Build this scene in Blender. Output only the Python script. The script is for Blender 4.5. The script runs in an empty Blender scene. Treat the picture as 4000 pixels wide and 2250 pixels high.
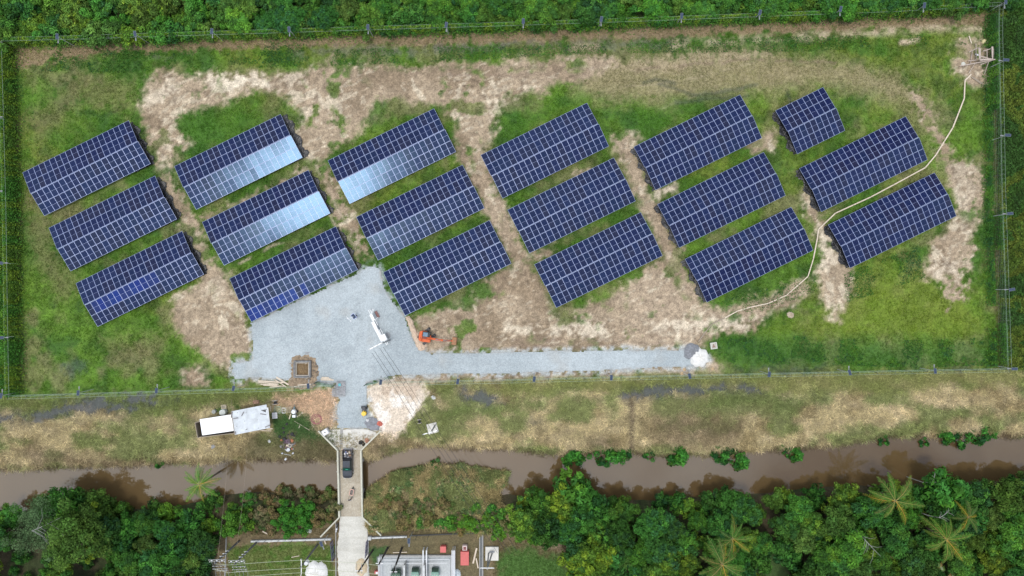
import bpy, bmesh, math, random
import numpy as np
from mathutils import Vector, Matrix
R = math.radians
random.seed(7)
rng = np.random.default_rng(7)
scn = bpy.context.scene
COL = scn.collection

# ------------------------------------------------------------------ camera, sky, sun, exposure
CAM_H = 128.0          # drone height above the compound
S = 0.048              # metres on the ground for one photograph pixel (4000 px wide)
cam_d = bpy.data.cameras.new('camera'); cam = bpy.data.objects.new('camera', cam_d); COL.objects.link(cam)
cam.location = (0, 0, CAM_H); cam.rotation_euler = (0, 0, 0)
cam_d.sensor_width = 36; cam_d.lens = 36 * CAM_H / (4000 * S); cam_d.clip_end = 6000
scn.camera = cam

SUN_DIR = Vector((-0.143, -0.1115, 0.983)).normalized()     # towards the sun
SUN_EL = math.asin(SUN_DIR.z); SUN_AZ = math.atan2(SUN_DIR.x, SUN_DIR.y)
w = bpy.data.worlds.new('World'); scn.world = w; w.use_nodes = True
nt = w.node_tree; nt.nodes.clear()
o_ = nt.nodes.new('ShaderNodeOutputWorld'); bg = nt.nodes.new('ShaderNodeBackground')
sky = nt.nodes.new('ShaderNodeTexSky'); sky.sky_type = 'NISHITA'; sky.sun_disc = False
sky.sun_elevation = SUN_EL; sky.sun_rotation = SUN_AZ; sky.air_density = 1.0; sky.dust_density = 2.0; sky.ozone_density = 1.0
tc = nt.nodes.new('ShaderNodeTexCoord'); ns = nt.nodes.new('ShaderNodeTexNoise')
ns.inputs['Scale'].default_value = 3.2; ns.inputs['Detail'].default_value = 7; ns.inputs['Roughness'].default_value = 0.55
rp = nt.nodes.new('ShaderNodeValToRGB'); rp.color_ramp.elements[0].position = 0.38; rp.color_ramp.elements[1].position = 0.62
mx = nt.nodes.new('ShaderNodeMix'); mx.data_type = 'RGBA'
mx.inputs['B'].default_value = (12.6, 13.1, 13.8, 1)         # veil of bright cloud
nt.links.new(tc.outputs['Generated'], ns.inputs['Vector']); nt.links.new(ns.outputs['Fac'], rp.inputs['Fac'])
nt.links.new(rp.outputs['Color'], mx.inputs['Factor']); nt.links.new(sky.outputs['Color'], mx.inputs['A'])
nt.links.new(mx.outputs['Result'], bg.inputs['Color']); nt.links.new(bg.outputs['Background'], o_.inputs['Surface'])
bg.inputs['Strength'].default_value = 0.12
sun_d = bpy.data.lights.new('sun', 'SUN'); sun_d.energy = 1.3; sun_d.angle = R(10); sun_d.color = (1.0, 0.965, 0.91)
sun = bpy.data.objects.new('sun', sun_d); COL.objects.link(sun)
sun.rotation_euler = SUN_DIR.to_track_quat('Z', 'Y').to_euler(); sun.location = (0, 0, 150)
scn.view_settings.view_transform = 'Standard'; scn.view_settings.look = 'None'
scn.view_settings.exposure = 0.30; scn.view_settings.gamma = 1.0; scn.view_settings.use_curve_mapping = False
scn.cycles.max_bounces = 6; scn.cycles.diffuse_bounces = 3; scn.cycles.glossy_bounces = 3
scn.cycles.transparent_max_bounces = 4; scn.cycles.caustics_reflective = False; scn.cycles.caustics_refractive = False

# ------------------------------------------------------------------ coordinates
def W(px, py, z=0.0):
    """photograph pixel -> point of the place at height z"""
    k = S * (CAM_H - z) / CAM_H
    return Vector(((px - 2000) * k, (1125 - py) * k, z))
FS = 4000 / 2576
def F(x, y, z=0.0): return W(x * FS, y * FS, z)

# ------------------------------------------------------------------ numpy noise and distance fields
def _hash(ix, iy, seed):
    h = (ix.astype(np.int64) * 374761393 + iy.astype(np.int64) * 668265263 + seed * 144665) & 0xffffffff
    h = ((h ^ (h >> 13)) * 1274126177) & 0xffffffff
    return ((h ^ (h >> 16)) & 0xffff) / 65535.0
def vn(x, y, scale, seed=0):
    x = x / scale; y = y / scale
    ix = np.floor(x); iy = np.floor(y); fx = x - ix; fy = y - iy
    fx = fx * fx * (3 - 2 * fx); fy = fy * fy * (3 - 2 * fy)
    a = _hash(ix, iy, seed); b = _hash(ix + 1, iy, seed); c = _hash(ix, iy + 1, seed); d = _hash(ix + 1, iy + 1, seed)
    return (a * (1 - fx) + b * fx) * (1 - fy) + (c * (1 - fx) + d * fx) * fy
def fbm(x, y, scale, seed=0, octaves=4, rough=0.55):
    t = 0; a = 1; n = 0
    for k in range(octaves):
        t = t + a * vn(x + 17.3 * k, y - 9.1 * k, scale / 2 ** k, seed + 31 * k); n += a; a *= rough
    return t / n
def sst(a, b, x):
    t = np.clip((x - a) / (b - a), 0, 1); return t * t * (3 - 2 * t)
def segdist(X, Y, ax, ay, bx, by):
    dx, dy = bx - ax, by - ay; L = dx * dx + dy * dy + 1e-12
    t = np.clip(((X - ax) * dx + (Y - ay) * dy) / L, 0, 1)
    return (X - ax - t * dx) ** 2 + (Y - ay - t * dy) ** 2
def sdf(poly, X, Y, pad=6.0):
    """signed distance in metres, positive inside; far outside -> -pad"""
    P = np.asarray(poly, float); out = np.full(X.shape, -float(pad))
    m = (X > P[:, 0].min() - pad) & (X < P[:, 0].max() + pad) & (Y > P[:, 1].min() - pad) & (Y < P[:, 1].max() + pad)
    if not m.any(): return out
    x = X[m]; y = Y[m]; d = np.full(x.shape, 1e9); ins = np.zeros(x.shape, bool)
    for i in range(len(P)):
        ax, ay = P[i - 1]; bx, by = P[i]
        d = np.minimum(d, segdist(x, y, ax, ay, bx, by))
        if ay != by:
            c = ((ay > y) != (by > y)) & (x < (bx - ax) * (y - ay) / (by - ay) + ax); ins ^= c
    d = np.sqrt(d); out[m] = np.where(ins, d, -d); return out
def pdist(pts, X, Y, pad=6.0):
    """distance to a polyline"""
    P = np.asarray(pts, float); out = np.full(X.shape, float(pad))
    m = (X > P[:, 0].min() - pad) & (X < P[:, 0].max() + pad) & (Y > P[:, 1].min() - pad) & (Y < P[:, 1].max() + pad)
    if not m.any(): return out
    x = X[m]; y = Y[m]; d = np.full(x.shape, 1e9)
    for i in range(1, len(P)): d = np.minimum(d, segdist(x, y, *P[i - 1], *P[i]))
    out[m] = np.sqrt(d); return out
def Fp(pts, z=0.0): return [tuple(F(x, y, z)[:2]) for x, y in pts]
def Wp(pts, z=0.0): return [tuple(W(x, y, z)[:2]) for x, y in pts]

# ------------------------------------------------------------------ materials
MATS = {}
def nnode(nt, typ, **kw):
    n = nt.nodes.new(typ)
    for k, v in kw.items():
        if k in n.inputs: n.inputs[k].default_value = v
        else: setattr(n, k, v)
    return n
def mat(name, col, rough=0.6, metal=0.0, var=0.15, scale=3.0, bump=0.0, spec=0.5, col2=None, detail=5, coat=0.0, objvar=0.0):
    """procedural paint / concrete / wood ...: base colour broken by two scales of noise"""
    if name in MATS: return MATS[name]
    m = bpy.data.materials.new(name); m.use_nodes = True; nt = m.node_tree
    b = nt.nodes['Principled BSDF']; b.inputs['Roughness'].default_value = rough; b.inputs['Metallic'].default_value = metal
    b.inputs['Specular IOR Level'].default_value = spec; b.inputs['Coat Weight'].default_value = coat
    tc = nnode(nt, 'ShaderNodeTexCoord')
    n = nnode(nt, 'ShaderNodeTexNoise', Scale=scale, Detail=detail, Roughness=0.65)
    nt.links.new(tc.outputs['Object'], n.inputs['Vector'])
    r = nnode(nt, 'ShaderNodeValToRGB'); r.color_ramp.elements[0].position = 0.3; r.color_ramp.elements[1].position = 0.7
    c2 = col2 if col2 else tuple(c * (1 - 2 * var) for c in col)
    r.color_ramp.elements[0].color = (*c2, 1); r.color_ramp.elements[1].color = (*[min(1, c * (1 + (0 if col2 else var * .6))) for c in col], 1)
    nt.links.new(n.outputs['Fac'], r.inputs['Fac'])
    out = r.outputs['Color']
    if objvar:
        oi = nnode(nt, 'ShaderNodeObjectInfo'); mr = nnode(nt, 'ShaderNodeMapRange'); mr.inputs['To Min'].default_value = 1 - objvar; mr.inputs['To Max'].default_value = 1 + objvar
        nt.links.new(oi.outputs['Random'], mr.inputs['Value'])
        hs = nnode(nt, 'ShaderNodeHueSaturation'); nt.links.new(out, hs.inputs['Color']); nt.links.new(mr.outputs['Result'], hs.inputs['Value']); out = hs.outputs['Color']
    nt.links.new(out, b.inputs['Base Color'])
    if bump:
        bp = nnode(nt, 'ShaderNodeBump', Strength=bump, Distance=0.05)
        n2 = nnode(nt, 'ShaderNodeTexNoise', Scale=scale * 6, Detail=4); nt.links.new(tc.outputs['Object'], n2.inputs['Vector'])
        nt.links.new(n2.outputs['Fac'], bp.inputs['Height']); nt.links.new(bp.outputs['Normal'], b.inputs['Normal'])
    MATS[name] = m; return m
def attr_mat(name, attr, rough=0.8, transl=0.0, fine=None, spec=0.2, objtint=False, wet=False, bump=0.0):
    """colour from a point attribute (the albedo of that blade, leaf or spot of ground), fine grain from noise"""
    m = bpy.data.materials.new(name); m.use_nodes = True; nt = m.node_tree; b = nt.nodes['Principled BSDF']
    b.inputs['Roughness'].default_value = rough; b.inputs['Specular IOR Level'].default_value = spec
    a = nnode(nt, 'ShaderNodeAttribute', attribute_name=attr); out = a.outputs['Color']
    if fine:
        tc = nnode(nt, 'ShaderNodeTexCoord')
        val = None
        for (sc, lo, hi) in fine:
            n = nnode(nt, 'ShaderNodeTexNoise', Scale=sc, Detail=3, Roughness=0.6); nt.links.new(tc.outputs['Object'], n.inputs['Vector'])
            mr = nnode(nt, 'ShaderNodeMapRange'); mr.inputs['From Min'].default_value = 0.3; mr.inputs['From Max'].default_value = 0.7
            mr.inputs['To Min'].default_value = lo; mr.inputs['To Max'].default_value = hi; nt.links.new(n.outputs['Fac'], mr.inputs['Value'])
            if val is None: val = mr.outputs['Result']
            else:
                mm = nnode(nt, 'ShaderNodeMath', operation='MULTIPLY'); nt.links.new(val, mm.inputs[0]); nt.links.new(mr.outputs['Result'], mm.inputs[1]); val = mm.outputs[0]
        vm = nnode(nt, 'ShaderNodeVectorMath', operation='SCALE'); nt.links.new(out, vm.inputs[0]); nt.links.new(val, vm.inputs['Scale']); out = vm.outputs[0]
        if bump:
            bp = nnode(nt, 'ShaderNodeBump', Strength=bump, Distance=0.1); nt.links.new(val, bp.inputs['Height']); nt.links.new(bp.outputs['Normal'], b.inputs['Normal'])
    if objtint:
        oi = nnode(nt, 'ShaderNodeObjectInfo'); mu = nnode(nt, 'ShaderNodeMix', data_type='RGBA', blend_type='MULTIPLY'); mu.inputs['Factor'].default_value = 1
        nt.links.new(out, mu.inputs['A']); nt.links.new(oi.outputs['Color'], mu.inputs['B']); out = mu.outputs['Result']
    nt.links.new(out, b.inputs['Base Color'])
    if wet:
        mr = nnode(nt, 'ShaderNodeMapRange'); mr.inputs['To Min'].default_value = rough; mr.inputs['To Max'].default_value = 0.12
        nt.links.new(a.outputs['Alpha'], mr.inputs['Value']); nt.links.new(mr.outputs['Result'], b.inputs['Roughness'])
    if transl:
        t = nnode(nt, 'ShaderNodeBsdfTranslucent'); nt.links.new(out, t.inputs['Color']); ms = nnode(nt, 'ShaderNodeMixShader'); ms.inputs['Fac'].default_value = transl
        nt.links.new(b.outputs['BSDF'], ms.inputs[1]); nt.links.new(t.outputs['BSDF'], ms.inputs[2])
        nt.links.new(ms.outputs['Shader'], nt.nodes['Material Output'].inputs['Surface'])
    MATS[name] = m; return m

# ------------------------------------------------------------------ objects
def link(o, parent=None):
    COL.objects.link(o)
    if parent is not None: o.parent = parent
    return o
def tag(o, label=None, cat=None, group=None, kind=None):
    if label: o['label'] = label
    if cat: o['category'] = cat
    if group: o['group'] = group
    if kind: o['kind'] = kind
    return o
def thing(name, label, cat, loc=(0, 0, 0), rz=0.0, group=None):
    o = link(bpy.data.objects.new(name, None)); o.empty_display_size = 0.2
    o.location = loc; o.rotation_euler = (0, 0, rz); return tag(o, label, cat, group)
def inst(name, me, parent=None, loc=(0, 0, 0), rot=(0, 0, 0), sc=(1, 1, 1)):
    o = link(bpy.data.objects.new(name, me), parent); o.location = loc; o.rotation_euler = rot; o.scale = sc; return o
class MB:
    """collects shapes, builds one mesh object"""
    def __init__(s): s.v = []; s.f = []; s.m = []; s.k = 0
    def add(s, vs, fs, M=None):
        n = len(s.v)
        s.v += [tuple(M @ Vector(p)) if M is not None else tuple(p) for p in vs]
        s.f += [tuple(i + n for i in f) for f in fs]; s.m += [s.k] * len(fs); return s
    def mi(s, k): s.k = k; return s
    def box(s, c, d, rz=0.0, M=None, taper=1.0):
        x, y, z = d[0] / 2, d[1] / 2, d[2] / 2
        vs = [(sx * x * (taper if sz > 0 else 1), sy * y * (taper if sz > 0 else 1), sz * z) for sz in (-1, 1) for sx, sy in ((-1, -1), (1, -1), (1, 1), (-1, 1))]
        T = Matrix.Translation(c) @ Matrix.Rotation(rz, 4, 'Z')
        if M is not None: T = M @ T
        return s.add(vs, [(3, 2, 1, 0), (4, 5, 6, 7), (0, 1, 5, 4), (1, 2, 6, 5), (2, 3, 7, 6), (3, 0, 4, 7)], T)
    def beam(s, p, q, wd, h=None, up=(0, 0, 1)):
        """rectangular bar from p to q"""
        p = Vector(p); q = Vector(q); h = h or wd; d = (q - p); L = d.length; d.normalize(); u = Vector(up)
        if abs(d.dot(u)) > 0.98: u = Vector((0, 1, 0))
        a = d.cross(u).normalized(); b = a.cross(d)
        vs = [t + a * (i * wd / 2) + b * (j * h / 2) for t in (p, q) for i, j in ((-1, -1), (1, -1), (1, 1), (-1, 1))]
        return s.add(vs, [(0, 1, 2, 3), (7, 6, 5, 4), (0, 4, 5, 1), (1, 5, 6, 2), (2, 6, 7, 3), (3, 7, 4, 0)])
    def tube(s, pts, r, n=6, cap=True):
        """tube along points; r number or list"""
        P = [Vector(p) for p in pts]; rs = r if isinstance(r, (list, tuple)) else [r] * len(P); vs = []; fs = []
        for i, p in enumerate(P):
            d = (P[min(i + 1, len(P) - 1)] - P[max(i - 1, 0)]).normalized(); u = Vector((0, 0, 1)) if abs(d.z) < 0.9 else Vector((1, 0, 0))
            a = d.cross(u).normalized(); b = d.cross(a)
            vs += [p + (a * math.cos(2 * math.pi * k / n) + b * math.sin(2 * math.pi * k / n)) * rs[i] for k in range(n)]
        for i in range(len(P) - 1):
            for k in range(n):
                k2 = (k + 1) % n; fs.append((i * n + k, i * n + k2, (i + 1) * n + k2, (i + 1) * n + k))
        if cap: fs.append(tuple(range(n))); fs.append(tuple((len(P) - 1) * n + k for k in reversed(range(n))))
        return s.add(vs, fs)
    def cyl(s, c, r, h, n=16, r2=None, M=None):
        r2 = r if r2 is None else r2
        vs = [(c[0] + r * math.cos(2 * math.pi * k / n), c[1] + r * math.sin(2 * math.pi * k / n), c[2]) for k in range(n)] + \
             [(c[0] + r2 * math.cos(2 * math.pi * k / n), c[1] + r2 * math.sin(2 * math.pi * k / n), c[2] + h) for k in range(n)]
        fs = [(k, (k + 1) % n, n + (k + 1) % n, n + k) for k in range(n)] + [tuple(reversed(range(n))), tuple(range(n, 2 * n))]
        return s.add(vs, fs, M)
    def prism(s, poly, z0, z1, M=None):
        """polygon (x,y) extruded z0..z1"""
        n = len(poly); vs = [(x, y, z0) for x, y in poly] + [(x, y, z1) for x, y in poly]
        fs = [(i, (i + 1) % n, n + (i + 1) % n, n + i) for i in range(n)] + [tuple(reversed(range(n))), tuple(range(n, 2 * n))]
        return s.add(vs, fs, M)
    def loft(s, secs, M=None, caps=True, closed=True):
        n = len(secs[0]); vs = [p for sec in secs for p in sec]; fs = []
        for i in range(len(secs) - 1):
            for k in range(n if closed else n - 1):
                k2 = (k + 1) % n; fs.append((i * n + k, i * n + k2, (i + 1) * n + k2, (i + 1) * n + k))
        if caps: fs.append(tuple(reversed(range(n)))); fs.append(tuple((len(secs) - 1) * n + k for k in range(n)))
        return s.add(vs, fs, M)
    def mesh(s, name, mats, smooth=False, fix=True):
        me = bpy.data.meshes.new(name); me.from_pydata(s.v, [], s.f)
        for m in (mats if isinstance(mats, (list, tuple)) else [mats]): me.materials.append(m)
        if len(set(s.m)) > 1: me.polygons.foreach_set('material_index', s.m)
        if fix:
            bm = bmesh.new(); bm.from_mesh(me); bmesh.ops.recalc_face_normals(bm, faces=bm.faces); bm.to_mesh(me); bm.free()
        if smooth: me.polygons.foreach_set('use_smooth', [True] * len(me.polygons))
        me.update(); return me
    def build(s, name, mats, parent=None, loc=(0, 0, 0), rot=(0, 0, 0), smooth=False, bevel=0.0):
        o = inst(name, s.mesh(name, mats, smooth), parent, loc, rot)
        if bevel:
            b = o.modifiers.new('bevel', 'BEVEL'); b.width = bevel; b.segments = 2; b.limit_method = 'ANGLE'
        return o
def np_mesh(name, verts, faces, mtl, col=None, attr='Col', nper=3, smooth=False):
    """fast mesh from numpy arrays; faces (n, nper)"""
    me = bpy.data.meshes.new(name); nv = len(verts); nf = len(faces)
    me.vertices.add(nv); me.vertices.foreach_set('co', np.ascontiguousarray(verts, np.float32).ravel())
    me.loops.add(nf * nper); me.loops.foreach_set('vertex_index', np.ascontiguousarray(faces, np.int32).ravel())
    me.polygons.add(nf); me.polygons.foreach_set('loop_start', np.arange(0, nf * nper, nper, dtype=np.int32))
    if smooth: me.polygons.foreach_set('use_smooth', np.ones(nf, bool))
    me.update(calc_edges=True)
    if col is not None:
        a = me.attributes.new(attr, 'FLOAT_COLOR', 'POINT'); c = np.ones((nv, 4), np.float32); c[:, :col.shape[1]] = col; a.data.foreach_set('color', c.ravel())
    me.materials.append(mtl); return me

# ================================================================== THE GROUND
WATER_Z = -1.9
water_px = [(-12000, 1850), (-300, 1850), (0, 1842), (104, 1834), (259, 1831), (414, 1826), (518, 1823), (725, 1816), (983, 1800), (1150, 1798), (1318, 1806),
    (1437, 1812), (1481, 1796), (1538, 1766), (1621, 1750), (1800, 1752), (2000, 1759), (2155, 1785), (2300, 1782), (2466, 1774), (2621, 1782), (2776, 1780),
    (3000, 1762), (3233, 1750), (3362, 1728), (3518, 1707), (4000, 1707), (4400, 1695), (16000, 1690),
    (16000, 1860), (4400, 1855), (4000, 1862), (3700, 1872), (3500, 1888), (3250, 1892), (3100, 1908), (2850, 1930), (2600, 1940), (2350, 1950), (2080, 1930), (1990, 1925), (1921, 1922),
    (1975, 1900), (1990, 1850), (1940, 1830), (1880, 1828), (1776, 1806), (1647, 1812), (1580, 1818), (1520, 1835), (1437, 1888), (1400, 1925), (1318, 1928), (1150, 1918),
    (1000, 1912), (900, 1926), (700, 1968), (400, 1998), (0, 1985), (-300, 1990), (-12000, 1990)]
water_poly = Wp(water_px, WATER_Z)

yard = Fp([(629, 812), (905, 682), (925, 668), (945, 667), (957, 680), (965, 720), (1018, 796), (1035, 845), (1052, 872), (1085, 888), (1300, 883), (1500, 880), (1700, 878), (1745, 872), (1775, 885), (1786, 905), (1770, 922), (1700, 926), (1500, 934), (1250, 941), (1000, 945), (925, 962), (925, 1020), (930, 1062), (950, 1078), (846, 1079), (848, 965), (640, 952), (590, 955), (584, 935), (587, 910), (636, 905)])
def axis(lo, hi, step, far):
    c = list(np.arange(lo, hi + 1e-6, step)); a = []; d = step; x = hi
    while x < far: d *= 1.35; x += d; a.append(x)
    b = []; d = step; x = lo
    while x > -far: d *= 1.35; x -= d; b.append(x)
    return np.array(b[::-1] + c + a)
GX = axis(-98, 98, 0.25, 2600); GY = axis(-56.5, 56.5, 0.25, 2600)
XX, YY = np.meshgrid(GX, GY)
wx = (fbm(XX, YY, 3.0, 11, 3) - .5); wy = (fbm(XX, YY, 3.0, 23, 3) - .5)
XW = XX + wx * 2.4; YW = YY + wy * 2.4              # ragged outlines
XS = XX + wx * 0.9; YS = YY + wy * 0.9
n8 = fbm(XX, YY, 9, 1); n3 = fbm(XX, YY, 3.2, 2); n1 = fbm(XX, YY, 1.1, 3, 3); nf = fbm(XX, YY, 0.6, 4, 2); n20 = fbm(XX, YY, 22, 5, 3)
wsd = sdf(water_poly, XS, YS, 12)
d_out = np.clip(-wsd, 0, None)
north = YY > -39
ZZ = np.where(wsd > 0, -1.95 - np.clip(wsd * .4, 0, .7), -1.95 + 1.95 * sst(0, 1, np.clip(d_out / np.where(north, 3.2, 2.4), 0, 1)))
ZZ = ZZ - 0.05 + (n3 - .5) * 0.10 + (n1 - .5) * 0.08

def lerp(a, b, t): return a + (np.asarray(b) - a) * t[..., None]
def const(c): return np.zeros(XX.shape + (3,)) + np.array(c)
# --- grass: several greens, drier and thinner patches
G = lerp(const((.044, .104, .013)), (.080, .152, .017), sst(.3, .7, n8))
G = lerp(G, (.140, .165, .028), sst(.44, .72, n20) * .85 * sst(.3, .7, n3))
G = lerp(G, (.026, .072, .014), sst(.52, .72, n3) * .6)
G = lerp(G, (.175, .155, .075), sst(.48, .74, fbm(XX, YY, 5, 8)) * .6)
G = G * (0.55 + .9 * n1)[..., None]
C = G.copy(); wet = np.zeros(XX.shape)
def paint(col, m):
    global C
    C = C + (np.asarray(col) - C) * np.clip(m, 0, 1)[..., None]
def pm(poly, soft=.7, amt=1.0, warp=True, thin=0.0):
    sd = sdf(poly, XW if warp else XS, YW if warp else YS)
    m = sst(-soft, soft, sd + (n1 - .5) * 1.6 + (nf - .5) * 1.6)
    if thin: m = m * sst(thin - .12, thin + .12, n1 * .6 + nf * .4 + np.clip(sd, 0, 2) * .08)
    return m * amt
def line(pts, wd, soft=.25, amt=1.0):
    d = pdist(pts, XS, YS); return sst(wd / 2 + soft, max(wd / 2 - soft, 0), d) * amt
# faded olive-tan ground of the upper right
paint((.235, .195, .110), pm(Fp([(1500, 150), (1700, 135), (1950, 135), (2100, 150), (2260, 190), (2320, 250), (2200, 250), (2050, 210), (1900, 235), (1750, 240), (1650, 260), (1520, 250), (1440, 235)]), 2.5, .85, thin=.32))
paint((.30, .24, .155), pm(Fp([(1545, 150), (1700, 140), (1900, 128), (1950, 140), (1800, 165), (1600, 185)]), 1.0, .7, thin=.42))
# drier strips on the left
for p in ([(60, 300), (200, 180), (330, 200), (340, 280), (200, 260), (100, 400)], [(70, 560), (200, 520), (140, 620), (200, 720), (150, 760), (80, 640)], [(260, 850), (420, 840), (400, 900), (280, 900)], [(90, 430), (60, 420), (60, 520), (110, 560)]):
    paint((.150, .125, .060), pm(Fp(p), 2.5, .55, thin=.42))
# yellow-green lawn lower right
paint((.120, .165, .018), pm(Fp([(2150, 700), (2300, 690), (2450, 760), (2450, 850), (2200, 860), (2000, 850), (1900, 830), (2060, 790)]), 4, .65, thin=.35))
paint((.040, .105, .022), pm(Fp([(1800, 850), (2000, 850), (2500, 855), (2510, 920), (1830, 930)]), 2, .6, thin=.30))
paint((.034, .045, .036), pm(Fp([(1850, 925), (2080, 920), (2080, 940), (1850, 945)]), .8, .6)); paint((.034, .045, .036), pm(Fp([(2400, 920), (2430, 915), (2440, 930), (2400, 935)]), .6, .6))
paint((.040, .058, .055), pm(Fp([(155, 910), (215, 900), (220, 930), (170, 950)]), 1, .6))
for p in ([(120, 330), (290, 310), (240, 370), (110, 380)], [(460, 300), (560, 290), (720, 270), (755, 320), (640, 330), (480, 400)], [(1280, 270), (1470, 250), (1300, 330)], [(1590, 290), (1760, 250), (1850, 240), (1600, 360)]):
    paint((.040, .110, .012), pm(Fp(p), 2.5, .6, thin=.35))
# brown mulch along the upper fence; darker brown strips along the side fences
paint((.225, .155, .098), pm(Fp([(20, 122), (300, 108), (700, 92), (1200, 82), (1700, 62), (2490, 30), (2495, 62), (1700, 93), (1200, 110), (700, 120), (300, 128), (60, 165), (20, 175)]), .6, .85, warp=False, thin=.42))
paint((.062, .055, .028), pm(Fp([(34, 170), (42, 170), (50, 900), (50, 985), (40, 985)]), .5, .75, warp=False))
paint((.080, .060, .034), pm(Fp([(2494, 60), (2506, 60), (2520, 920), (2505, 930), (2500, 500)]), .5, .7, warp=False))
# wet hollow along the upper side
for p in ([(380, 140), (420, 130), (440, 142), (400, 150)], [(720, 130), (1000, 122), (1200, 120), (1000, 138), (740, 142)], [(1200, 112), (1420, 108), (1700, 98), (1700, 112), (1400, 120)], [(1080, 118), (1300, 110), (1300, 124), (1090, 130)]):
    paint((.115, .120, .088), pm(Fp(p), .9, .6, thin=.42))
SAND = (.42, .345, .245); DIRT = (.290, .226, .155)
paint(SAND, line(Fp([(1690, 112), (1900, 98), (2100, 88), (2250, 78), (2380, 70), (2490, 76)]), 1.3, .8, .75) * sst(.34, .6, n1 * .5 + n3 * .5)); paint(SAND, line(Fp([(2270, 104), (2310, 100)]), .9, .4)); paint((.33, .27, .18), line(Fp([(1440, 118), (1500, 120)]), 1.2, .6, .8))
# --- bare clay
dirt = [
 [(352, 232), (372, 205), (415, 172), (450, 195), (600, 186), (700, 182), (815, 168), (832, 143), (852, 168), (1000, 170), (1190, 158), (1350, 152), (1440, 138), (1535, 140), (1550, 160), (1490, 195), (1400, 218), (1320, 240), (1265, 262), (1245, 290), (1240, 340), (1200, 395), (1155, 370), (1150, 300), (1105, 262), (1000, 252), (945, 290), (905, 325), (855, 370), (820, 405), (770, 402), (742, 330), (762, 305), (730, 250), (690, 238), (640, 232), (560, 262), (490, 275), (455, 290), (452, 330), (480, 362), (435, 410), (450, 480), (500, 560), (545, 660), (575, 700), (610, 760), (628, 815), (640, 905), (590, 928), (545, 920), (490, 880), (445, 830), (430, 790), (445, 740), (500, 712), (512, 650), (470, 590), (440, 545), (400, 440), (378, 400), (366, 330), (356, 270)],
 [(1150, 330), (1215, 380), (1240, 450), (1280, 520), (1320, 640), (1345, 680), (1400, 790), (1340, 770), (1290, 680), (1250, 600), (1215, 540), (1175, 430), (1145, 380)],
 [(1545, 345), (1572, 332), (1605, 345), (1600, 400), (1640, 490), (1665, 520), (1705, 620), (1745, 700), (1790, 780), (1700, 740), (1660, 640), (1600, 510), (1570, 430), (1550, 380)],
 [(1030, 800), (1100, 780), (1180, 752), (1215, 705), (1290, 668), (1350, 690), (1400, 790), (1480, 765), (1560, 722), (1650, 665), (1700, 640), (1780, 770), (1830, 775), (1900, 745), (1960, 742), (2030, 695), (2040, 735), (1990, 775), (1925, 790), (1905, 815), (1805, 832), (1770, 878), (1720, 885), (1300, 890), (1060, 892), (1050, 850)],
 [(2010, 470), (2040, 490), (2085, 570), (2110, 600), (2140, 690), (2140, 740), (2110, 785), (2065, 760), (2058, 690), (2072, 640), (2055, 580), (2030, 530)],
 [(2350, 380), (2400, 400), (2470, 410), (2475, 520), (2440, 600), (2410, 700), (2325, 705), (2330, 650), (2375, 580), (2410, 500), (2380, 440)],
 [(2095, 775), (2115, 780), (2112, 805), (2088, 805)], [(465, 930), (515, 932), (520, 975), (462, 975)],
 [(2420, 100), (2500, 100), (2500, 215), (2440, 215), (2400, 180), (2400, 140)],
 [(980, 935), (1700, 915), (1800, 900), (1818, 915), (1812, 940), (1500, 955), (980, 974)], [(620, 905), (640, 935), (600, 965), (850, 966), (850, 945), (640, 940)],
 [(1640, 480), (1695, 462), (1700, 478), (1650, 497)], [(1330, 640), (1390, 615), (1395, 640), (1345, 662)], [(1880, 350), (1945, 335), (1950, 375), (1905, 385)]]
mD = np.zeros(XX.shape)
for i, p in enumerate(dirt): mD = np.maximum(mD, pm(Fp(p), 1.1))
for p, th in (([(765, 402), (825, 410), (850, 470), (880, 515), (905, 560), (930, 650), (900, 650), (875, 610), (850, 560), (830, 500), (795, 430)], .46), ([(600, 500), (700, 455), (765, 405), (790, 425), (640, 500), (520, 560), (500, 540)], .36),
              ([(2290, 215), (2330, 250), (2365, 320), (2400, 390), (2370, 390), (2340, 340), (2300, 260)], .46), ([(1440, 440), (1540, 410), (1480, 460)], .5), ([(2330, 640), (2470, 600), (2430, 760), (2380, 780)], .55), ([(1790, 790), (1950, 760), (1900, 830), (1810, 840)], .40)):
    mD = np.maximum(mD, pm(Fp(p), .9, 1.0, thin=th))
grassy = sst(.56, .68, fbm(XX, YY, 2.6, 41)) * sst(.42, .6, fbm(XX, YY, 9, 42)) * .85       # tufts that came back
for p in ([(1190, 680), (1220, 720), (1260, 740), (1200, 760)], [(1380, 780), (1480, 790), (1460, 820), (1400, 820)], [(1500, 720), (1540, 710), (1530, 770), (1500, 760)], [(840, 270), (880, 300), (860, 330)], [(945, 250), (1010, 245), (990, 280), (930, 300)], [(750, 410), (800, 400), (790, 440)]):
    grassy = np.maximum(grassy, pm(Fp(p), .8, .9, thin=.4))
mDg = mD * (1 - grassy * (mD < 1.1))
D = lerp(const(DIRT), (.210, .158, .104), sst(.42, .66, fbm(XX, YY, 5, 51)))
D = lerp(D, (.320, .250, .176), sst(.5, .75, fbm(XX, YY, 12, 52)) * .7)
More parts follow.
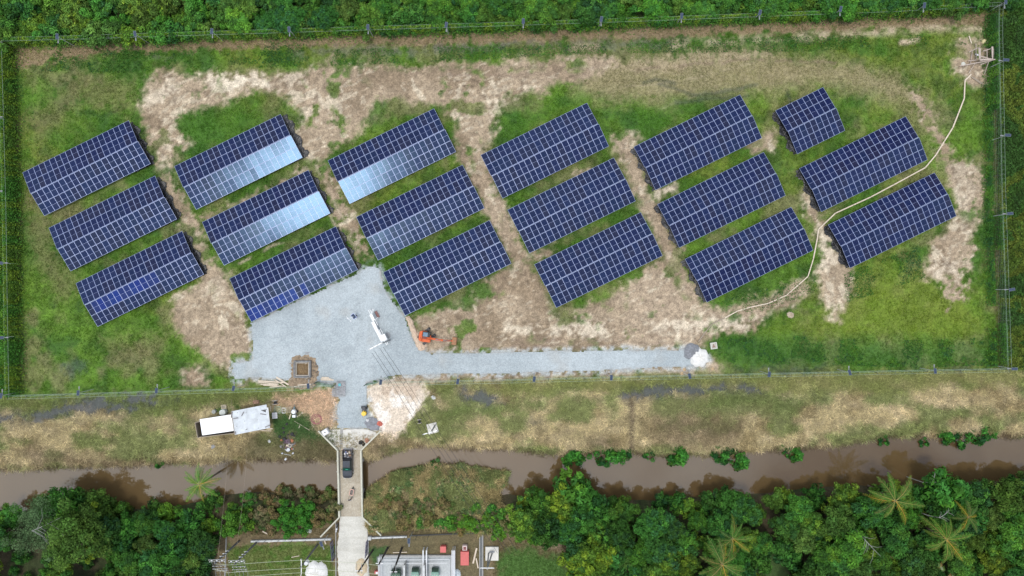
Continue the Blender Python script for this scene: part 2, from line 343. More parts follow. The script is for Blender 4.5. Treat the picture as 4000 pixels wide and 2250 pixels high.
# pale marl smeared by the machine: streaks along and across the rows
ca, sa = math.cos(R(26)), math.sin(R(26)); U = XX * ca + YY * sa; V = -XX * sa + YY * ca
st1 = fbm(U / 3.2, V, .8, 61, 3); st2 = fbm(U, V / 3.2, .8, 62, 3); st3 = fbm(XX / 4, YY, .8, 63, 3)
south = sst(-14, -20, YY) ; pick = fbm(XX, YY, 6, 64)
st = np.where(pick > .5, st1, st2) * (1 - south) + st3 * south
pal = np.maximum(sst(.60, .65, st * .55 + n3 * .45 + (n20 - .5) * .25), .6 * sst(.60, .65, fbm(U / 2.5, V, .55, 66, 2) * .6 + n3 * .3 + pick * .1))
D = lerp(D, (.50, .43, .32), pal * .65)
for p, a in (([(352, 232), (430, 200), (450, 240), (400, 262), (360, 262)], .6), ([(500, 195), (660, 188), (680, 215), (540, 235)], .8), ([(560, 192), (610, 190), (620, 215), (570, 222)], .8), ([(700, 185), (760, 180), (770, 215), (700, 220)], .5), ([(1230, 260), (1280, 250), (1260, 300), (1240, 320)], .6),
             ([(1270, 820), (1360, 818), (1360, 840), (1270, 842)], .7), ([(1390, 812), (1520, 808), (1530, 838), (1400, 845)], .8), ([(1640, 812), (1790, 800), (1900, 790), (1880, 820), (1780, 830), (1640, 835)], .75), ([(1500, 690), (1590, 680), (1600, 700), (1500, 715)], .5), ([(2060, 590), (2110, 595), (2120, 660), (2070, 660)], .75), ([(2150, 0), (2160, 0), (2160, 10)], .1),
             ([(2400, 410), (2440, 420), (2450, 560), (2420, 580)], .35), ([(2345, 670), (2410, 660), (2410, 690), (2350, 700)], .55), ([(1640, 482), (1695, 464), (1698, 478), (1650, 496)], .8), ([(500, 740), (560, 700), (560, 720), (520, 750)], .4)):
    D = lerp(D, (.55, .48, .37), pm(Fp(p), .8, a * .8, thin=.45))
D = D * (0.66 + .68 * nf)[..., None]
D = lerp(D, (.12, .085, .058), sst(.70, .80, fbm(XX, YY, .9, 71, 2)) * .45)
C = C + (D - C) * mDg[..., None]
for pts, wd in (([(840, 560), (905, 640)], .35), ([(770, 420), (840, 560)], .4), ([(795, 412), (865, 550)], .4), ([(1020, 275), (1075, 232), (1120, 245)], .0), ([(500, 745), (535, 705), (580, 685)], .5), ([(530, 720), (575, 700)], .4),
                ([(1900, 160), (1720, 200), (1560, 220)], .35), ([(1950, 210), (1760, 235), (1650, 280)], .4), ([(600, 660), (750, 590)], .5), ([(520, 655), (700, 570), (760, 545)], .35)):
    if wd: paint((.40, .33, .24), line(Fp(pts), wd, .2, .65 if pts[0][0] < 1800 else .22) * sst(.3, .5, n3))
for pts in ([(1000, 170), (1250, 175), (1500, 170)], [(1000, 182), (1240, 190), (1480, 185)], [(1600, 175), (1900, 150), (2100, 155)], [(1290, 870), (1700, 862)], [(1290, 858), (1690, 850)], [(1100, 862), (1200, 850)], [(1080, 875), (1150, 868)]):
    paint((.190, .138, .100), line(Fp(pts), .5, .25, .55) * sst(.35, .5, n3))
for pts in ([(1660, 210), (1760, 240), (1900, 215)], [(1620, 205), (1650, 195), (1700, 210)], [(1700, 260), (1800, 245), (1880, 240)], [(1980, 230), (1990, 260)]):
    paint((.050, .062, .045), line(Fp(pts), .5, .4, .55))
# --- the strip between fence and canal: dead straw, green regrowth, standing water
mS = sdf(Wp([(-400, 1570), (1330, 1530), (1420, 1500), (4300, 1445), (4300, 1760), (-400, 1870)]), XS, YS)
mS = sst(-.6, .6, mS)
ST = lerp(const((.320, .265, .145)), (.215, .170, .085), sst(.45, .7, n3))
ST = lerp(ST, (.400, .330, .200), sst(.52, .72, fbm(XX / 2, YY, 1.4, 81)) * .8)
ST = lerp(ST, (.105, .145, .036), sst(.46, .64, fbm(XX / 2.2, YY, 2.6, 82)) * .75)
ST = ST * (0.5 + 1.0 * nf)[..., None]
C = C + (ST - C) * mS[..., None]
def band(y0, y1, x0=-60, x1=2640): return Fp([(x0, y0), (x1, y0), (x1, y1), (x0, y1)])
paint((.110, .140, .034), pm(Fp([(-40, 1000), (400, 985), (840, 960), (840, 990), (700, 1000), (600, 1020), (480, 1030), (330, 1040), (200, 1020), (-40, 1030)]), .8, .9))
paint((.150, .165, .045), pm(Fp([(1090, 960), (1700, 945), (2560, 925), (2600, 960), (2200, 985), (1900, 985), (1500, 975), (1250, 990), (1090, 975)]), .9, .75, thin=.36))
paint((.110, .150, .040), pm(Fp([(1100, 980), (1260, 1000), (1330, 990), (1380, 1010), (1250, 1040), (1140, 1050)]), 1, .7, thin=.4)); paint((.100, .130, .036), pm(Fp([(1640, 990), (1900, 990), (2060, 1010), (1960, 1040), (1700, 1050), (1630, 1040)]), 1, .75, thin=.36))
for p in ([(-40, 1030), (60, 1040), (130, 1015), (240, 1000), (380, 990), (450, 1010), (350, 1030), (230, 1042), (130, 1052), (-40, 1070)], [(1150, 975), (1240, 980), (1270, 1010), (1220, 1020), (1160, 1000)], [(1560, 985), (1660, 965), (1900, 960), (1920, 985), (1700, 995), (1590, 1015)], [(1340, 1055), (1360, 1055), (1355, 1070), (1340, 1068)]):
    m = pm(Fp(p), .7, .9, thin=.40); paint((.040, .045, .050), m); wet = np.maximum(wet, m * .8)
paint((.085, .060, .042), line(Fp([(1585, 1010), (1592, 1040), (1588, 1080), (1590, 1130)]), .7, .35, .9))
for p in ([(1630, 1050), (1720, 1040), (1870, 1060), (1860, 1110), (1700, 1120), (1650, 1110)], [(1480, 1100), (1560, 1105), (1540, 1130), (1480, 1130)], [(60, 1130), (220, 1140), (380, 1150), (420, 1165), (100, 1170)], [(730, 1100), (840, 1100), (845, 1150), (760, 1150)], [(920, 1100), (980, 1090), (1000, 1130), (930, 1140)]):
    paint((.115, .080, .048), pm(Fp(p), 1.0, .6, thin=.42))
paint((.075, .070, .028), pm(Fp([(640, 1090), (840, 1090), (850, 1160), (600, 1160)]), 1, .7, thin=.4))
paint((.030, .080, .016), pm(Fp([(690, 1035), (760, 1030), (820, 1075), (840, 1100), (760, 1095), (680, 1085)]), .8, .95)); paint((.035, .075, .016), pm(Fp([(530, 1030), (600, 1020), (560, 1040)]), .8, .9))
paint((.42, .30, .20), pm(Fp([(690, 996), (760, 985), (846, 975), (848, 1078), (815, 1075), (790, 1050), (760, 1025), (700, 1008)]), .8, .95)); paint((.36, .25, .16), pm(Fp([(700, 1000), (790, 995), (790, 1010), (710, 1010)]), .8, .5))
mm = pm(Fp([(925, 965), (1060, 964), (1085, 985), (1066, 1020), (1012, 1085), (962, 1092), (935, 1050), (925, 1010)]), .7, 1.0)
paint(np.array((.53, .45, .36)), mm); paint((.40, .31, .23), mm * sst(.50, .62, n3) * .7); paint((.30, .22, .14), mm * sst(.66, .74, n1) * .6)
for p in ([(925, 1015), (960, 1010), (978, 1050), (960, 1075), (925, 1045)], [(1020, 1015), (1060, 1005), (1050, 1035), (1030, 1045)], [(985, 990), (1040, 1000), (1010, 1030), (985, 1025)]): paint((.68, .64, .58), pm(Fp(p), .6, .8, thin=.4))
paint((.070, .045, .028), sst(1.6, .5, d_out) * sst(.35, .6, n1) * .8 * (wsd < .3))
paint((.075, .055, .035), sst(-.2, .6, wsd))
# --- south of the canal
mF = sst(-.8, .8, sdf(Wp([(-400, 1960), (1320, 1915), (1420, 1900), (1600, 1820), (1800, 1800), (2000, 1850), (2100, 1900), (4400, 1850), (4400, 2700), (-400, 2700)]), XS, YS, 20) * np.where(wsd > 0, 0, 1))
SO = lerp(const((.050, .042, .022)), (.030, .040, .014), sst(.4, .6, n3)) * (.7 + .6 * n1)[..., None]
C = C + (SO - C) * mF[..., None]
paint((.150, .115, .062), pm(Fp([(540, 1330), (640, 1300), (850, 1305), (930, 1310), (1000, 1300), (1240, 1325), (1430, 1330), (1430, 1500), (530, 1500)]), .9, .9))
paint((.095, .085, .042), pm(Fp([(940, 1340), (1230, 1345), (1230, 1500), (930, 1500)]), .9, .5, thin=.4)); paint((.24, .18, .11), pm(Fp([(1150, 1320), (1330, 1330), (1420, 1350), (1420, 1390), (1330, 1370), (1240, 1350)]), .9, .6, thin=.4))
paint((.065, .135, .020), pm(Fp([(570, 1372), (840, 1366), (845, 1400), (838, 1520), (572, 1520)]), .7, .9)); paint((.16, .15, .06), pm(Fp([(570, 1372), (840, 1366), (845, 1400), (838, 1520), (572, 1520)]), .7, .5, thin=.56))
paint((.055, .130, .026), pm(Fp([(1250, 1395), (1330, 1380), (1400, 1400), (1440, 1440), (1440, 1520), (1250, 1520)]), 1.2, .9)); paint((.035, .085, .022), pm(Fp([(935, 1380), (965, 1375), (960, 1410), (935, 1430)]), .6, .9))
paint((.36, .29, .21), pm(Fp([(1350, 1345), (1420, 1350), (1400, 1385), (1365, 1370)]), .8, .5, thin=.4)); paint((.045, .085, .022), pm(Fp([(1900, 1390), (1975, 1380), (1990, 1500), (1880, 1500)]), 1, .9))
# --- outside the side fences and beyond the upper fence: scrub soil
for p, c in (([(2520, 20), (2700, 20), (2700, 930), (2535, 930)], (.040, .065, .018)), ([(-120, 100), (8, 105), (22, 980), (-120, 985)], (.050, .075, .018)), ([(-200, -400), (2800, -400), (2800, 5), (2510, 8), (1200, 72), (-200, 108)], (.030, .048, .014))):
    paint(c, pm(Fp(p), .8, .95, warp=False) * (.7 + .6 * n1))
ysd = sdf(yard, XS, YS); paint((.37, .41, .42), sst(-1.1, .1, ysd) * sst(.40, .58, n1 * .5 + nf * .5) * .85)
far = np.maximum(np.abs(XX) - 98, np.abs(YY) - 57); fm = sst(0, 30, far)
C = C + (lerp(const((.030, .055, .014)), (.060, .085, .022), n20) - C) * (fm * (wsd < 0))[..., None]
ny, nx = XX.shape
idx = np.arange(ny * nx).reshape(ny, nx)
faces = np.stack([idx[:-1, :-1], idx[:-1, 1:], idx[1:, 1:], idx[1:, :-1]], -1).reshape(-1, 4)
gcol = np.concatenate([np.clip(C, .008, .9).reshape(-1, 3), wet.reshape(-1, 1)], 1)
ZZ = np.where(np.maximum(np.abs(XX) - 100, np.abs(YY) - 60) > 0, np.where(wsd > -3, ZZ, -.05), ZZ)
M_ground = attr_mat('ground_soil_and_grass', 'Col', rough=.92, fine=[(1.5, .80, 1.22), (4.2, .70, 1.32), (12.0, .8, 1.2)], wet=True, bump=.35, spec=.25)
me = np_mesh('ground', np.stack([XX, YY, ZZ], -1).reshape(-1, 3), faces, M_ground, gcol, nper=4, smooth=True)
tag(inst('ground', me), kind='structure')

def at_grid(A, x, y):
    i = np.clip(np.searchsorted(GX, x), 0, nx - 1); j = np.clip(np.searchsorted(GY, y), 0, ny - 1); return A[j, i]
def gz(x, y): return float(at_grid(ZZ, np.array([x]), np.array([y]))[0])

# --- water
m = bpy.data.materials.new('turbid_canal_water'); m.use_nodes = True; nt = m.node_tree; b = nt.nodes['Principled BSDF']
b.inputs['Base Color'].default_value = (.046, .030, .018, 1); b.inputs['Roughness'].default_value = .03; b.inputs['IOR'].default_value = 1.70
tc = nnode(nt, 'ShaderNodeTexCoord'); n = nnode(nt, 'ShaderNodeTexNoise', Scale=1.3, Detail=4); nt.links.new(tc.outputs['Object'], n.inputs['Vector'])
bp = nnode(nt, 'ShaderNodeBump', Strength=.06, Distance=.05); nt.links.new(n.outputs['Fac'], bp.inputs['Height']); nt.links.new(bp.outputs['Normal'], b.inputs['Normal'])
n2 = nnode(nt, 'ShaderNodeTexNoise', Scale=.12, Detail=4); nt.links.new(tc.outputs['Object'], n2.inputs['Vector']); rr = nnode(nt, 'ShaderNodeValToRGB')
rr.color_ramp.elements[0].color = (.078, .050, .022, 1); rr.color_ramp.elements[1].color = (.112, .074, .034, 1); nt.links.new(n2.outputs['Fac'], rr.inputs['Fac']); nt.links.new(rr.outputs['Color'], b.inputs['Base Color'])
o = MB(); o.add([(-560, -46, WATER_Z), (660, -46, WATER_Z), (660, -26, WATER_Z), (-560, -26, WATER_Z)], [(0, 1, 2, 3)])
tag(o.build('canal_water', m), kind='structure')

# ------------------------------------------------------------------ gravel yard, roads (flat sheets with a ragged edge)
def ragged(poly, step=.5, amp=.18, seed=3):
    r = random.Random(seed); out = []
    for i in range(len(poly)):
        a = Vector(poly[i]); b = Vector(poly[(i + 1) % len(poly)]); n = max(1, int((b - a).length / step)); nrm = Vector((-(b - a).y, (b - a).x)).normalized()
        for k in range(n):
            p = a.lerp(b, k / n) + nrm * r.uniform(-amp, amp); out.append((p.x, p.y))
    return out
def sheet(name, poly, z, mtl, thick=.12, amp=.18, step=.5, kind='structure', seed=3):
    p = ragged(poly, step, amp, seed) if amp else poly
    bm = bmesh.new(); top = [bm.verts.new((x, y, z)) for x, y in p]; bot = [bm.verts.new((x, y, z - thick)) for x, y in p]
    f = bm.faces.new(top); n = len(p)
    for i in range(n): bm.faces.new((top[i], top[(i + 1) % n], bot[(i + 1) % n], bot[i]))
    bmesh.ops.recalc_face_normals(bm, faces=bm.faces); bmesh.ops.triangulate(bm, faces=[f])
    me = bpy.data.meshes.new(name); bm.to_mesh(me); bm.free(); me.materials.append(mtl)
    return tag(inst(name, me), kind=kind)
def gravel_mat(name, c1, c2, stain):
    m = bpy.data.materials.new(name); m.use_nodes = True; nt = m.node_tree; b = nt.nodes['Principled BSDF']; b.inputs['Roughness'].default_value = .95; b.inputs['Specular IOR Level'].default_value = .2
    tc = nnode(nt, 'ShaderNodeTexCoord')
    def noise(sc, det=4, vec=None):
        n = nnode(nt, 'ShaderNodeTexNoise', Scale=sc, Detail=det, Roughness=.6); nt.links.new(vec or tc.outputs['Object'], n.inputs['Vector']); return n.outputs['Fac']
    def ramp(f, a, bb, p=(.35, .65)):
        r = nnode(nt, 'ShaderNodeValToRGB'); r.color_ramp.elements[0].position, r.color_ramp.elements[1].position = p; r.color_ramp.elements[0].color = (*a, 1); r.color_ramp.elements[1].color = (*bb, 1); nt.links.new(f, r.inputs['Fac']); return r.outputs['Color']
    def mul(a, bb):
        x = nnode(nt, 'ShaderNodeMix', data_type='RGBA', blend_type='MULTIPLY'); x.inputs['Factor'].default_value = 1; nt.links.new(a, x.inputs['A']); nt.links.new(bb, x.inputs['B']); return x.outputs['Result']
    base = ramp(noise(4.5, 6), c1, c2, (.3, .7)); base = mul(base, ramp(noise(.22, 5), (stain,) * 3, (1, 1, 1), (.32, .55)))
    mp = nnode(nt, 'ShaderNodeMapping'); mp.inputs['Rotation'].default_value = (0, 0, R(14)); mp.inputs['Scale'].default_value = (.12, .9, 1); nt.links.new(tc.outputs['Object'], mp.inputs['Vector'])
    base = mul(base, ramp(noise(1.0, 4, mp.outputs['Vector']), (.90, .895, .88), (1, 1, 1), (.35, .55)))
    sp = noise(14, 3); base = mul(base, ramp(sp, (.72, .74, .76), (1.12, 1.12, 1.12), (.32, .68)))
    base = mul(base, ramp(noise(1.6, 2), (.62, .6, .56), (1, 1, 1), (.22, .30)))
    nt.links.new(base, b.inputs['Base Color'])
    bp = nnode(nt, 'ShaderNodeBump', Strength=.5, Distance=.04); nt.links.new(sp, bp.inputs['Height']); nt.links.new(bp.outputs['Normal'], b.inputs['Normal'])
    MATS[name] = m; return m
gsd = sdf(yard, XX + wx * .4, YY + wy * .4, 3) + (nf - .5) * .45 + (n1 - .5) * .35 + .02
Gv = lerp(const((.335, .378, .394)), (.400, .444, .460), sst(.3, .7, fbm(XX, YY, 7, 301)))
Gv = lerp(Gv, (.30, .335, .345), sst(.55, .75, fbm(XX, YY, 2.4, 302)) * .5); Gv = lerp(Gv, (.36, .34, .30), sst(.60, .80, fbm(XX, YY, 4.5, 303)) * .3)
gt = np.zeros(XX.shape)
for pts in ([(1392, 1668), (1388, 1500), (1402, 1425), (1500, 1402), (1800, 1405), (2300, 1398), (2640, 1390)], [(1388, 1500), (1370, 1400), (1330, 1330), (1250, 1290), (1120, 1330), (1040, 1400), (960, 1450)], [(1402, 1425), (1420, 1300), (1440, 1180), (1455, 1060)], [(1370, 1400), (1290, 1420), (1260, 1380), (1300, 1250), (1400, 1160)]):
    dl = pdist(Wp(pts), XX + wx * .8, YY + wy * .8); gt = np.maximum(gt, sst(.32, .10, np.abs(dl - .82)) * sst(.3, .5, n3))
Gv = lerp(Gv, (.285, .310, .312), gt * .18)
Gv = lerp(Gv, (.30, .24, .175), sst(.7, .0, gsd) * sst(.45, .65, nf * .5 + n1 * .5) * .6); Gv = Gv * (.84 + .14 * nf)[..., None]
keep = (gsd[:-1, :-1] > 0) & (gsd[1:, 1:] > 0) & (gsd[:-1, 1:] > 0) & (gsd[1:, :-1] > 0)
M_gravel = attr_mat('blue_grey_crushed_stone', 'Col', rough=.95, fine=[(3.0, .90, 1.10), (7.0, .80, 1.22), (16.0, .8, 1.2)], bump=.4, spec=.2)
tag(inst('gravel_yard', np_mesh('gravel_yard', np.stack([XX, YY, .062 + (n3 - .5) * .03 + 0 * XX], -1).reshape(-1, 3), faces[keep.ravel()], M_gravel, Gv.reshape(-1, 3), nper=4, smooth=True)), kind='structure')
M_conc = mat('worn_pale_concrete', (.56, .54, .49), .85, var=.10, scale=.9, bump=.15)
M_conc2 = mat('grey_cast_concrete', (.34, .335, .32), .85, var=.14, scale=2.2, bump=.2)
M_deck = gravel_mat('silty_concrete_deck', (.36, .30, .22), (.50, .45, .36), .80)
M_road = gravel_mat('dusty_concrete_road', (.50, .475, .41), (.62, .60, .54), .82)
sheet('bridge_approach_slab', Wp([(1283, 1678), (1420, 1676), (1445, 1680), (1475, 1693), (1412, 1757), (1322, 1760), (1262, 1697)]), .105, M_conc, .28, .06)
o = sheet('slab_patch_strip', Wp([(1329, 1678), (1341, 1677), (1339, 1754), (1327, 1755)]), .110, mat('dark_mortar_strip', (.30, .29, .27), .9), .004, .03)
sheet('access_road', Wp([(1328, 2016), (1418, 2016), (1436, 2040), (1440, 2130), (1444, 2420), (1330, 2420), (1322, 2240), (1318, 2150), (1325, 2060)]), .09, M_road, .3, .10)

# ================================================================== BRIDGE
M_par = mat('parapet_concrete', (.50, .49, .40), .85, var=.14, scale=3, bump=.2)
bz = .38
br = thing('bridge', 'narrow concrete bridge with low kerb walls crossing the brown canal', 'bridge', W(1368, 1885))
def L(p, base): v = W(*p); return (v.x - base.location.x, v.y - base.location.y)
q = MB(); q.prism([L((1321, 1756), br), L((1414, 1754), br), L((1421, 2018), br), L((1326, 2018), br)], bz - .5, bz - .3); q.build('deck_slab', M_conc2, br)
q = MB(); q.prism([L((1327, 1757), br), L((1409, 1757), br), L((1415, 2017), br), L((1332, 2017), br)], bz - .296, bz - .27); q.build('road_surface', M_deck, br)
for (a, b) in (((1322.5, 1757), (1328.5, 2016)), ((1412.5, 1756), (1418.5, 2017))):
    q = MB(); pa, pb = L(a, br), L(b, br); q.beam((*pa, bz + .05), (*pb, bz + .05), .30, .75); q.build('parapet', M_par, br, bevel=.03)
for (a, b) in (((1322, 1757), (1247, 1681)), ((1413, 1756), (1489, 1681)), ((1328, 2017), (1255, 2093)), ((1419, 2017), (1491, 2088))):
    q = MB(); pa, pb = L(a, br), L(b, br); q.beam((*pa, bz - .35), (*pb, bz - .35), .26, 1.35); q.build('wing_wall', M_par, br, bevel=.03)
for y in (1800, 1925):
    q = MB(); p = L((1368, y), br); q.box((p[0], p[1], -1.55), (4.6, .6, 2.9)); q.build('pier', M_conc2, br)
for x in (-1.5, 0, 1.5):
    q = MB(); q.beam((x, L((1368, 1760), br)[1], -.42), (x, L((1368, 2014), br)[1], -.42), .35, .6); q.build('girder', M_conc2, br)
mp = MB().cyl((0, 0, -.2), .05, .75, 8).mesh('marker_post', mat('white_post_paint', (.7, .69, .64), .6))
for p in ((1319, 1796), (1320, 1838), (1322, 1901), (1324, 1959), (1415.5, 1810), (1417.5, 1892), (1419, 1963)):
    v = L(p, br); inst('marker_post', mp, br, (v[0], v[1], bz))

# ================================================================== SOLAR ARRAYS
TILT = R(8.6); PW, PL, PT = 1.086, 2.225, .04; PITCH, ROWP = 1.100, 2.262; Z_EAVE = 1.15
def glass_mat():
    m = bpy.data.materials.new('solar_cell_glass'); m.use_nodes = True; nt = m.node_tree; b = nt.nodes['Principled BSDF']
    tc = nnode(nt, 'ShaderNodeTexCoord'); sx = nnode(nt, 'ShaderNodeSeparateXYZ'); nt.links.new(tc.outputs['Object'], sx.inputs[0])
    oi = nnode(nt, 'ShaderNodeObjectInfo')
    r = nnode(nt, 'ShaderNodeValToRGB'); r.color_ramp.interpolation = 'CONSTANT'
    els = r.color_ramp.elements; cs = [(.0050, .0070, .036), (.0060, .0084, .045), (.0080, .0084, .034), (.0055, .0098, .042), (.0090, .0088, .032), (.0050, .0074, .042), (.0064, .0110, .050)]
    els[0].color = (*cs[0], 1); els[1].position = 1 / 7; els[1].color = (*cs[1], 1)
    for i in range(2, 7): e = els.new(i / 7); e.color = (*cs[i], 1)
    nt.links.new(oi.outputs['Random'], r.inputs['Fac'])
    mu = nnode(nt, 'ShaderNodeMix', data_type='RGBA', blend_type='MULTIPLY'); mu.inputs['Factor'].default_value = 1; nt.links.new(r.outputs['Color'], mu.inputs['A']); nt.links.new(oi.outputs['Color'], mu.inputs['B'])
    # printed busbar gaps: six cell columns, thin silver lines
    def math_(op, a, bb=None):
        n = nnode(nt, 'ShaderNodeMath', operation=op)
        for i, t in enumerate((a, bb)):
            if t is None: continue
            if isinstance(t, (int, float)): n.inputs[i].default_value = t
            else: nt.links.new(t, n.inputs[i])
        return n.outputs[0]
    fx = math_('FRACT', math_('ADD', math_('MULTIPLY', sx.outputs['X'], 1 / .168), 10.0)); ln = math_('GREATER_THAN', math_('ABSOLUTE', math_('SUBTRACT', fx, .5)), .468)
    mx2 = nnode(nt, 'ShaderNodeMix', data_type='RGBA'); mx2.inputs['B'].default_value = (.050, .060, .105, 1); nt.links.new(ln, mx2.inputs['Factor']); nt.links.new(mu.outputs['Result'], mx2.inputs['A'])
    ns = nnode(nt, 'ShaderNodeTexNoise', Scale=1.2, Detail=5); nt.links.new(tc.outputs['Object'], ns.inputs['Vector'])
    dust = nnode(nt, 'ShaderNodeMapRange'); dust.inputs['From Min'].default_value = .45; dust.inputs['From Max'].default_value = .8; dust.inputs['To Max'].default_value = .035; nt.links.new(ns.outputs['Fac'], dust.inputs['Value'])
    mx3 = nnode(nt, 'ShaderNodeMix', data_type='RGBA'); mx3.inputs['B'].default_value = (.30, .27, .23, 1); nt.links.new(dust.outputs['Result'], mx3.inputs['Factor']); nt.links.new(mx2.outputs['Result'], mx3.inputs['A'])
    nt.links.new(mx3.outputs['Result'], b.inputs['Base Color']); b.inputs['Roughness'].default_value = .15; b.inputs['IOR'].default_value = 1.33; b.inputs['Specular Tint'].default_value = (.42, .70, 1.0, 1)
    return m
M_glass = glass_mat()
M_alu = mat('anodised_frame', (.33, .39, .60), .42, metal=.25, var=.06, scale=2)
M_steel = mat('galvanised_steel', (.46, .47, .48), .5, metal=.6, var=.12, scale=4)
q = MB(); fr = .031
for sx, sy, w_, h_ in ((0, 1, PW, fr), (0, -1, PW, fr), (1, 0, fr, PL - 2 * fr), (-1, 0, fr, PL - 2 * fr)):
    q.mi(0).box((sx * (PW - fr) / 2, sy * (PL - fr) / 2, -PT / 2), (w_, h_, PT))
q.mi(0).box((0, 0, -.011), (PW - 2 * fr, .020, .014))
for s_ in (1, -1): q.mi(1).box((0, s_ * ((PL / 2 - fr) / 2 + .005), -.014), (PW - 2 * fr, PL / 2 - fr - .010, .012))
ME_panel = q.mesh('solar_panel', [M_alu, M_glass])
ME_panel_b = ME_panel
ME_post = MB().tube([(0, 0, 0), (0, 0, 1)], .05, 6).mesh('support_post', M_steel)
ANG = R(26.15)
arr = {'A1': [(55, 432), (322, 299), (378, 416), (105, 542)], 'A2': [(122, 571), (388, 440), (444, 553), (171, 683)], 'A3': [(187, 708), (455, 581), (514, 693), (242, 824)],
 'B1': [(438, 414), (705, 285), (760, 399), (489, 528)], 'B2': [(506, 554), (774, 427), (832, 539), (561, 669)], 'B3': [(574, 698), (845, 569), (901, 681), (629, 810)],
 'C1': [(823, 400), (1092, 270), (1148, 385), (877, 513)], 'C2': [(895, 542), (1165, 413), (1217, 526), (950, 656)], 'C3': [(961, 683), (1233, 554), (1285, 664), (1020, 795)],
 'D1': [(1210, 387), (1479, 255), (1532, 370), (1261, 500)], 'D2': [(1279, 524), (1547, 395), (1599, 508), (1328, 638)], 'D3': [(1346, 661), (1612, 533), (1668, 646), (1398, 776)],
 'E1': [(1594, 368), (1868, 231), (1923, 346), (1641, 484)], 'E2': [(1658, 513), (1920, 380), (1976, 494), (1711, 622)], 'E3': [(1725, 645), (1990, 519), (2045, 636), (1783, 762)],
 'F1': [(1950, 275), (2075, 214), (2130, 330), (2005, 390)], 'F2': [(2014, 428), (2280, 284), (2338, 400), (2065, 536)], 'F3': [(2085, 563), (2355, 429), (2408, 546), (2140, 678)]}
colw = {'A': 'first', 'B': 'second', 'C': 'third', 'D': 'fourth', 'E': 'fifth', 'F': 'sixth'}; roww = {'1': 'top', '2': 'middle', '3': 'bottom'}
lab = {'F1': 'short solar array of only nine columns, near the upper right', 'B1': 'solar array with its lower slope glaring white, second column from left, top row',
       'C3': 'solar array right beside the gravel yard and excavator, third column, bottom row', 'A3': 'solar array with a bright blue panel row, bottom of the leftmost column',
       'B3': 'solar array along the upper left edge of the gravel yard, with bright blue lowest panels', 'F3': 'rightmost solar array, below the long line of pale boards'}
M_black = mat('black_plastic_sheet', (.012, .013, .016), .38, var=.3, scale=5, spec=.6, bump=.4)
array_foot = []
AC = {}
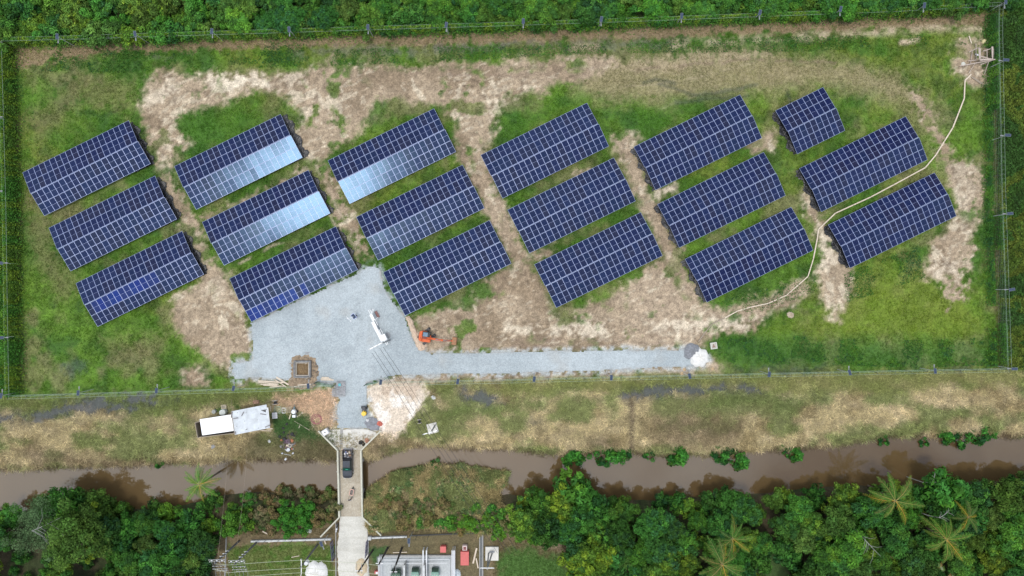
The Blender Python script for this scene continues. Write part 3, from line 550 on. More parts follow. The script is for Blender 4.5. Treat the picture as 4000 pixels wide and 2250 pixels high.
for key, cs in arr.items():
    cx = sum(c[0] for c in cs) / 4; cy = sum(c[1] for c in cs) / 4; c = F(cx, cy, Z_EAVE + .3)
    ncol = 9 if key == 'F1' else 20
    a = thing('solar_array', lab.get(key, f'long dark blue solar array, {colw[key[0]]} column from the left, {roww[key[1]]} row'), 'solar array', (c.x, c.y, 0), ANG, 'solar arrays in slanted rows inside the fence')
    AC[key] = c
    zr = Z_EAVE + 2 * ROWP * math.sin(TILT)
    r = random.Random(hash(key) % 1000 if False else sum(map(ord, key)))
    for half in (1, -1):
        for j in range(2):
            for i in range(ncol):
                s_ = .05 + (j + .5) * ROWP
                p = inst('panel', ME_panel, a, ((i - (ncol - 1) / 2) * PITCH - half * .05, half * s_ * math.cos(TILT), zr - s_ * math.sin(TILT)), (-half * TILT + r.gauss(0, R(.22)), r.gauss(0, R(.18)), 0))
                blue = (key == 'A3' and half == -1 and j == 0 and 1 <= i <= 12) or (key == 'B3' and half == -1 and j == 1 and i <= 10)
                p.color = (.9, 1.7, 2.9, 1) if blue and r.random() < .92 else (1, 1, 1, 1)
    Lx = ncol * PITCH
    for half in (1, -1):
        for s_ in (.9, 3.6):
            q = MB(); y = half * s_ * math.cos(TILT); z = zr - s_ * math.sin(TILT) - .10; q.box((0, y, z), (Lx - .1, .06, .09)); q.build('rail', M_steel, a)
        for k in range(4 if ncol == 9 else 7):
            x = -Lx / 2 + .8 + k * (Lx - 1.6) / (3 if ncol == 9 else 6); h = zr - 3.6 * math.sin(TILT) - .14
            inst('support_post', ME_post, a, (x, half * 3.6 * math.cos(TILT), -.2), (0, 0, 0), (1, 1, h + .2))
    for k in range(4 if ncol == 9 else 7):
        x = -Lx / 2 + .8 + k * (Lx - 1.6) / (3 if ncol == 9 else 6); inst('support_post', ME_post, a, (x, 0, -.2), (0, 0, 0), (1, 1, zr - .1 + .2))
    q = MB()                                     # perforated ridge strip
    q.box((0, 0, zr - .02), (Lx - .15, .045, .02)); q.build('ridge_strip', M_alu, a)
    array_foot.append([tuple((a.location + Matrix.Rotation(ANG, 3, 'Z') @ Vector((x, y, 0)))[:2]) for x, y in ((-Lx / 2, -4.5), (Lx / 2, -4.5), (Lx / 2, 4.5), (-Lx / 2, 4.5))])
    if key[0] in 'ABEF':                          # crumpled sheet lying under the array, showing at the end turned to the drone
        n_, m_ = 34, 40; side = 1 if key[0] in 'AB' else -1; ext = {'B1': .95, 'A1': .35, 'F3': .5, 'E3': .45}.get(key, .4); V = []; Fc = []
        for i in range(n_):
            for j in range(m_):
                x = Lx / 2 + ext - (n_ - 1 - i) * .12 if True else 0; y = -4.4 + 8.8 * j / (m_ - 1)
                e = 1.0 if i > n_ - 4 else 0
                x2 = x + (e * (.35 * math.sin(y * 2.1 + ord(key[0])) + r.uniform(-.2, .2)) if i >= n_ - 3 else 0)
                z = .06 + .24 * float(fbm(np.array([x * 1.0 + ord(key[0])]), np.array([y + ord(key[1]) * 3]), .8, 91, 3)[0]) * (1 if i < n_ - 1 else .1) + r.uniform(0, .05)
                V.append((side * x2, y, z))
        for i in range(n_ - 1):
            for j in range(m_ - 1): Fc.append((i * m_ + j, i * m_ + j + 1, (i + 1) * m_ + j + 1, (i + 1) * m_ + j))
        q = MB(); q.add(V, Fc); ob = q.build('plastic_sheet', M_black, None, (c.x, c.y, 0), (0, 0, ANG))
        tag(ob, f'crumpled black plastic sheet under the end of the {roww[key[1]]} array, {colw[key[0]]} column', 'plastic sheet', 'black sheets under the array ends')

# ================================================================== FENCES
M_wire = mat('galvanised_wire', (.30, .40, .32), .5, metal=.2, var=.1)
M_postd = mat('dark_fence_post', (.09, .10, .085), .6, metal=.3, var=.2)
FH = 2.3
q = MB().tube([(0, 0, -.3), (0, 0, FH)], .045, 6); q.beam((0, 0, FH - .02), (0, .33, FH + .32), .045); q.beam((0, 0, FH - .02), (0, -.33, FH + .32), .045)
ME_fpost = q.mesh('fence_post', M_postd)
def fence(label, pts_px, spacing=3.2):
    P = [W(x, y, FH + .3) for x, y in pts_px]; f = thing('wire_fence', label, 'fence', (P[0].x, P[0].y, 0)); base = Vector((P[0].x, P[0].y, 0))
    for i in range(len(P) - 1):
        a = Vector((P[i].x, P[i].y, 0)); b = Vector((P[i + 1].x, P[i + 1].y, 0)); d = b - a; Ln = d.length; u = d.normalized(); n = Vector((-u.y, u.x, 0)); k = max(1, round(Ln / spacing)); rz = math.atan2(u.y, u.x)
        for j in range(k + (1 if i == len(P) - 2 else 0)): inst('post', ME_fpost, f, a + u * (j * Ln / k) - base, (0, 0, rz))
        a0 = a - base
        q = MB()
        for s_ in (1, -1): q.beam(a0 + n * .33 * s_ + Vector((0, 0, FH + .32)), b - base + n * .33 * s_ + Vector((0, 0, FH + .32)), .022)
        rr = random.Random(i)
        t = .2
        while t < Ln:
            q.beam(a0 + u * t + n * .33 + Vector((0, 0, FH + .32)), a0 + u * (t + rr.uniform(-.08, .08)) - n * .33 + Vector((0, 0, FH + .32)), .009); t += .8
        q.build('barbed_wire', M_wire, f)
        q = MB()
        for z in (.1, .55, 1.0, 1.45, 1.9, FH): q.beam(a0 + Vector((0, 0, z)), b - base + Vector((0, 0, z)), .008)
        t = 0
        while t < Ln: q.beam(a0 + u * t + Vector((0, 0, .05)), a0 + u * t + Vector((0, 0, FH)), .006); t += .3
        q.build('mesh_wire', M_wire, f)
    return f
top_px = [(-60, 155), (300, 146), (621, 135), (999, 124), (1500, 108), (1999, 93), (2500, 76), (2999, 57), (3500, 38), (3912, 16)]
right_px = [(3912, 16), (3909, 98), (3915, 420), (3921, 745), (3932, 1060), (3945, 1446)]
bot_r = [(3945, 1446), (3500, 1454), (3000, 1465), (2500, 1476), (2000, 1489), (1700, 1495), (1455, 1501)]
bot_l = [(1295, 1511), (999, 1523), (610, 1535), (310, 1544), (28, 1552)]
left_px = [(28, 1552), (22, 1216), (16, 800), (8, 500), (-2, 152)]
fence('vine-grown wire fence along the upper edge below the thicket', top_px); fence('wire fence with two pale top wires along the right edge of the compound', right_px)
fence('straight wire fence from the gate to the lower right corner', bot_r); fence('wire fence from the gate to the lower left corner', bot_l); fence('wire fence swallowed by creepers along the left edge', left_px)

# --- solar street lights on the fence line
M_pole = mat('grey_pole', (.44, .47, .46), .5, metal=.3, var=.08)
ME_lp = MB().tube([(0, 0, -.2), (0, 0, 4.4)], [.065, .045], 8).mesh('pole', M_pole)
q = MB(); q.box((0, 0, 0), (.50, .98, .035)); ME_lpan = q.mesh('panel_frame', mat('dark_frame', (.16, .18, .22), .6))
q = MB(); q.box((0, 0, 0), (.45, .92, .012)); ME_lcell = q.mesh('cells', mat('street_light_cells', (.04, .06, .10), .6, var=.2, spec=.2))
q = MB(); q.beam((0, 0, 4.15), (.0, -.75, 4.3), .05); ME_larm = q.mesh('arm', M_pole)
q = MB(); q.loft([[(-.11, y, 4.27), (.11, y, 4.27), (.08, y, 4.35), (-.08, y, 4.35)] for y in (-.7, -1.15)]); ME_lhead = q.mesh('lamp_head', mat('lamp_grey', (.22, .23, .24), .6))
lights = [('upper', 0, [(-22, 152), (223, 142), (527, 132), (827, 122), (1129, 115), (1437, 106), (1743, 97), (2044, 83), (2349, 75), (2663, 62), (2969, 49), (3284, 35), (3611, 21), (3929, 6)]),
          ('right', 1, [(3930, 234), (3937, 528), (3946, 834), (3953, 1131), (3963, 1441)]),
          ('lower', 2, [(3653, 1449), (3319, 1455), (3005, 1462), (2694, 1469), (2388, 1475), (2087, 1481), (1788, 1490), (1487, 1493), (1204, 1508), (912, 1517), (611, 1526), (305, 1535), (4, 1546)]),
          ('left', 3, [(3, 1319), (0, 1027), (-20, 745), (-20, 455)])]
ordn = ['first', 'second', 'third', 'fourth', 'fifth', 'sixth', 'seventh', 'eighth', 'ninth', 'tenth', 'eleventh', 'twelfth', 'thirteenth', 'fourteenth']
for side, sd, pts in lights:
    for i, (px, py) in enumerate(pts):
        v = W(px, py, 4.6); frm = {'upper': 'left', 'right': 'top', 'lower': 'right', 'left': 'bottom'}[side]
        rz = {0: 0, 1: R(-90), 2: R(180), 3: R(90)}[sd]
        t = thing('street_light', f'solar street light on a pole at the {side} fence, {ordn[i]} from the {frm}', 'street light', (v.x, v.y, 0), rz, 'solar street lights along the fence')
        inst('pole', ME_lp, t); inst('arm', ME_larm, t); inst('lamp_head', ME_lhead, t)
        pn = inst('solar_panel', ME_lpan, t, (0, 0, 4.62), (R(12), 0, R(random.uniform(-12, 12)))); inst('cells', ME_lcell, pn, (0, 0, .018))

# ================================================================== VEGETATION
M_leaf = attr_mat('leaf', 'Col', rough=.65, transl=.30, spec=.12, objtint=True)
M_blade = attr_mat('grass_blade', 'Col', rough=.8, transl=.25, spec=.08)
M_bark = mat('bark', (.13, .10, .07), .9, var=.25, scale=6, bump=.5)
M_deadwood = mat('dead_wood', (.27, .27, .25), .8, var=.2, scale=5)
def norm(a): return a / np.maximum(np.linalg.norm(a, axis=-1, keepdims=True), 1e-9)
def leaf_quads(P, N, size, asp, col, g, fold=.25):
    """leaf-shaped diamonds at P facing N"""
    n = len(P); t = norm(np.cross(N, norm(g.normal(size=(n, 3))))); b = np.cross(N, t); s = (size * g.uniform(.6, 1.35, n))[:, None]
    v = np.stack([P - t * s, P + b * s * asp + N * s * fold, P + t * s, P - b * s * asp + N * s * fold], 1).reshape(-1, 3)
    f = np.arange(n * 4).reshape(n, 4); return v, f, np.repeat(col, 4, 0)
def crown_mesh(name, seed, Rr, Hc, zc, ncl, per, leaf, cols, asp=.5, rough=.22, cl=.34, flat=.8):
    g = np.random.default_rng(seed); Vs = []; Fs = []; Cs = []; off = 0
    cols = np.array(cols); nl = g.integers(6, 10); limbs = norm(g.normal(size=(nl, 3)) * np.array([1, 1, .5]) + np.array([0, 0, .35])) * g.uniform(.75, 1.25, (nl, 1))
    for k in range(ncl):
        u = limbs[g.integers(nl)] * g.uniform(.25, 1.0) + g.normal(size=3) * .22
        if k % 3 == 0:
            u = g.normal(size=3); u[2] = abs(u[2]) * .9 - .2; u = u / np.linalg.norm(u) * g.uniform(.5, .92)
        c = np.array([u[0] * Rr, u[1] * Rr, zc + u[2] * Hc]); rc = Rr * cl * g.uniform(.45, 1.35); u = np.clip(u, -1, 1)
        n = int(per * (rc / (Rr * cl)) ** 2); d = norm(g.normal(size=(n, 3)) + np.array([0, 0, .55])); P = c + d * rc * g.uniform(.6, 1.08, (n, 1)) * np.array([1, 1, flat])
        N = norm(d + g.normal(size=(n, 3)) * .55 + np.array([0, 0, .5]))
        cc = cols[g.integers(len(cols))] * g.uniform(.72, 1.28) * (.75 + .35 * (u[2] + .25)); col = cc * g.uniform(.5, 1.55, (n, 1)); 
        v, f, c4 = leaf_quads(P, N, leaf, asp, col, g); Vs.append(v); Fs.append(f + off); Cs.append(c4); off += len(v)
    return np_mesh(name, np.concatenate(Vs), np.concatenate(Fs), M_leaf, np.concatenate(Cs), nper=4)
def trunk_mesh(name, seed, h, r, limbs=6, spread=2.0):
    rr = random.Random(seed); q = MB(); pts = [(rr.uniform(-.1, .1) * k, rr.uniform(-.1, .1) * k, h * k / 4 - .15) for k in range(5)]
    q.tube(pts, [r, r * .85, r * .7, r * .5, r * .3], 7)
    for k in range(limbs):
        a = rr.uniform(0, 6.28); z0 = h * rr.uniform(.35, .8); e = spread * rr.uniform(.6, 1)
        q.tube([(0, 0, z0), (math.cos(a) * e * .5, math.sin(a) * e * .5, z0 + h * .18), (math.cos(a) * e, math.sin(a) * e, z0 + h * .3)], [r * .45, r * .3, r * .12], 5)
    return q.mesh(name, M_bark)
DG = [(.040, .128, .022), (.050, .152, .026), (.064, .176, .028), (.036, .114, .034)]
BG = [(.060, .180, .026), (.078, .205, .028), (.098, .220, .026), (.048, .146, .028)]
YG = [(.115, .215, .026), (.145, .232, .024), (.082, .170, .026)]
OG = [(.074, .150, .026), (.090, .168, .028), (.062, .134, .024)]
PG = [(.085, .150, .062), (.100, .170, .070), (.070, .130, .052)]
BRN = [(.16, .135, .060), (.13, .15, .05), (.09, .14, .04), (.18, .15, .07)]
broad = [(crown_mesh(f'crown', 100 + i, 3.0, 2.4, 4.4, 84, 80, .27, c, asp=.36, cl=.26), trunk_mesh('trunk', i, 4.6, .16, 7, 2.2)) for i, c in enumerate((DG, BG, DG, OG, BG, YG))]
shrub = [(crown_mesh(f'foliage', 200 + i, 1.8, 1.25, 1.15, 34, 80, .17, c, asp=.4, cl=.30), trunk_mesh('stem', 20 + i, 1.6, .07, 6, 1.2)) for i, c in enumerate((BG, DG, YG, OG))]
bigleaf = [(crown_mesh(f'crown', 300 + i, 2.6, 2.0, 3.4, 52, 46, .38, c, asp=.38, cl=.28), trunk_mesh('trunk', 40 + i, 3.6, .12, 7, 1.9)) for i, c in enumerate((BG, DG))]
olive = (crown_mesh('crown', 400, 5.3, 3.6, 6.2, 120, 130, .19, OG, cl=.20, asp=.6), trunk_mesh('trunk', 60, 6.6, .3, 9, 3.8))
feather = (crown_mesh('crown', 410, 4.8, 3.0, 5.6, 100, 130, .16, PG, cl=.24, asp=.35), trunk_mesh('trunk', 61, 6.0, .24, 9, 3.4))
weedy = [(crown_mesh('foliage', 500 + i, 1.1, .7, .5, 16, 70, .13, c), trunk_mesh('stem', 70 + i, .8, .04, 5, .7)) for i, c in enumerate((DG, BG, BRN))]
def plant(name, kind, label, cat, xy, sc=1.0, rz=None, group=None, tint=(1, 1, 1), z=None, parts=('crown', 'trunk'), zs=1.0):
    zb = gz(*xy) if z is None else z
    t = thing(name, label, cat, (xy[0], xy[1], zb), random.uniform(0, 6.28) if rz is None else rz, group); t.scale = (sc, sc, sc * zs)
    c = inst(parts[0], kind[0], t); c.color = (*tint, 1); inst(parts[1], kind[1], t); return t
def darts(poly, dmin, n, seed, avoid=()):
    r = random.Random(seed); xs = [p[0] for p in poly]; ys = [p[1] for p in poly]; out = []
    cand = np.array([(r.uniform(min(xs), max(xs)), r.uniform(min(ys), max(ys))) for _ in range(n)])
    ok = sdf(poly, cand[:, 0], cand[:, 1], 5) > 0
    for a in avoid: ok &= sdf(a, cand[:, 0], cand[:, 1], 5) < .3
    for p in cand[ok]:
        if all((p[0] - o[0]) ** 2 + (p[1] - o[1]) ** 2 > dmin * dmin for o in out): out.append(tuple(p))
    return out
LEAFY = {}
def zone(x, marks):
    px = x / S + 2000; return min(marks, key=lambda m: abs(m[0] - px))[1]
def look(k, tint):
    b = sum(tint) / 3; kind = 'yellow green' if k in (broad[5], shrub[2]) else 'olive' if k in (broad[3], shrub[3]) else 'large leaved green' if k in bigleaf else 'dark green' if k in (broad[0], broad[2], shrub[1]) else 'fresh green'
    return ('shadowy ' if b < .88 else 'bright ' if b > 1.12 else '') + kind  # tone word follows the plant's own random tint
def jt(a=.25): k = random.uniform(1 - a, 1 + a); return (k * random.uniform(.85, 1.15), k, k * random.uniform(.8, 1.2))

# --- thicket beyond the upper fence: low scrub on the left, trees on the right
G_TOP = 'thicket beyond the upper fence'
MT = [(0, 'at the left corner'), (290, 'above the first array column'), (930, 'above the second array column'), (1520, 'above the third array column'), (2120, 'above the fourth array column'), (2720, 'above the fifth array column'), (3300, 'above the short array'), (3850, 'above the timber frame')]
MB_ = [(2150, 'by the reeds'), (2380, 'right of the field edge'), (2640, 'left of the paired palms'), (2840, 'around the paired palms'), (3080, 'right of the paired palms'), (3320, 'left of the large palm'), (3520, 'below the large palm'), (3720, 'around the orange palm'), (3950, 'at the right edge')]
ML = [(0, 'at the left edge'), (200, 'below the feathery tree'), (420, 'right of the round olive tree'), (580, 'left of the leaning palm'), (760, 'below the leaning palm'), (950, 'left of the bridge')]
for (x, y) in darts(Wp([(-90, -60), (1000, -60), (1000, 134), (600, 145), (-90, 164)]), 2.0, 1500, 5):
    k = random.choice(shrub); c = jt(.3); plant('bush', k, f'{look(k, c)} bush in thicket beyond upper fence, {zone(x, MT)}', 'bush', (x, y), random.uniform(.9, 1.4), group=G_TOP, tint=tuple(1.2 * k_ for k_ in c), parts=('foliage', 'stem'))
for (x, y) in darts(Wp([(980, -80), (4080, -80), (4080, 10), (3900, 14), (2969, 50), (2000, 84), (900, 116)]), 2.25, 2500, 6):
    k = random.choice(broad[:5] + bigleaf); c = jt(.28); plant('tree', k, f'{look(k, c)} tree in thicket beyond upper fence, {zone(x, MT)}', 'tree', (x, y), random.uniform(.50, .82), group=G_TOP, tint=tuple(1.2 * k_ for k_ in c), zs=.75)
for (x, y) in darts(Wp([(980, 60), (2000, 30), (2969, -4), (3900, -40), (4080, -40), (4080, 40), (3890, 32), (2969, 68), (2000, 104), (980, 136)]), 2.0, 2500, 7):
    k = random.choice(shrub); c = jt(.25); plant('bush', k, f'low {look(k, c)} bush outside upper fence, {zone(x, MT)}', 'bush', (x, y), random.uniform(.8, 1.2), group=G_TOP, tint=c, parts=('foliage', 'stem'))
# --- woods south of the canal, lower right
woods = Wp([(2010, 1990), (2080, 1955), (2190, 1930), (2350, 1955), (2600, 1962), (2850, 1952), (3100, 1935), (3300, 1925), (3500, 1918), (3700, 1900), (4090, 1888), (4090, 2290), (3100, 2290), (3030, 2130), (2960, 2150), (2930, 2290), (2280, 2290), (2215, 2180), (2260, 2090), (2120, 2050), (2000, 2030)])
G_SE = 'trees of the wood below the canal, right'
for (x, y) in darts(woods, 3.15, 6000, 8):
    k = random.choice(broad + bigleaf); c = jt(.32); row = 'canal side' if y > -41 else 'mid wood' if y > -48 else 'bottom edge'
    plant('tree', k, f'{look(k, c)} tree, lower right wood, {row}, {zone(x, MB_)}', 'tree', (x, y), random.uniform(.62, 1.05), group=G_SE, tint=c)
for (x, y) in darts(woods, 4.2, 5000, 9):
    k = random.choice(shrub); c = jt(.3); plant('bush', k, f'{look(k, c)} bush under trees, lower right wood, {zone(x, MB_)}', 'bush', (x, y), random.uniform(.8, 1.3), group='undergrowth of the right wood', tint=c, parts=('foliage', 'stem'))
v = W(2240, 1905, 2); plant('tree', bigleaf[0], 'bright green tree bulging out over the canal, right of the reeds', 'tree', (v.x, v.y), 1.35, tint=(1.1, 1.15, 1))
v = W(2300, 2150, 2); plant('tree', broad[5], 'yellow green tree at the left edge of the lower right wood', 'tree', (v.x, v.y), 1.1, tint=(1.15, 1.1, .9))
v = W(3700, 1935, 4); plant('tree', bigleaf[0], 'rounded bright tree near the right end of the canal, big leaves', 'tree', (v.x, v.y), 1.55, tint=(.9, 1.1, 1))
v = W(2060, 1990, 2); plant('bush', shrub[0], 'feathery pale bush at the corner of the reeds', 'bush', (v.x, v.y), 1.5, tint=(1.1, 1.1, 1.5), parts=('foliage', 'stem'))
# --- woods lower left
G_SW = 'trees of the wood below the canal, left'
v = W(322, 2100, 6); plant('tree', olive, 'large round olive green tree with cauliflower crown, lower left', 'tree', (v.x, v.y), 1.0, 0)
v = W(135, 2065, 6); plant('tree', feather, 'large pale feathery tree with white limbs, lower left corner', 'tree', (v.x, v.y), 1.0, 0)
v = W(245, 1975, 4); plant('tree', broad[1], 'mid green tree leaning over the canal above the two large trees', 'tree', (v.x, v.y), 1.25, tint=(.75, .85, .8))
v = W(345, 1997, 4); plant('tree', broad[3], 'olive tree at the canal edge between two large crowns', 'tree', (v.x, v.y), .95, tint=(.9, .95, .9))
avoid = [Wp([(80, 2000), (410, 2000), (410, 2170), (80, 2170)])]
for (x, y) in darts(Wp([(-80, 2015), (200, 2000), (420, 2030), (620, 2005), (800, 2000), (860, 2060), (830, 2110), (800, 2290), (-80, 2290)]), 2.9, 2500, 10, avoid):
    k = random.choice(broad + shrub[:2] + bigleaf); c = jt(.3); plant('tree', k, f'{look(k, c)} tree of the lower left wood, {zone(x, ML)}', 'tree', (x, y), random.uniform(.55, .95), group=G_SW, tint=c)
for (x, y) in darts(Wp([(420, 2000), (700, 1985), (900, 1950), (980, 1945), (960, 2060), (870, 2075), (820, 2120), (810, 2290), (430, 2290)]), 2.4, 2500, 11):
    k = random.choice(shrub + shrub[:1]); c = jt(.25); plant('bush', k, f'{look(k, c)} bush on the lower canal bank, {zone(x, ML)}', 'bush', (x, y), random.uniform(.8, 1.35), group='bushes left of the bridge', tint=c, parts=('foliage', 'stem'))
for (x, y) in darts(Wp([(960, 1930), (1310, 1932), (1310, 2030), (1180, 2055), (960, 2065)]), 1.5, 1200, 12):
    dd = random.random(); gre = sdf(Wp([(1080, 1975), (1230, 1960), (1240, 2050), (1080, 2060)]), np.array([x]), np.array([y]))[0] > 0
    if gre: plant('bush', shrub[0], 'bright green bush between brown scrub on the bank left of the bridge', 'bush', (x, y), random.uniform(.7, 1.0), group='green bushes by the bridge', tint=(.9, 1.1, 1), parts=('foliage', 'stem'))
    else: plant('bush', weedy[2], f'brown dried bush on the lower bank, {zone(x, [(980, "far left of the bridge"), (1060, "left of the green bushes"), (1160, "above the green bushes"), (1250, "right of the green bushes"), (1300, "touching the bridge")])}', 'bush', (x, y), random.uniform(.9, 1.4), group='dry bushes by the bridge', tint=jt(.2), parts=('foliage', 'stem'))
# --- water plants hugging the far bank of the canal
for i, (px, py, s) in enumerate(((2235, 1788, 1.9), (2275, 1770, 1.3), (2355, 1790, 1.5), (2400, 1772, 1.9), (2440, 1775, 1.3), (2538, 1776, 1.0), (2648, 1775, 2.0), (2805, 1768, 1.5), (2848, 1772, 1.7), (2893, 1800, 1.6), (3078, 1738, 1.0), (3075, 1770, .7), (3110, 1775, 1.3), (3450, 1722, .9), (3608, 1729, .8), (3690, 1705, 1.4), (3745, 1712, 1.5), (3815, 1698, 1.9), (3887, 1692, 1.0), (620, 1808, .8), (1700, 1815, 1.0))):
    WPL = ['big, right of the reeds', 'small, right of the reeds', 'first left of the gully', 'second left of the gully', 'third left of the gully', 'small, right of the gully', 'lone round one', 'left in the trio', 'middle of the trio', 'lowest of the trio', 'top of the loose three', 'tiny, of the loose three', 'right of the loose three', 'small lone one', 'small, left of the end row', 'first of the end row', 'second of the end row', 'largest of the end row', 'last at the right end', 'tiny, left of the palm', 'standing in the reeds']
    v = W(px, py, WATER_Z + .4); plant('water_plant', weedy[0 if i % 3 else 1], f'dark leafy plant at the far canal bank, {WPL[i]}', 'plant', (v.x, v.y), s, group='leafy plants along the canal edge', tint=(.75, 1.0, .95), z=WATER_Z - .1, parts=('foliage', 'stem'))

# --- coconut palms
M_frond = attr_mat('palm_frond', 'Col', rough=.7, transl=.25, spec=.12, objtint=True)
def frond_mesh(seed, Lf=3.3, droop=.9):
    g = np.random.default_rng(seed); V = []; Fc = []; Cc = []; n = 44; pts = []
    for k in range(n + 1):
        t = k / n; pts.append(np.array([Lf * (t - .10 * t * t), .25 * math.sin(t * 2 + seed) * t, .55 * math.sin(t * 2.3) * .9 - droop * t ** 2.3]))
    for k in range(n):
        p, q_ = pts[k], pts[k + 1]; d = q_ - p; d /= np.linalg.norm(d); side = np.cross(d, [0, 0, 1]); side /= np.linalg.norm(side); wr = .035 * (1 - k / n) + .008
        i = len(V); V += [p - side * wr, p + side * wr, q_ + side * wr, q_ - side * wr]; Fc.append((i, i + 1, i + 2, i + 3)); Cc += [(.26, .26, .08)] * 4
        if k > 4:
            t = k / n; ll = .78 * math.sin(math.pi * min(1, t * .85 + .14)) ** .7
            for s_ in (1, -1):
                dirv = side * s_ * .8 + d * .65 + np.array([0, 0, -.30]) + g.normal(size=3) * .12; dirv /= np.linalg.norm(dirv); l2 = ll * g.uniform(.75, 1.1); i = len(V)
                V += [p, p + d * .055 + dirv * l2 * .4, p + dirv * l2 * 1.1, p - d * .03 + dirv * l2 * .4]; Fc.append((i, i + 1, i + 2, i + 3))
                c = np.array((.075, .165, .028)) * g.uniform(.6, 1.4) if g.random() < .93 else np.array((.15, .15, .04)); Cc += [tuple(c)] * 4
    return np_mesh('frond', np.array(V), np.array(Fc), M_frond, np.array(Cc), nper=4)
fronds = [frond_mesh(i, 4.4, .9 + .7 * (i % 3)) for i in range(5)]
def palm(label, px, py, h, s, nf, seed, tint=(1, 1, 1)):
    v = W(px, py, h); r = random.Random(seed); zb = gz(v.x, v.y); t = thing('palm_tree', label, 'palm tree', (v.x, v.y, zb), 0, 'coconut palms below the canal'); hh = h - zb
    q = MB(); q.tube([(0, 0, -.2), (.1, .05, hh * .5), (0, 0, hh)], [.2, .15, .12], 9); q.build('trunk', M_bark, t)
    for k in range(nf):
        f = inst('frond', fronds[r.randrange(5)], t, (0, 0, hh - .05), (r.uniform(-.15, .15), R(r.uniform(-34, 26)), 6.283 * k / nf + r.uniform(-.3, .3)), (s * r.uniform(.7, 1.1),) * 3)
        old = r.random() < .15; f.color = (2.0, 1.15, .7, 1) if old else (*[c * r.uniform(.85, 1.2) for c in tint], 1)
    q = MB()
    for k in range(5): q.cyl((.16 * math.cos(k * 1.26), .16 * math.sin(k * 1.26), hh - .32), .1, .2, 8, .05)
    q.build('coconuts', mat('coconut_husk', (.14, .13, .03), .6), t)
palm('coconut palm leaning over the canal left of the bridge', 780, 1892, 6.5, .9, 19, 1, (1.05, 1.25, .9)); palm('large coconut palm with pale midribs, near the canal at the right', 3498, 1957, 7.5, 1.25, 17, 2)
palm('coconut palm with orange dying fronds, lower right', 3697, 2107, 7.5, 1.2, 15, 3, (1.15, 1.05, .9)); palm('small dark coconut palm near the right edge', 3783, 2020, 6.5, .85, 13, 4, (.8, .85, .9))
palm('upper of the two coconut palms at the bottom edge, right of centre', 2862, 2105, 6.5, .95, 15, 5); palm('large lower coconut palm cut by the bottom edge, right of centre', 2822, 2205, 7.5, 1.3, 17, 6)
# --- banana plants
def banana(label, px, py, s, seed):
    v = W(px, py, 2.5); r = random.Random(seed); zb = gz(v.x, v.y); t = thing('banana_plant', label, 'banana plant', (v.x, v.y, zb), 0, 'banana plants at the bottom edge'); q = MB(); q.tube([(0, 0, -.1), (0, 0, 2.2)], [.13, .08], 8); q.build('stem', mat('banana_stem', (.13, .15, .05), .7), t)
    for k in range(8):
        a = r.uniform(0, 6.28); e = r.uniform(.5, 1.1); V = []; Fc = []
        for i in range(7):
            t_ = i / 6; x = s * 1.9 * t_; z = 2.2 + .9 * e * math.sin(t_ * 2.6) - .5 * t_ * t_; wv = .30 * math.sin(math.pi * min(1, t_ * .9 + .1)) + .01
            V += [(x, -wv, z - .06), (x, 0, z), (x, wv, z - .06)]
        for i in range(6):
            for j in range(2): Fc.append((i * 3 + j, i * 3 + j + 1, i * 3 + 4 + j, i * 3 + 3 + j))
        q = MB(); q.add(V, Fc, Matrix.Rotation(a, 4, 'Z')); c = (.085, .15, .03) if r.random() < .75 else (.24, .19, .06)
        q.build('leaf', mat('banana_leaf' if c[0] < .1 else 'banana_leaf_dry', c, .45, var=.2), t)
for i, (px, py) in enumerate(((3480, 2195), (3560, 2215), (3610, 2200), (3660, 2225), (3720, 2235), (3790, 2215), (3590, 2150), (2448, 2030))):
    banana('banana plant with long bright leaves at the bottom edge, lower right' if i < 7 else 'lone yellowish banana plant standing out of the wood right of the substation', px, py, 1.0 if i < 7 else .6, i)
# --- pale dead branches
def deadtree(label, px, py, z, ang, ln, seed):
    v = W(px, py, z); r = random.Random(seed); t = thing('dead_tree', label, 'dead tree', (v.x, v.y, gz(v.x, v.y)), ang, 'bare pale branches'); q = MB(); zb = z - gz(v.x, v.y)
    q.tube([(-ln * .3, 0, 0), (-ln * .1, .1, zb * .7), (ln * .2, 0, zb), (ln * .6, .2, zb + .3), (ln, .5, zb + .4)], [.10, .08, .06, .04, .02], 6); q.build('trunk', M_deadwood, t)
    for k in range(6):
        x = ln * r.uniform(0, .9); s_ = r.choice((-1, 1)); e = ln * r.uniform(.25, .5); q = MB(); q.tube([(x, .1, zb + .1), (x + e * .5, s_ * e * .5, zb + .3), (x + e * .7, s_ * e, zb + .5)], [.035, .025, .012], 5); q.build('branch', M_deadwood, t)
deadtree('bare white branches of a dead tree in the lower right wood', 3370, 2095, 7.2, R(-55), 4.5, 1); deadtree('curled pale dead branch between the palms, lower right', 3660, 2028, 7.0, R(30), 2.6, 2)
deadtree('pale dead branch by the canal near the right rounded tree', 3640, 1895, 5.5, R(70), 2.2, 3); deadtree('long white limb lying across the feathery tree, lower left', 95, 2085, 9.4, R(20), 7.0, 4)

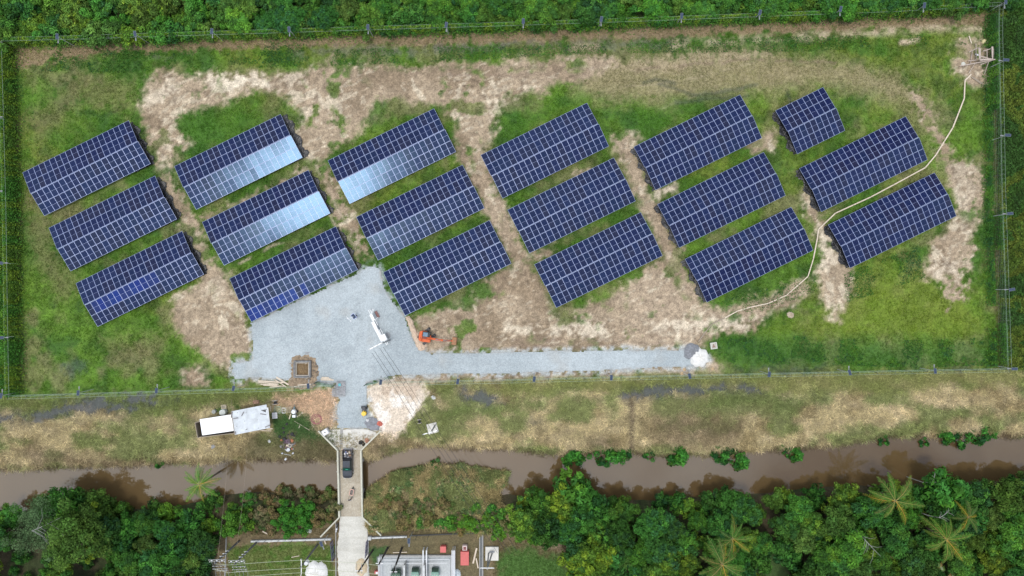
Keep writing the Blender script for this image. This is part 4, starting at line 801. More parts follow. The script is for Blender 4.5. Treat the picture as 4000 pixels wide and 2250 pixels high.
# --- creepers on the fences, ground scrub, grass and straw: masses nobody could count
def strip(pts_px, z0, z1, wd, n, seed, cols, leaf, dens=None, zt=None):
    g = np.random.default_rng(seed); P = np.array([tuple(W(x, y, FH + .2)[:2]) for x, y in pts_px]); L_ = np.linalg.norm(np.diff(P, axis=0), axis=1); cum = np.r_[0, np.cumsum(L_)]
    s = g.uniform(0, cum[-1], n)
    if dens is not None:
        kf = vn(s, s * 0 + seed, 7.0, seed); s = s[kf > dens]
    x = np.interp(s, cum, P[:, 0]); y = np.interp(s, cum, P[:, 1]); w_ = g.normal(0, wd, len(s)); i = np.clip(np.searchsorted(cum, s) - 1, 0, len(L_) - 1); d = np.diff(P, axis=0)[i] / L_[i][:, None]
    x = x - d[:, 1] * w_; y = y + d[:, 0] * w_; z = z0 + (z1 - z0) * g.uniform(0, 1, len(s)) ** .6 * np.exp(-(w_ / (wd * 1.6)) ** 2); cols = np.array(cols)
    ck = vn(x, y, 2.2, seed + 3); col = cols[np.clip((ck * 1.4 - .2) * len(cols), 0, len(cols) - 1).astype(int)] * g.uniform(.6, 1.4, (len(s), 1))
    N = norm(g.normal(size=(len(s), 3)) * .6 + np.array([0, 0, 1.0])); return leaf_quads(np.stack([x, y, z], 1), N, leaf, .55, col, g)
def mass(name, parts, label, cat, mtl=None):
    V = []; Fc = []; Cc = []; off = 0
    for v, f, c in parts: V.append(v); Fc.append(f + off); Cc.append(c); off += len(v)
    k = parts[0][1].shape[1]
    return tag(inst(name, np_mesh(name, np.concatenate(V), np.concatenate(Fc), mtl or M_leaf, np.concatenate(Cc), nper=k)), label, cat, kind='stuff')
mass('creepers', [strip(top_px, .6, 3.0, .40, 36000, 1, [tuple(c * 1.25 for c in k) for k in YG + BG + YG], .14, .2), strip(top_px, .1, .9, .75, 18000, 2, DG + BG, .12, .2)], 'bright green creepers climbing the upper fence', 'creepers')
mass('creepers', [strip(left_px, .3, 2.9, .70, 34000, 3, BG + YG + YG, .14), strip([(-60, 1552), (-60, 150)], 0, .8, 2.6, 26000, 4, YG + BG, .13)], 'thick green creepers burying the left fence', 'creepers')
mass('creepers', [strip(right_px[:3], .1, 1.8, .6, 5000, 5, BG + DG, .12, .4), strip([(3900, 40), (3895, 760), (3915, 1440)], 0, .8, .55, 11000, 6, DG + BG, .12, .35), strip(right_px[3:], .1, 2.2, .45, 5000, 7, BG, .12, .5)], 'green creepers at the foot of the right fence', 'creepers')
def scatter_leaves(poly, n, z0, z1, leaf, cols, seed, thr=None, scale=3.0, asp=.45):
    g = np.random.default_rng(seed); xs = [p[0] for p in poly]; ys = [p[1] for p in poly]; x = g.uniform(min(xs), max(xs), n); y = g.uniform(min(ys), max(ys), n); ok = sdf(poly, x, y, 3) > 0
    if thr is not None: ok &= fbm(x, y, scale, seed) > thr
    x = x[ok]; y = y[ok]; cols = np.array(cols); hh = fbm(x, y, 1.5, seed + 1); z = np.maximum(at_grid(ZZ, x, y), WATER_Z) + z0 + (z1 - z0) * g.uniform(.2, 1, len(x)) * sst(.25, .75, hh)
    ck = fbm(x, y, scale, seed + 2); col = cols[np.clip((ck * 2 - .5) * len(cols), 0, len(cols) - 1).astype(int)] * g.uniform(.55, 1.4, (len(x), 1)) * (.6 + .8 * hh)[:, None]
    N = norm(g.normal(size=(len(x), 3)) * .6 + np.array([0, 0, 1.0])); return leaf_quads(np.stack([x, y, z], 1), N, leaf, .45, col, g)
mass('ground_scrub', [scatter_leaves(Wp([(3882, 30), (4090, 30), (4090, 1440), (3908, 1440)]), 60000, .1, 1.4, .17, [(.045, .105, .024), (.06, .14, .026), (.13, .18, .028), (.10, .165, .026), (.05, .12, .026)], 21, None, 6), scatter_leaves(Wp([(-90, 150), (52, 160), (60, 1540), (-90, 1540)]), 42000, .1, 1.2, .16, [tuple(c * 1.3 for c in k) for k in BG + YG], 27, None, 5)], 'waist-high green scrub outside the side fences', 'scrub')
mass('ground_scrub', [scatter_leaves(Wp([(1800 * FS, 850 * FS), (1980 * FS, 842 * FS), (2200 * FS, 858 * FS), (2480 * FS, 850 * FS), (2510 * FS, 918 * FS), (2300 * FS, 925 * FS), (2000 * FS, 915 * FS), (1815 * FS, 925 * FS)]), 20000, .02, .4, .12, DG + BG, 22, .47, 3), scatter_leaves(Fp([(150, 115), (420, 135), (620, 110), (900, 105), (900, 150), (560, 165), (280, 185), (100, 180)]), 12000, .05, .45, .12, DG, 23, .5, 3),
     scatter_leaves(Fp([(650, 130), (1100, 118), (1500, 112), (2000, 92), (2480, 85), (2490, 110), (2000, 130), (1500, 135), (1000, 160), (650, 170)]), 34000, .05, .45, .12, DG + BG, 24, .46, 4), scatter_leaves(Fp([(1800, 760), (2050, 690), (2060, 730), (1900, 790)]), 3500, .05, .4, .12, DG, 25, .42), scatter_leaves(Fp([(2120, 690), (2330, 610), (2350, 690), (2200, 740), (2130, 760)]), 7000, .05, .4, .12, DG, 26, .46)], 'low dark weeds growing over the compound grass', 'weeds')
def blades(x, y, z, k, ln, wd, lie, col, g):
    """k tapered blades around each point"""
    n = len(x); a = g.uniform(0, 6.28, (n, k)); l = (ln * g.uniform(.5, 1.3, (n, k))); t = g.uniform(lie[0], lie[1], (n, k)); hx = np.cos(a) * np.cos(t) * l; hy = np.sin(a) * np.cos(t) * l; hz = np.sin(t) * l
    b = np.stack([x, y, z], 1)[:, None, :] + np.stack([g.normal(0, ln * .25, (n, k)), g.normal(0, ln * .25, (n, k)), np.zeros((n, k))], 2); sx = -np.sin(a) * wd; sy = np.cos(a) * wd; s3 = np.stack([sx, sy, 0 * sx], 2)
    tip = b + np.stack([hx, hy, hz], 2); V = np.stack([b - s3, b + s3, tip], 2).reshape(-1, 3); Fc = np.arange(len(V)).reshape(-1, 3)
    c = col[:, None, None, :] * g.uniform(.6, 1.45, (n, k, 1, 1)); Cc = np.broadcast_to(c, (n, k, 3, 3)).reshape(-1, 3); return V, Fc, Cc
g = np.random.default_rng(31)
comp = Wp([(30, 170), (3890, 40), (3925, 1440), (1455, 1490), (1300, 1500), (40, 1540)])
N0 = 150000; x = g.uniform(-95, 94, N0); y = g.uniform(-20, 53, N0); ok = (sdf(comp, x, y, 3) > 0) & (sdf(yard, x, y, 3) < -.2); x = x[ok]; y = y[ok]
md = at_grid(mDg, x, y); nn = fbm(x, y, 2.2, 33); ok = (md < .35) & (nn + g.uniform(-.15, .15, len(x)) > .40)
for fp in array_foot: ok &= sdf(fp, x, y, 3) < .15
x = x[ok]; y = y[ok]; base = at_grid(C, x, y); hl = fbm(x, y, 5, 35)
gcolr = base * (.95 + .9 * (hl[:, None] - .2)) + np.array((.004, .016, .0))
mass('grass', [blades(x, y, at_grid(ZZ, x, y), 5, .28, .042, (.2, 1.0), gcolr, g)], 'short green grass growing between the solar arrays', 'grass', M_blade)
x = g.uniform(-98, 98, 90000); y = g.uniform(-36, -14, 90000); ok = (at_grid(mS, x, y) > .5) & (at_grid(wsd, x, y) < -.1) & (sdf(yard, x, y, 3) < -.1) & (at_grid(wet, x, y) < .45)
for pl in (Fp([(690, 990), (846, 970), (850, 1090), (960, 1092), (1012, 1085), (1066, 1020), (1085, 980), (1060, 960), (920, 960)]), Wp([(775, 1600), (1060, 1570), (1070, 1690), (785, 1710)])): ok &= sdf(pl, x, y, 3) < -.2
x = x[ok]; y = y[ok]; base = at_grid(C, x, y); sel = g.random(len(x)) < .75; x = x[sel]; y = y[sel]; base = base[sel]
mass('dry_grass', [blades(x, y, at_grid(ZZ, x, y) + .02, 6, .80, .042, (.05, .6), (base * 1.3 + .012) * np.where(g.random((len(x), 1)) < .16, 1.7, 1.0), g)], 'straw coloured dry grass on the strip between fence and canal', 'dry grass', M_blade)
reed = Wp([(1428, 1950), (1445, 1912), (1525, 1862), (1640, 1834), (1780, 1826), (1880, 1842), (1985, 1855), (1970, 1905), (1930, 1935), (1990, 2000), (2020, 2060), (1900, 2075), (1600, 2050), (1450, 2070), (1430, 2000)])
x = g.uniform(-28, 2, 42000); y = g.uniform(-46, -31, 42000); ok = sdf(reed, x, y, 3) + (fbm(x, y, 1.2, 44) - .5) * 1.2 > 0; x = x[ok]; y = y[ok]; k_ = fbm(x, y, 2.4, 45)
col = np.where((k_ > .5)[:, None], np.array((.150, .190, .075)), np.array((.30, .25, .125))) * (.6 + .9 * fbm(x, y, .9, 46))[:, None]; gr = sst(-33, -36, y)[:, None] ; col = col * (1 - .1 * gr) + np.array((.03, .018, .0)) * gr; zr_ = .55 * fbm(x, y, 1.0, 47) * g.random(len(x))
rq = scatter_leaves(reed, 60000, .0, 1.0, .30, [(.30, .25, .13), (.16, .20, .08), (.10, .16, .055), (.24, .22, .11), (.12, .17, .07)], 48, None, 2.0)
mass('reeds', [rq], 'brown and green reeds spreading into the canal right of the bridge', 'reeds', M_blade)
mass('reed_stalks', [blades(x, y, np.maximum(at_grid(ZZ, x, y), WATER_Z) + .3 + zr_, 4, .8, .05, (.0, .5), col * np.where(g.random((len(x), 1)) < .3, 1.5, .8), g)], 'pale straw stalks lying in the reeds right of the bridge', 'reeds', M_blade)
for (xx, yy) in darts(Wp([(1500, 1960), (1700, 1940), (1960, 1990), (2000, 2060), (1750, 2060), (1560, 2030)]), 1.9, 600, 13):
    plant('bush', weedy[2] if random.random() < .6 else weedy[1], f'low brownish bush in the reeds, {zone(xx, [(1520, "near the bridge"), (1640, "above the transformer pad"), (1760, "above the red box"), (1850, "above the red tank"), (1960, "at the right end")])}', 'bush', (xx, yy), random.uniform(1.0, 1.6), group='bushes in the reeds', tint=jt(.2), parts=('foliage', 'stem'))
for (px, py, s) in ((1800, 2030, 1.0), (1850, 2050, 1.1), (1900, 2040, 1.2), (1960, 2060, 1.3), (2020, 2080, 1.2), (2080, 2090, 1.1)):
    v = W(px, py, .5); plant('bush', shrub[2], f'bright light green bush at the edge of the reeds, {ordn[[1800, 1850, 1900, 1960, 2020, 2080].index(px)]} from the left', 'bush', (v.x, v.y), s * .8, group='bright bushes behind the substation', tint=(.95, 1.2, 1), parts=('foliage', 'stem'))
x = g.uniform(-70, 12, 34000); y = g.uniform(-58, -45, 34000); ok = np.zeros(len(x), bool)
for pl in (Fp([(572, 1375), (838, 1370), (838, 1520), (572, 1520)]), Fp([(1240, 1350), (1440, 1350), (1440, 1520), (1240, 1520)]), Fp([(560, 1310), (840, 1310), (840, 1345), (560, 1345)]), Fp([(960, 1310), (1240, 1325), (1230, 1345), (960, 1345)])): ok |= sdf(pl, x, y, 3) > 0
x = x[ok]; y = y[ok]; mass('grass', [blades(x, y, at_grid(ZZ, x, y), 5, .22, .03, (.25, 1.1), at_grid(C, x, y) * 1.15 + np.array((.003, .01, 0)), g)], 'patchy grass around the substation at the bottom edge', 'grass', M_blade)

# ================================================================== THINGS IN THE YARD
WHITE = mat('white_enamel', (.58, .59, .60), .4, var=.03, scale=2); BLACK = mat('black_rubber', (.018, .018, .02), .8, var=.2, scale=6)
M_wood = mat('raw_pale_board', (.60, .51, .40), .8, var=.15, scale=5); M_wood2 = mat('weathered_board', (.30, .25, .19), .85, var=.2, scale=6); M_grey = mat('grey_machine_metal', (.25, .26, .27), .5, metal=.3)
M_dark = mat('dark_steel', (.05, .05, .055), .5, metal=.4); M_galv = mat('light_galvanised', (.62, .64, .65), .45, metal=.3, var=.08)
# --- excavator
ORG = mat('excavator_orange', (.60, .125, .045), .6, var=.12, scale=2.5, spec=.2); ORG2 = mat('faded_bucket_orange', (.36, .17, .075), .8, var=.25, scale=4, col2=(.22, .12, .07))
ex = thing('excavator', 'orange tracked excavator with its boom stretched out over the bare clay', 'excavator', W(1667, 1313), R(-8))
TR = R(48)
for s_ in (1, -1):
    o = Matrix.Rotation(TR, 4, 'Z'); q = MB()
    prof = [(-1.45 + .0, .12), (-1.2, .0), (1.2, .0), (1.45, .12), (1.5, .35), (1.3, .58), (-1.3, .58), (-1.5, .35)]
    q.loft([[(x, s_ * .78 + y, z) for x, z in prof] for y in (-.24, .24)], o); tr = q.build('track', BLACK, ex)
    q = MB()
    for k in range(15):
        for z in (.60, ): q.box((-1.26 + k * .18, s_ * .78, z), (.11, .50, .05), 0, o)
    q.build('track_shoes', M_dark, tr)
q = MB(); q.box((0, 0, .45), (1.5, 1.3, .5), TR); q.cyl((0, 0, .65), .55, .22, 20); q.build('undercarriage', M_dark, ex)
house = [(-1.15, -.75), (-1.22, -.3), (-1.22, .35), (-1.1, .85), (-.75, 1.02), (.1, 1.0), (.1, .32), (.95, .32), (.95, -.98), (-.6, -1.02), (-.95, -.95)]
house = [(x, y) for x, y in house]
q = MB(); q.prism(house, .88, 1.5); q.build('house', ORG, ex, bevel=.06)
q = MB(); q.prism([(-1.2, -.78), (-1.27, 0), (-1.2, .82), (-.8, 1.0), (-.62, .98), (-.62, -.98), (-.85, -.96)], 1.503, 1.82); q.build('counterweight', ORG, ex, bevel=.08)
q = MB(); q.prism([(-.58, -.96), (.9, -.9), (.9, -.42), (-.58, -.38)], 1.503, 1.72); q.build('engine_cover', ORG, ex, bevel=.05); q = MB(); q.box((-.2, -.25, 1.6), (.7, .2, .2)); q.build('exhaust_box', mat('dark_red_paint', (.16, .03, .03), .5), ex); q = MB(); q.tube([(-.9, -.3, 1.8), (-.9, -.3, 2.1)], .05, 8); q.build('exhaust_pipe', M_dark, ex)
cb = MB(); cb.loft([[(-.55, .0, .9), (.75, .0, .9), (.75, .95, .9), (-.55, .95, .9)], [(-.55, .0, 1.8), (.72, .0, 1.8), (.72, .95, 1.8), (-.55, .95, 1.8)], [(-.5, .04, 2.45), (.48, .04, 2.45), (.48, .9, 2.45), (-.5, .9, 2.45)]])
cab = cb.build('cab', M_dark, ex, bevel=.04); q = MB(); q.box((-.02, .47, 2.47), (.86, .74, .03)); q.build('roof_glass', mat('blue_tinted_roof', (.15, .23, .30), .65, var=.15, spec=.2), cab); q = MB(); q.add([(.50, .08, 2.42), (.74, .06, 1.82), (.74, .90, 1.82), (.50, .86, 2.42)], [(0, 1, 2, 3)], Matrix.Translation((.012, 0, .01))); q.build('windscreen', mat('cab_glass', (.08, .11, .13), .08), cab)
def bar(q, pts, wd):
    q.loft([[(x, -wd / 2 + y, z + h / 2), (x, wd / 2 + y, z + h / 2), (x, wd / 2 + y, z - h / 2), (x, -wd / 2 + y, z - h / 2)] for x, y, z, h in pts])
q = MB(); bar(q, [(.7, -.15, 1.35, .34), (1.35, -.15, 2.1, .44), (2.3, -.15, 2.55, .42), (3.35, -.15, 2.35, .26)], .34); boom = q.build('boom', ORG, ex, bevel=.03)
q = MB(); bar(q, [(2.95, -.15, 2.58, .3), (3.4, -.15, 2.3, .34), (4.6, -.15, 1.15, .24), (5.0, -.15, .75, .16)], .26); q.build('stick', ORG, ex, bevel=.02)
for a, b in (((.9, .05, 1.1), (2.0, .05, 2.25)), ((.9, -.35, 1.1), (2.0, -.35, 2.25)), ((2.0, -.15, 2.85), (2.95, -.15, 2.75)), ((3.4, -.15, 2.6), (4.7, -.15, 1.35))):
    q = MB(); q.tube([a, ((a[0] + b[0]) / 2, a[1], (a[2] + b[2]) / 2)], .075, 8); q.tube([((a[0] + b[0]) / 2, a[1], (a[2] + b[2]) / 2), b], .045, 8); q.build('hydraulic_cylinder', M_grey, ex)
q = MB(); secs = []
for y in (-.85, .55): secs.append([(4.85, y, .85), (5.05, y, .9), (5.6, y, .75), (5.75, y, .45), (5.6, y, .15), (5.2, y, .02), (4.95, y, .05), (5.25, y, .14), (5.5, y, .3), (5.55, y, .5), (5.42, y, .66), (5.0, y, .76)])
q.loft(secs); q.build('bucket', ORG2, ex); q = MB()
for k in range(5): q.box((4.92, -.78 + k * .31, .05), (.2, .08, .05))
q.build('bucket_teeth', M_dark, ex); q = MB(); q.tube([(.8, .95, 1.3), (1.25, 1.15, 1.55), (1.5, .75, 1.5), (1.1, .2, 1.5), (1.3, -.1, 2.0)], .03, 6); q.build('hoses', BLACK, ex)
# --- inverter racks and switchgear
def off(th, px, py, z=0): v = W(px, py, z); return Matrix.Rotation(-th.rotation_euler.z, 3, 'Z') @ Vector((v.x - th.location.x, v.y - th.location.y, 0))
DIRR = math.atan2(-(1270 - 1210), (1478 - 1448))      # racks run down to the right
for i, (c, cabs) in enumerate((((1463, 1240), 1), ((1503, 1314), 2))):
    t = thing('equipment_rack', ('steel rack with a white cabinet and two angled arms, upper one in the gravel yard', 'steel rack with a wide white cabinet, lower right one in the gravel yard')[i], 'equipment rack', W(*c), DIRR)
    for y in (-.16, .16): q = MB(); q.box((0, y, 1.25), (3.3, .07, .08)); q.build('rail', M_galv, t)
    for x in (-1.5, 0, 1.5):
        q = MB(); q.box((x, .16, .62), (.08, .08, 1.26)); q.box((x, -.16, .62), (.08, .08, 1.26)); q.box((x, 0, .06), (.1, .6, .06)); q.build('leg', M_galv, t)
    q = MB(); q.box((-.1 if i == 0 else .15, .08 if i == 0 else -.12 + .3, 1.65), (1.2 if i == 0 else 1.15, .45 if i == 0 else .72, .75)); cbn = q.build('cabinet', WHITE, t, bevel=.03); q = MB(); q.box((-.1 if i == 0 else .15, .0 if i == 0 else .18, 2.045), (1.26 if i == 0 else 1.2, .5 if i == 0 else .78, .03)); q.build('roof_plate', WHITE, cbn)
    if i == 0:
        for a, b in (((-.9, .1, 1.9), (-1.5, .85, 1.9)), ((-.7, .2, 1.85), (-1.35, 1.0, 1.85)), ((.55, .2, 1.9), (.35, .95, 1.9))): q = MB(); q.beam(a, b, .07); q.build('arm', WHITE, t)
        q = MB(); q.box((-.3, .75, .35), (1.3, .5, .06)); q.build('cable_tray', mat('reddish_cable', (.20, .10, .09), .7), t)
    else: q = MB(); q.box((.1, .75, .3), (1.0, .5, .05)); q.build('cable_tray', M_grey, t)
for i, (px, py) in enumerate(((1465.5, 1276), (1485, 1314))):
    t = thing('switch_cabinet', ('long low white switch cabinet, upper one of two end to end in the gravel yard', 'long low white switch cabinet, lower one of two end to end in the gravel yard')[i], 'cabinet', W(px, py, 1), DIRR); t.location.z = 0
    q = MB(); q.box((0, 0, .65 + .0), (2.0, .52, 1.1)); b_ = q.build('body', WHITE, t, bevel=.03)
    q = MB(); q.box((0, 0, 1.225 - .0), (2.06, .58, .05)); q.build('roof_plate', WHITE, t); q = MB(); q.box((0, 0, .06), (1.9, .46, .12)); q.build('plinth', M_conc2, t)
    for x in (-.5, .5): q = MB(); q.box((x, -.268, .65), (.9, .012, .98)); d_ = q.build('door', M_galv, t); q = MB(); q.box((x + .3, -.285, .7), (.04, .03, .15)); q.build('handle', M_dark, d_)
def utility_pole(label, px, py, h, arm, ang, z=.05, col=None, nins=4, cat='utility pole', name='utility_pole', group=None):
    v = W(px, py, h); t = thing(name, label, cat, (v.x, v.y, 0), ang, group); q = MB(); q.tube([(0, 0, -.1), (0, 0, h + .15)], [.15, .10], 10); q.build('pole', col or M_grey, t)
    if arm:
        q = MB(); q.box((0, .14, h - .05), (arm, .12, .14)); q.build('crossarm', M_galv, t); tips = []
        for k in range(nins):
            x = -arm / 2 + .12 + k * (arm - .24) / (nins - 1); q = MB(); q.cyl((x, .14, h + .02), .05, .12, 8, .07); q.cyl((x, .14, h + .14), .085, .06, 8, .04); q.build('insulator', mat('insulator_glaze', (.62, .60, .56), .25), t)
            tips.append(t.location + Matrix.Rotation(ang, 3, 'Z') @ Vector((x, .14, h + .22)))
        return t, tips
    return t, []
ANGX = math.atan2((1369 - 1341), (1495 - 1442))
t, tipA = utility_pole('pole with a pale crossarm at the lower end of the white cabinets, gravel yard', 1485, 1348, 7.2, 2.75, ANGX); t.location = (*W(1468, 1355, 7.2)[:2], 0)
# the crossarm carries four lines; its pole stands at its right end
dd = W(1495, 1340, 7.2) - W(1468, 1355, 7.2)
for ch in t.children:
    if ch.name.startswith('pole'): ch.location = Matrix.Rotation(-ANGX, 3, 'Z') @ Vector((dd.x, dd.y, 0)); ch.location.z = 0
tipA = [Vector((*W(px, py, 7.2)[:2], 7.2)) for px, py in ((1453, 1378), (1463, 1372), (1483, 1360), (1496, 1355))]
t, tipB = utility_pole('pole with a white crossarm on a concrete footing above the canal', 1682, 1692, 7.4, 2.9, math.atan2(22, 76), nins=4)
v = W(1690, 1668); q = MB(); q.box((v.x - t.location.x, v.y - t.location.y - .2, .1), (1.9, 1.9, .3), R(14)); q.build('footing', M_conc, t, rot=(0, 0, -t.rotation_euler.z)); q = MB(); q.box((v.x - t.location.x + .1, v.y - t.location.y + .1, .27), (1.3, 1.3, .12), R(14)); q.build('footing_cap', M_conc, t, rot=(0, 0, -t.rotation_euler.z))
tipC = [W(px, py, 8.5) for px, py in ((1760, 1835), (1778, 1833), (1796, 1832), (1812, 1828))]
def cable(label, a, b, r=.022, sag=.5, n=14, more=None, m=None, grp='overhead lines'):
    pts = []
    for p, q_ in ([(a, b)] + (more or [])):
        p = Vector(p); q_ = Vector(q_)
        for k in range(n + 1): t = k / n; v = p.lerp(q_, t); v.z -= sag * 4 * t * (1 - t); pts.append(v)
    qq = MB(); qq.tube(pts, r, 5); ob = qq.build('overhead_cable', m or mat('black_cable', (.02, .02, .02), .6), None); tag(ob, label, 'cable', grp)
base = W(1880, 2110, 8.0)
tipB = sorted(tipB, key=lambda p: p.x); tipE = [W(px, py, 8.6) for px, py in ((1890, 2035), (1920, 2030), (1945, 2025), (1965, 2020))]; tipE = [W(1740 + 125 * 0 + 16 * i, 1832, 7.6) for i in range(4)]
for i in range(4):
    ext = tipB[i] + (tipB[i] - tipA[i]) * 1.45; ext.z = 7.6
    cable(f'black overhead cable from the gravel yard across the canal, {ordn[i]} from the left', tipA[i], tipB[i], .028, .45, more=[(tipB[i], ext)])
# --- weather station
t = thing('weather_station', 'weather station mast with a small solar panel and white arm on the gravel', 'weather station', W(1390, 1236))
q = MB(); q.tube([(0, 0, 0), (0, 0, 2.6)], .05, 8); q.build('mast', M_galv, t); q = MB(); q.box((0, 0, .04), (.6, .6, .06)); q.build('base_plate', M_dark, t)
pn = inst('solar_panel', MB().box((0, 0, 0), (.72, 1.0, .04)).mesh('solar_panel', M_alu), t, (.06, .1, 2.0), (R(8), 0, R(40))); q = MB(); q.box((0, 0, .025), (.62, .88, .012)); q.build('cells', mat('street_light_cells', (.03, .045, .085), .22), pn)
q = MB(); q.beam((-1.25, .15, 2.5), (-.35, -.75, 2.5), .05); q.beam((0, 0, 2.4), (-.8, -.3, 2.5), .04); q.build('arm', WHITE, t)
for p in ((-.95, -.25), (-.35, -.75)):
    q = MB(); q.cyl((p[0], p[1], 2.45), .13, .16, 12, .09); q.build('sensor', WHITE, t)
# --- square concrete chamber
t = thing('concrete_chamber', 'square open concrete foundation pit full of brown soil in the gravel yard', 'foundation pit', W(1184, 1441)); h = .75; a_ = 1.45
M_form = mat('dark_form_concrete', (.20, .20, .20), .85, var=.25, scale=2.2)
for i, (x, y, w_, d_) in enumerate(((0, a_, 2 * a_ + .3, .3), (0, -a_, 2 * a_ + .3, .3), (a_, 0, .3, 2 * a_ - .3), (-a_, 0, .3, 2 * a_ - .3))): q = MB(); q.box((x, y, h / 2), (w_, d_, h)); q.build('wall', M_form, t, bevel=.02)
for i, (x, y, w_, d_) in enumerate(((0, 1.18, 2.6, .14), (0, -1.18, 2.6, .14), (1.18, 0, .14, 2.2), (-1.18, 0, .14, 2.2))): q = MB(); q.box((x, y, .25), (w_, d_, .5)); q.build('inner_form', mat('pale_form_board', (.48, .44, .38), .8, var=.15), t)
M_soil = mat('brown_fill_soil', (.215, .145, .075), .95, var=.3, scale=4, bump=.6)
V = []; n = 14
for i in range(n):
    for j in range(n):
        x = -1.08 + 2.16 * i / (n - 1); y = -1.08 + 2.16 * j / (n - 1); V.append((x, y, .10 + .28 * max(0, 1 - (x * x + y * y) / 1.5) + random.uniform(-.05, .05)))
q = MB(); q.add(V, [(i * n + j, (i + 1) * n + j, (i + 1) * n + j + 1, i * n + j + 1) for i in range(n - 1) for j in range(n - 1)]); q.build('soil_fill', M_soil, t)
for a, b in (((-1.4, 1.45), (-2.3, 1.05)), ((-1.4, -1.5), (-2.2, -1.95)), ((1.35, 1.35), (.65, 1.0)), ((1.3, -1.45), (.6, -1.85))): q = MB(); q.beam((*a, h + .06), (*b, h + .06), .16, .1); q.build('brace', M_wood2, t)
rr = random.Random(8)
for k in range(26):
    a = rr.uniform(-1.3, 1.6); d_ = rr.uniform(1.9, 2.9); q = MB(); s_ = rr.uniform(.08, .24); q.box((0, 0, s_ * .3), (s_ * 1.3, s_, s_ * .7), rr.uniform(0, 3), taper=.6); q.build('spoil_clod', mat('dark_wet_clod', (.15, .14, .13), .95, var=.3), t, (math.cos(a) * d_, math.sin(a) * d_ * .9, .09))
sp = ragged([(v.x, v.y) for v in (W(x, y) for x, y in ((1140, 1398), (1165, 1390), (1205, 1388), (1235, 1400), (1240, 1430), (1248, 1460), (1235, 1490), (1225, 1515), (1140, 1520), (1120, 1500), (1138, 1470)))], .3, .22, 5)
sheet('excavated_soil_patch', sp, .088, mat('trampled_tan_soil', (.30, .225, .15), .95, var=.3, scale=1.8, bump=.5), .1, 0)
def lump(name, label, cat, px, py, r, h, mtl, seed, group=None, sx=1.0, rz=0, z=.03, cone=False, parent=None, rough=.18):
    """heap with an uneven outline"""
    rr = random.Random(seed); V = [(0, 0, h)]; n, m = 28, 7; Fc = []
    ang = [1 + rr.uniform(-.12, .12) for _ in range(n)]
    for j in range(1, m + 1):
        t = j / m
        for k in range(n):
            a = 6.2832 * k / n; rad = r * t * (1 + (ang[k] - 1) * t); zz = (h * (1 - t) ** .95 if cone else h * (1 - t * t) ** .8 if t < 1 else 0) * (1 + rr.uniform(-rough, rough) * (t < 1)) - (.06 if j == m else 0); V.append((math.cos(a) * rad * sx, math.sin(a) * rad, zz))
    for k in range(n): Fc.append((0, 1 + k, 1 + (k + 1) % n))
    for j in range(m - 1):
        for k in range(n): b = 1 + j * n; Fc.append((b + k, b + n + k, b + n + (k + 1) % n, b + (k + 1) % n))
    q = MB(); q.add(V, Fc); v = W(px, py); ob = q.build(name, mtl, parent, (v.x, v.y, z), (0, 0, rz), smooth=True)
    return tag(ob, label, cat, group) if parent is None else ob
M_wsand = mat('white_sand', (.70, .69, .66), .95, var=.08, scale=3, bump=.4); M_gsand = mat('dark_grey_sand', (.23, .24, .26), .95, var=.2, scale=3, bump=.5)
lump('sand_heap', 'white sand heap at the right end of the gravel road', 'sand heap', 2731, 1396, 1.85, 1.15, M_wsand, 3); lump('gravel_heap', 'dark grey gravel heap against the white sand heap', 'gravel heap', 2703, 1372, 1.45, .85, M_gsand, 4, sx=1.2, rz=.4)
lump('sand_heap', 'white sand heap on the grass beside the concrete road, bottom edge', 'sand heap', 1235, 2236, 2.1, 1.2, M_wsand, 5); lump('sand_heap', 'tan sand heap spilling on the concrete road at the bottom edge', 'sand heap', 1412, 2215, 1.7, .6, mat('tan_sand', (.52, .42, .28), .95, var=.12, scale=3, bump=.4), 6, sx=.65, z=.09)
lump('gravel_heap', 'low dark gravel heap at the top of the bridge approach', 'gravel heap', 1455, 1655, 1.25, .28, M_gsand, 7, sx=1.3, rz=-.6, z=.04, rough=.35)
bank = Wp([(1582, 1238), (1602, 1232), (1622, 1278), (1645, 1318), (1668, 1346), (1662, 1364), (1642, 1373), (1632, 1366), (1618, 1330), (1600, 1285)]); bank = ragged(bank, .3, .12, 4); bc = Wp([(1592, 1236), (1612, 1282), (1634, 1322), (1650, 1362)])
V = []; n = len(bank); rr = random.Random(4)
for t_, z_ in ((1, .0), (.75, .28), (.4, .42), (.0, .5)):
    for x, y in bank:
        best = min(((Vector(bc[i]).lerp(Vector(bc[i + 1]), s_ / 8)) for i in range(3) for s_ in range(9)), key=lambda p: (p.x - x) ** 2 + (p.y - y) ** 2); V.append((best.x + (x - best.x) * t_, best.y + (y - best.y) * t_, .02 + z_ * rr.uniform(.8, 1.2)))
q = MB(); q.add(V, [(j * n + i, j * n + (i + 1) % n, (j + 1) * n + (i + 1) % n, (j + 1) * n + i) for j in range(3) for i in range(n)]); tag(q.build('soil_bank', mat('pale_peach_soil', (.56, .43, .32), .95, var=.15, scale=2.5, bump=.5)), 'long pale soil bank along the gravel edge beside the excavator', 'soil bank')
t = thing('junction_pit', 'small square concrete junction pit beside the white sand heap', 'concrete pit', W(2786, 1350), R(8))
for x, y, w_, d_ in ((0, .52, 1.2, .16), (0, -.52, 1.2, .16), (.52, 0, .16, .88), (-.52, 0, .16, .88)): q = MB(); q.box((x, y, .25), (w_, d_, .5)); q.build('wall', M_conc, t, bevel=.02)
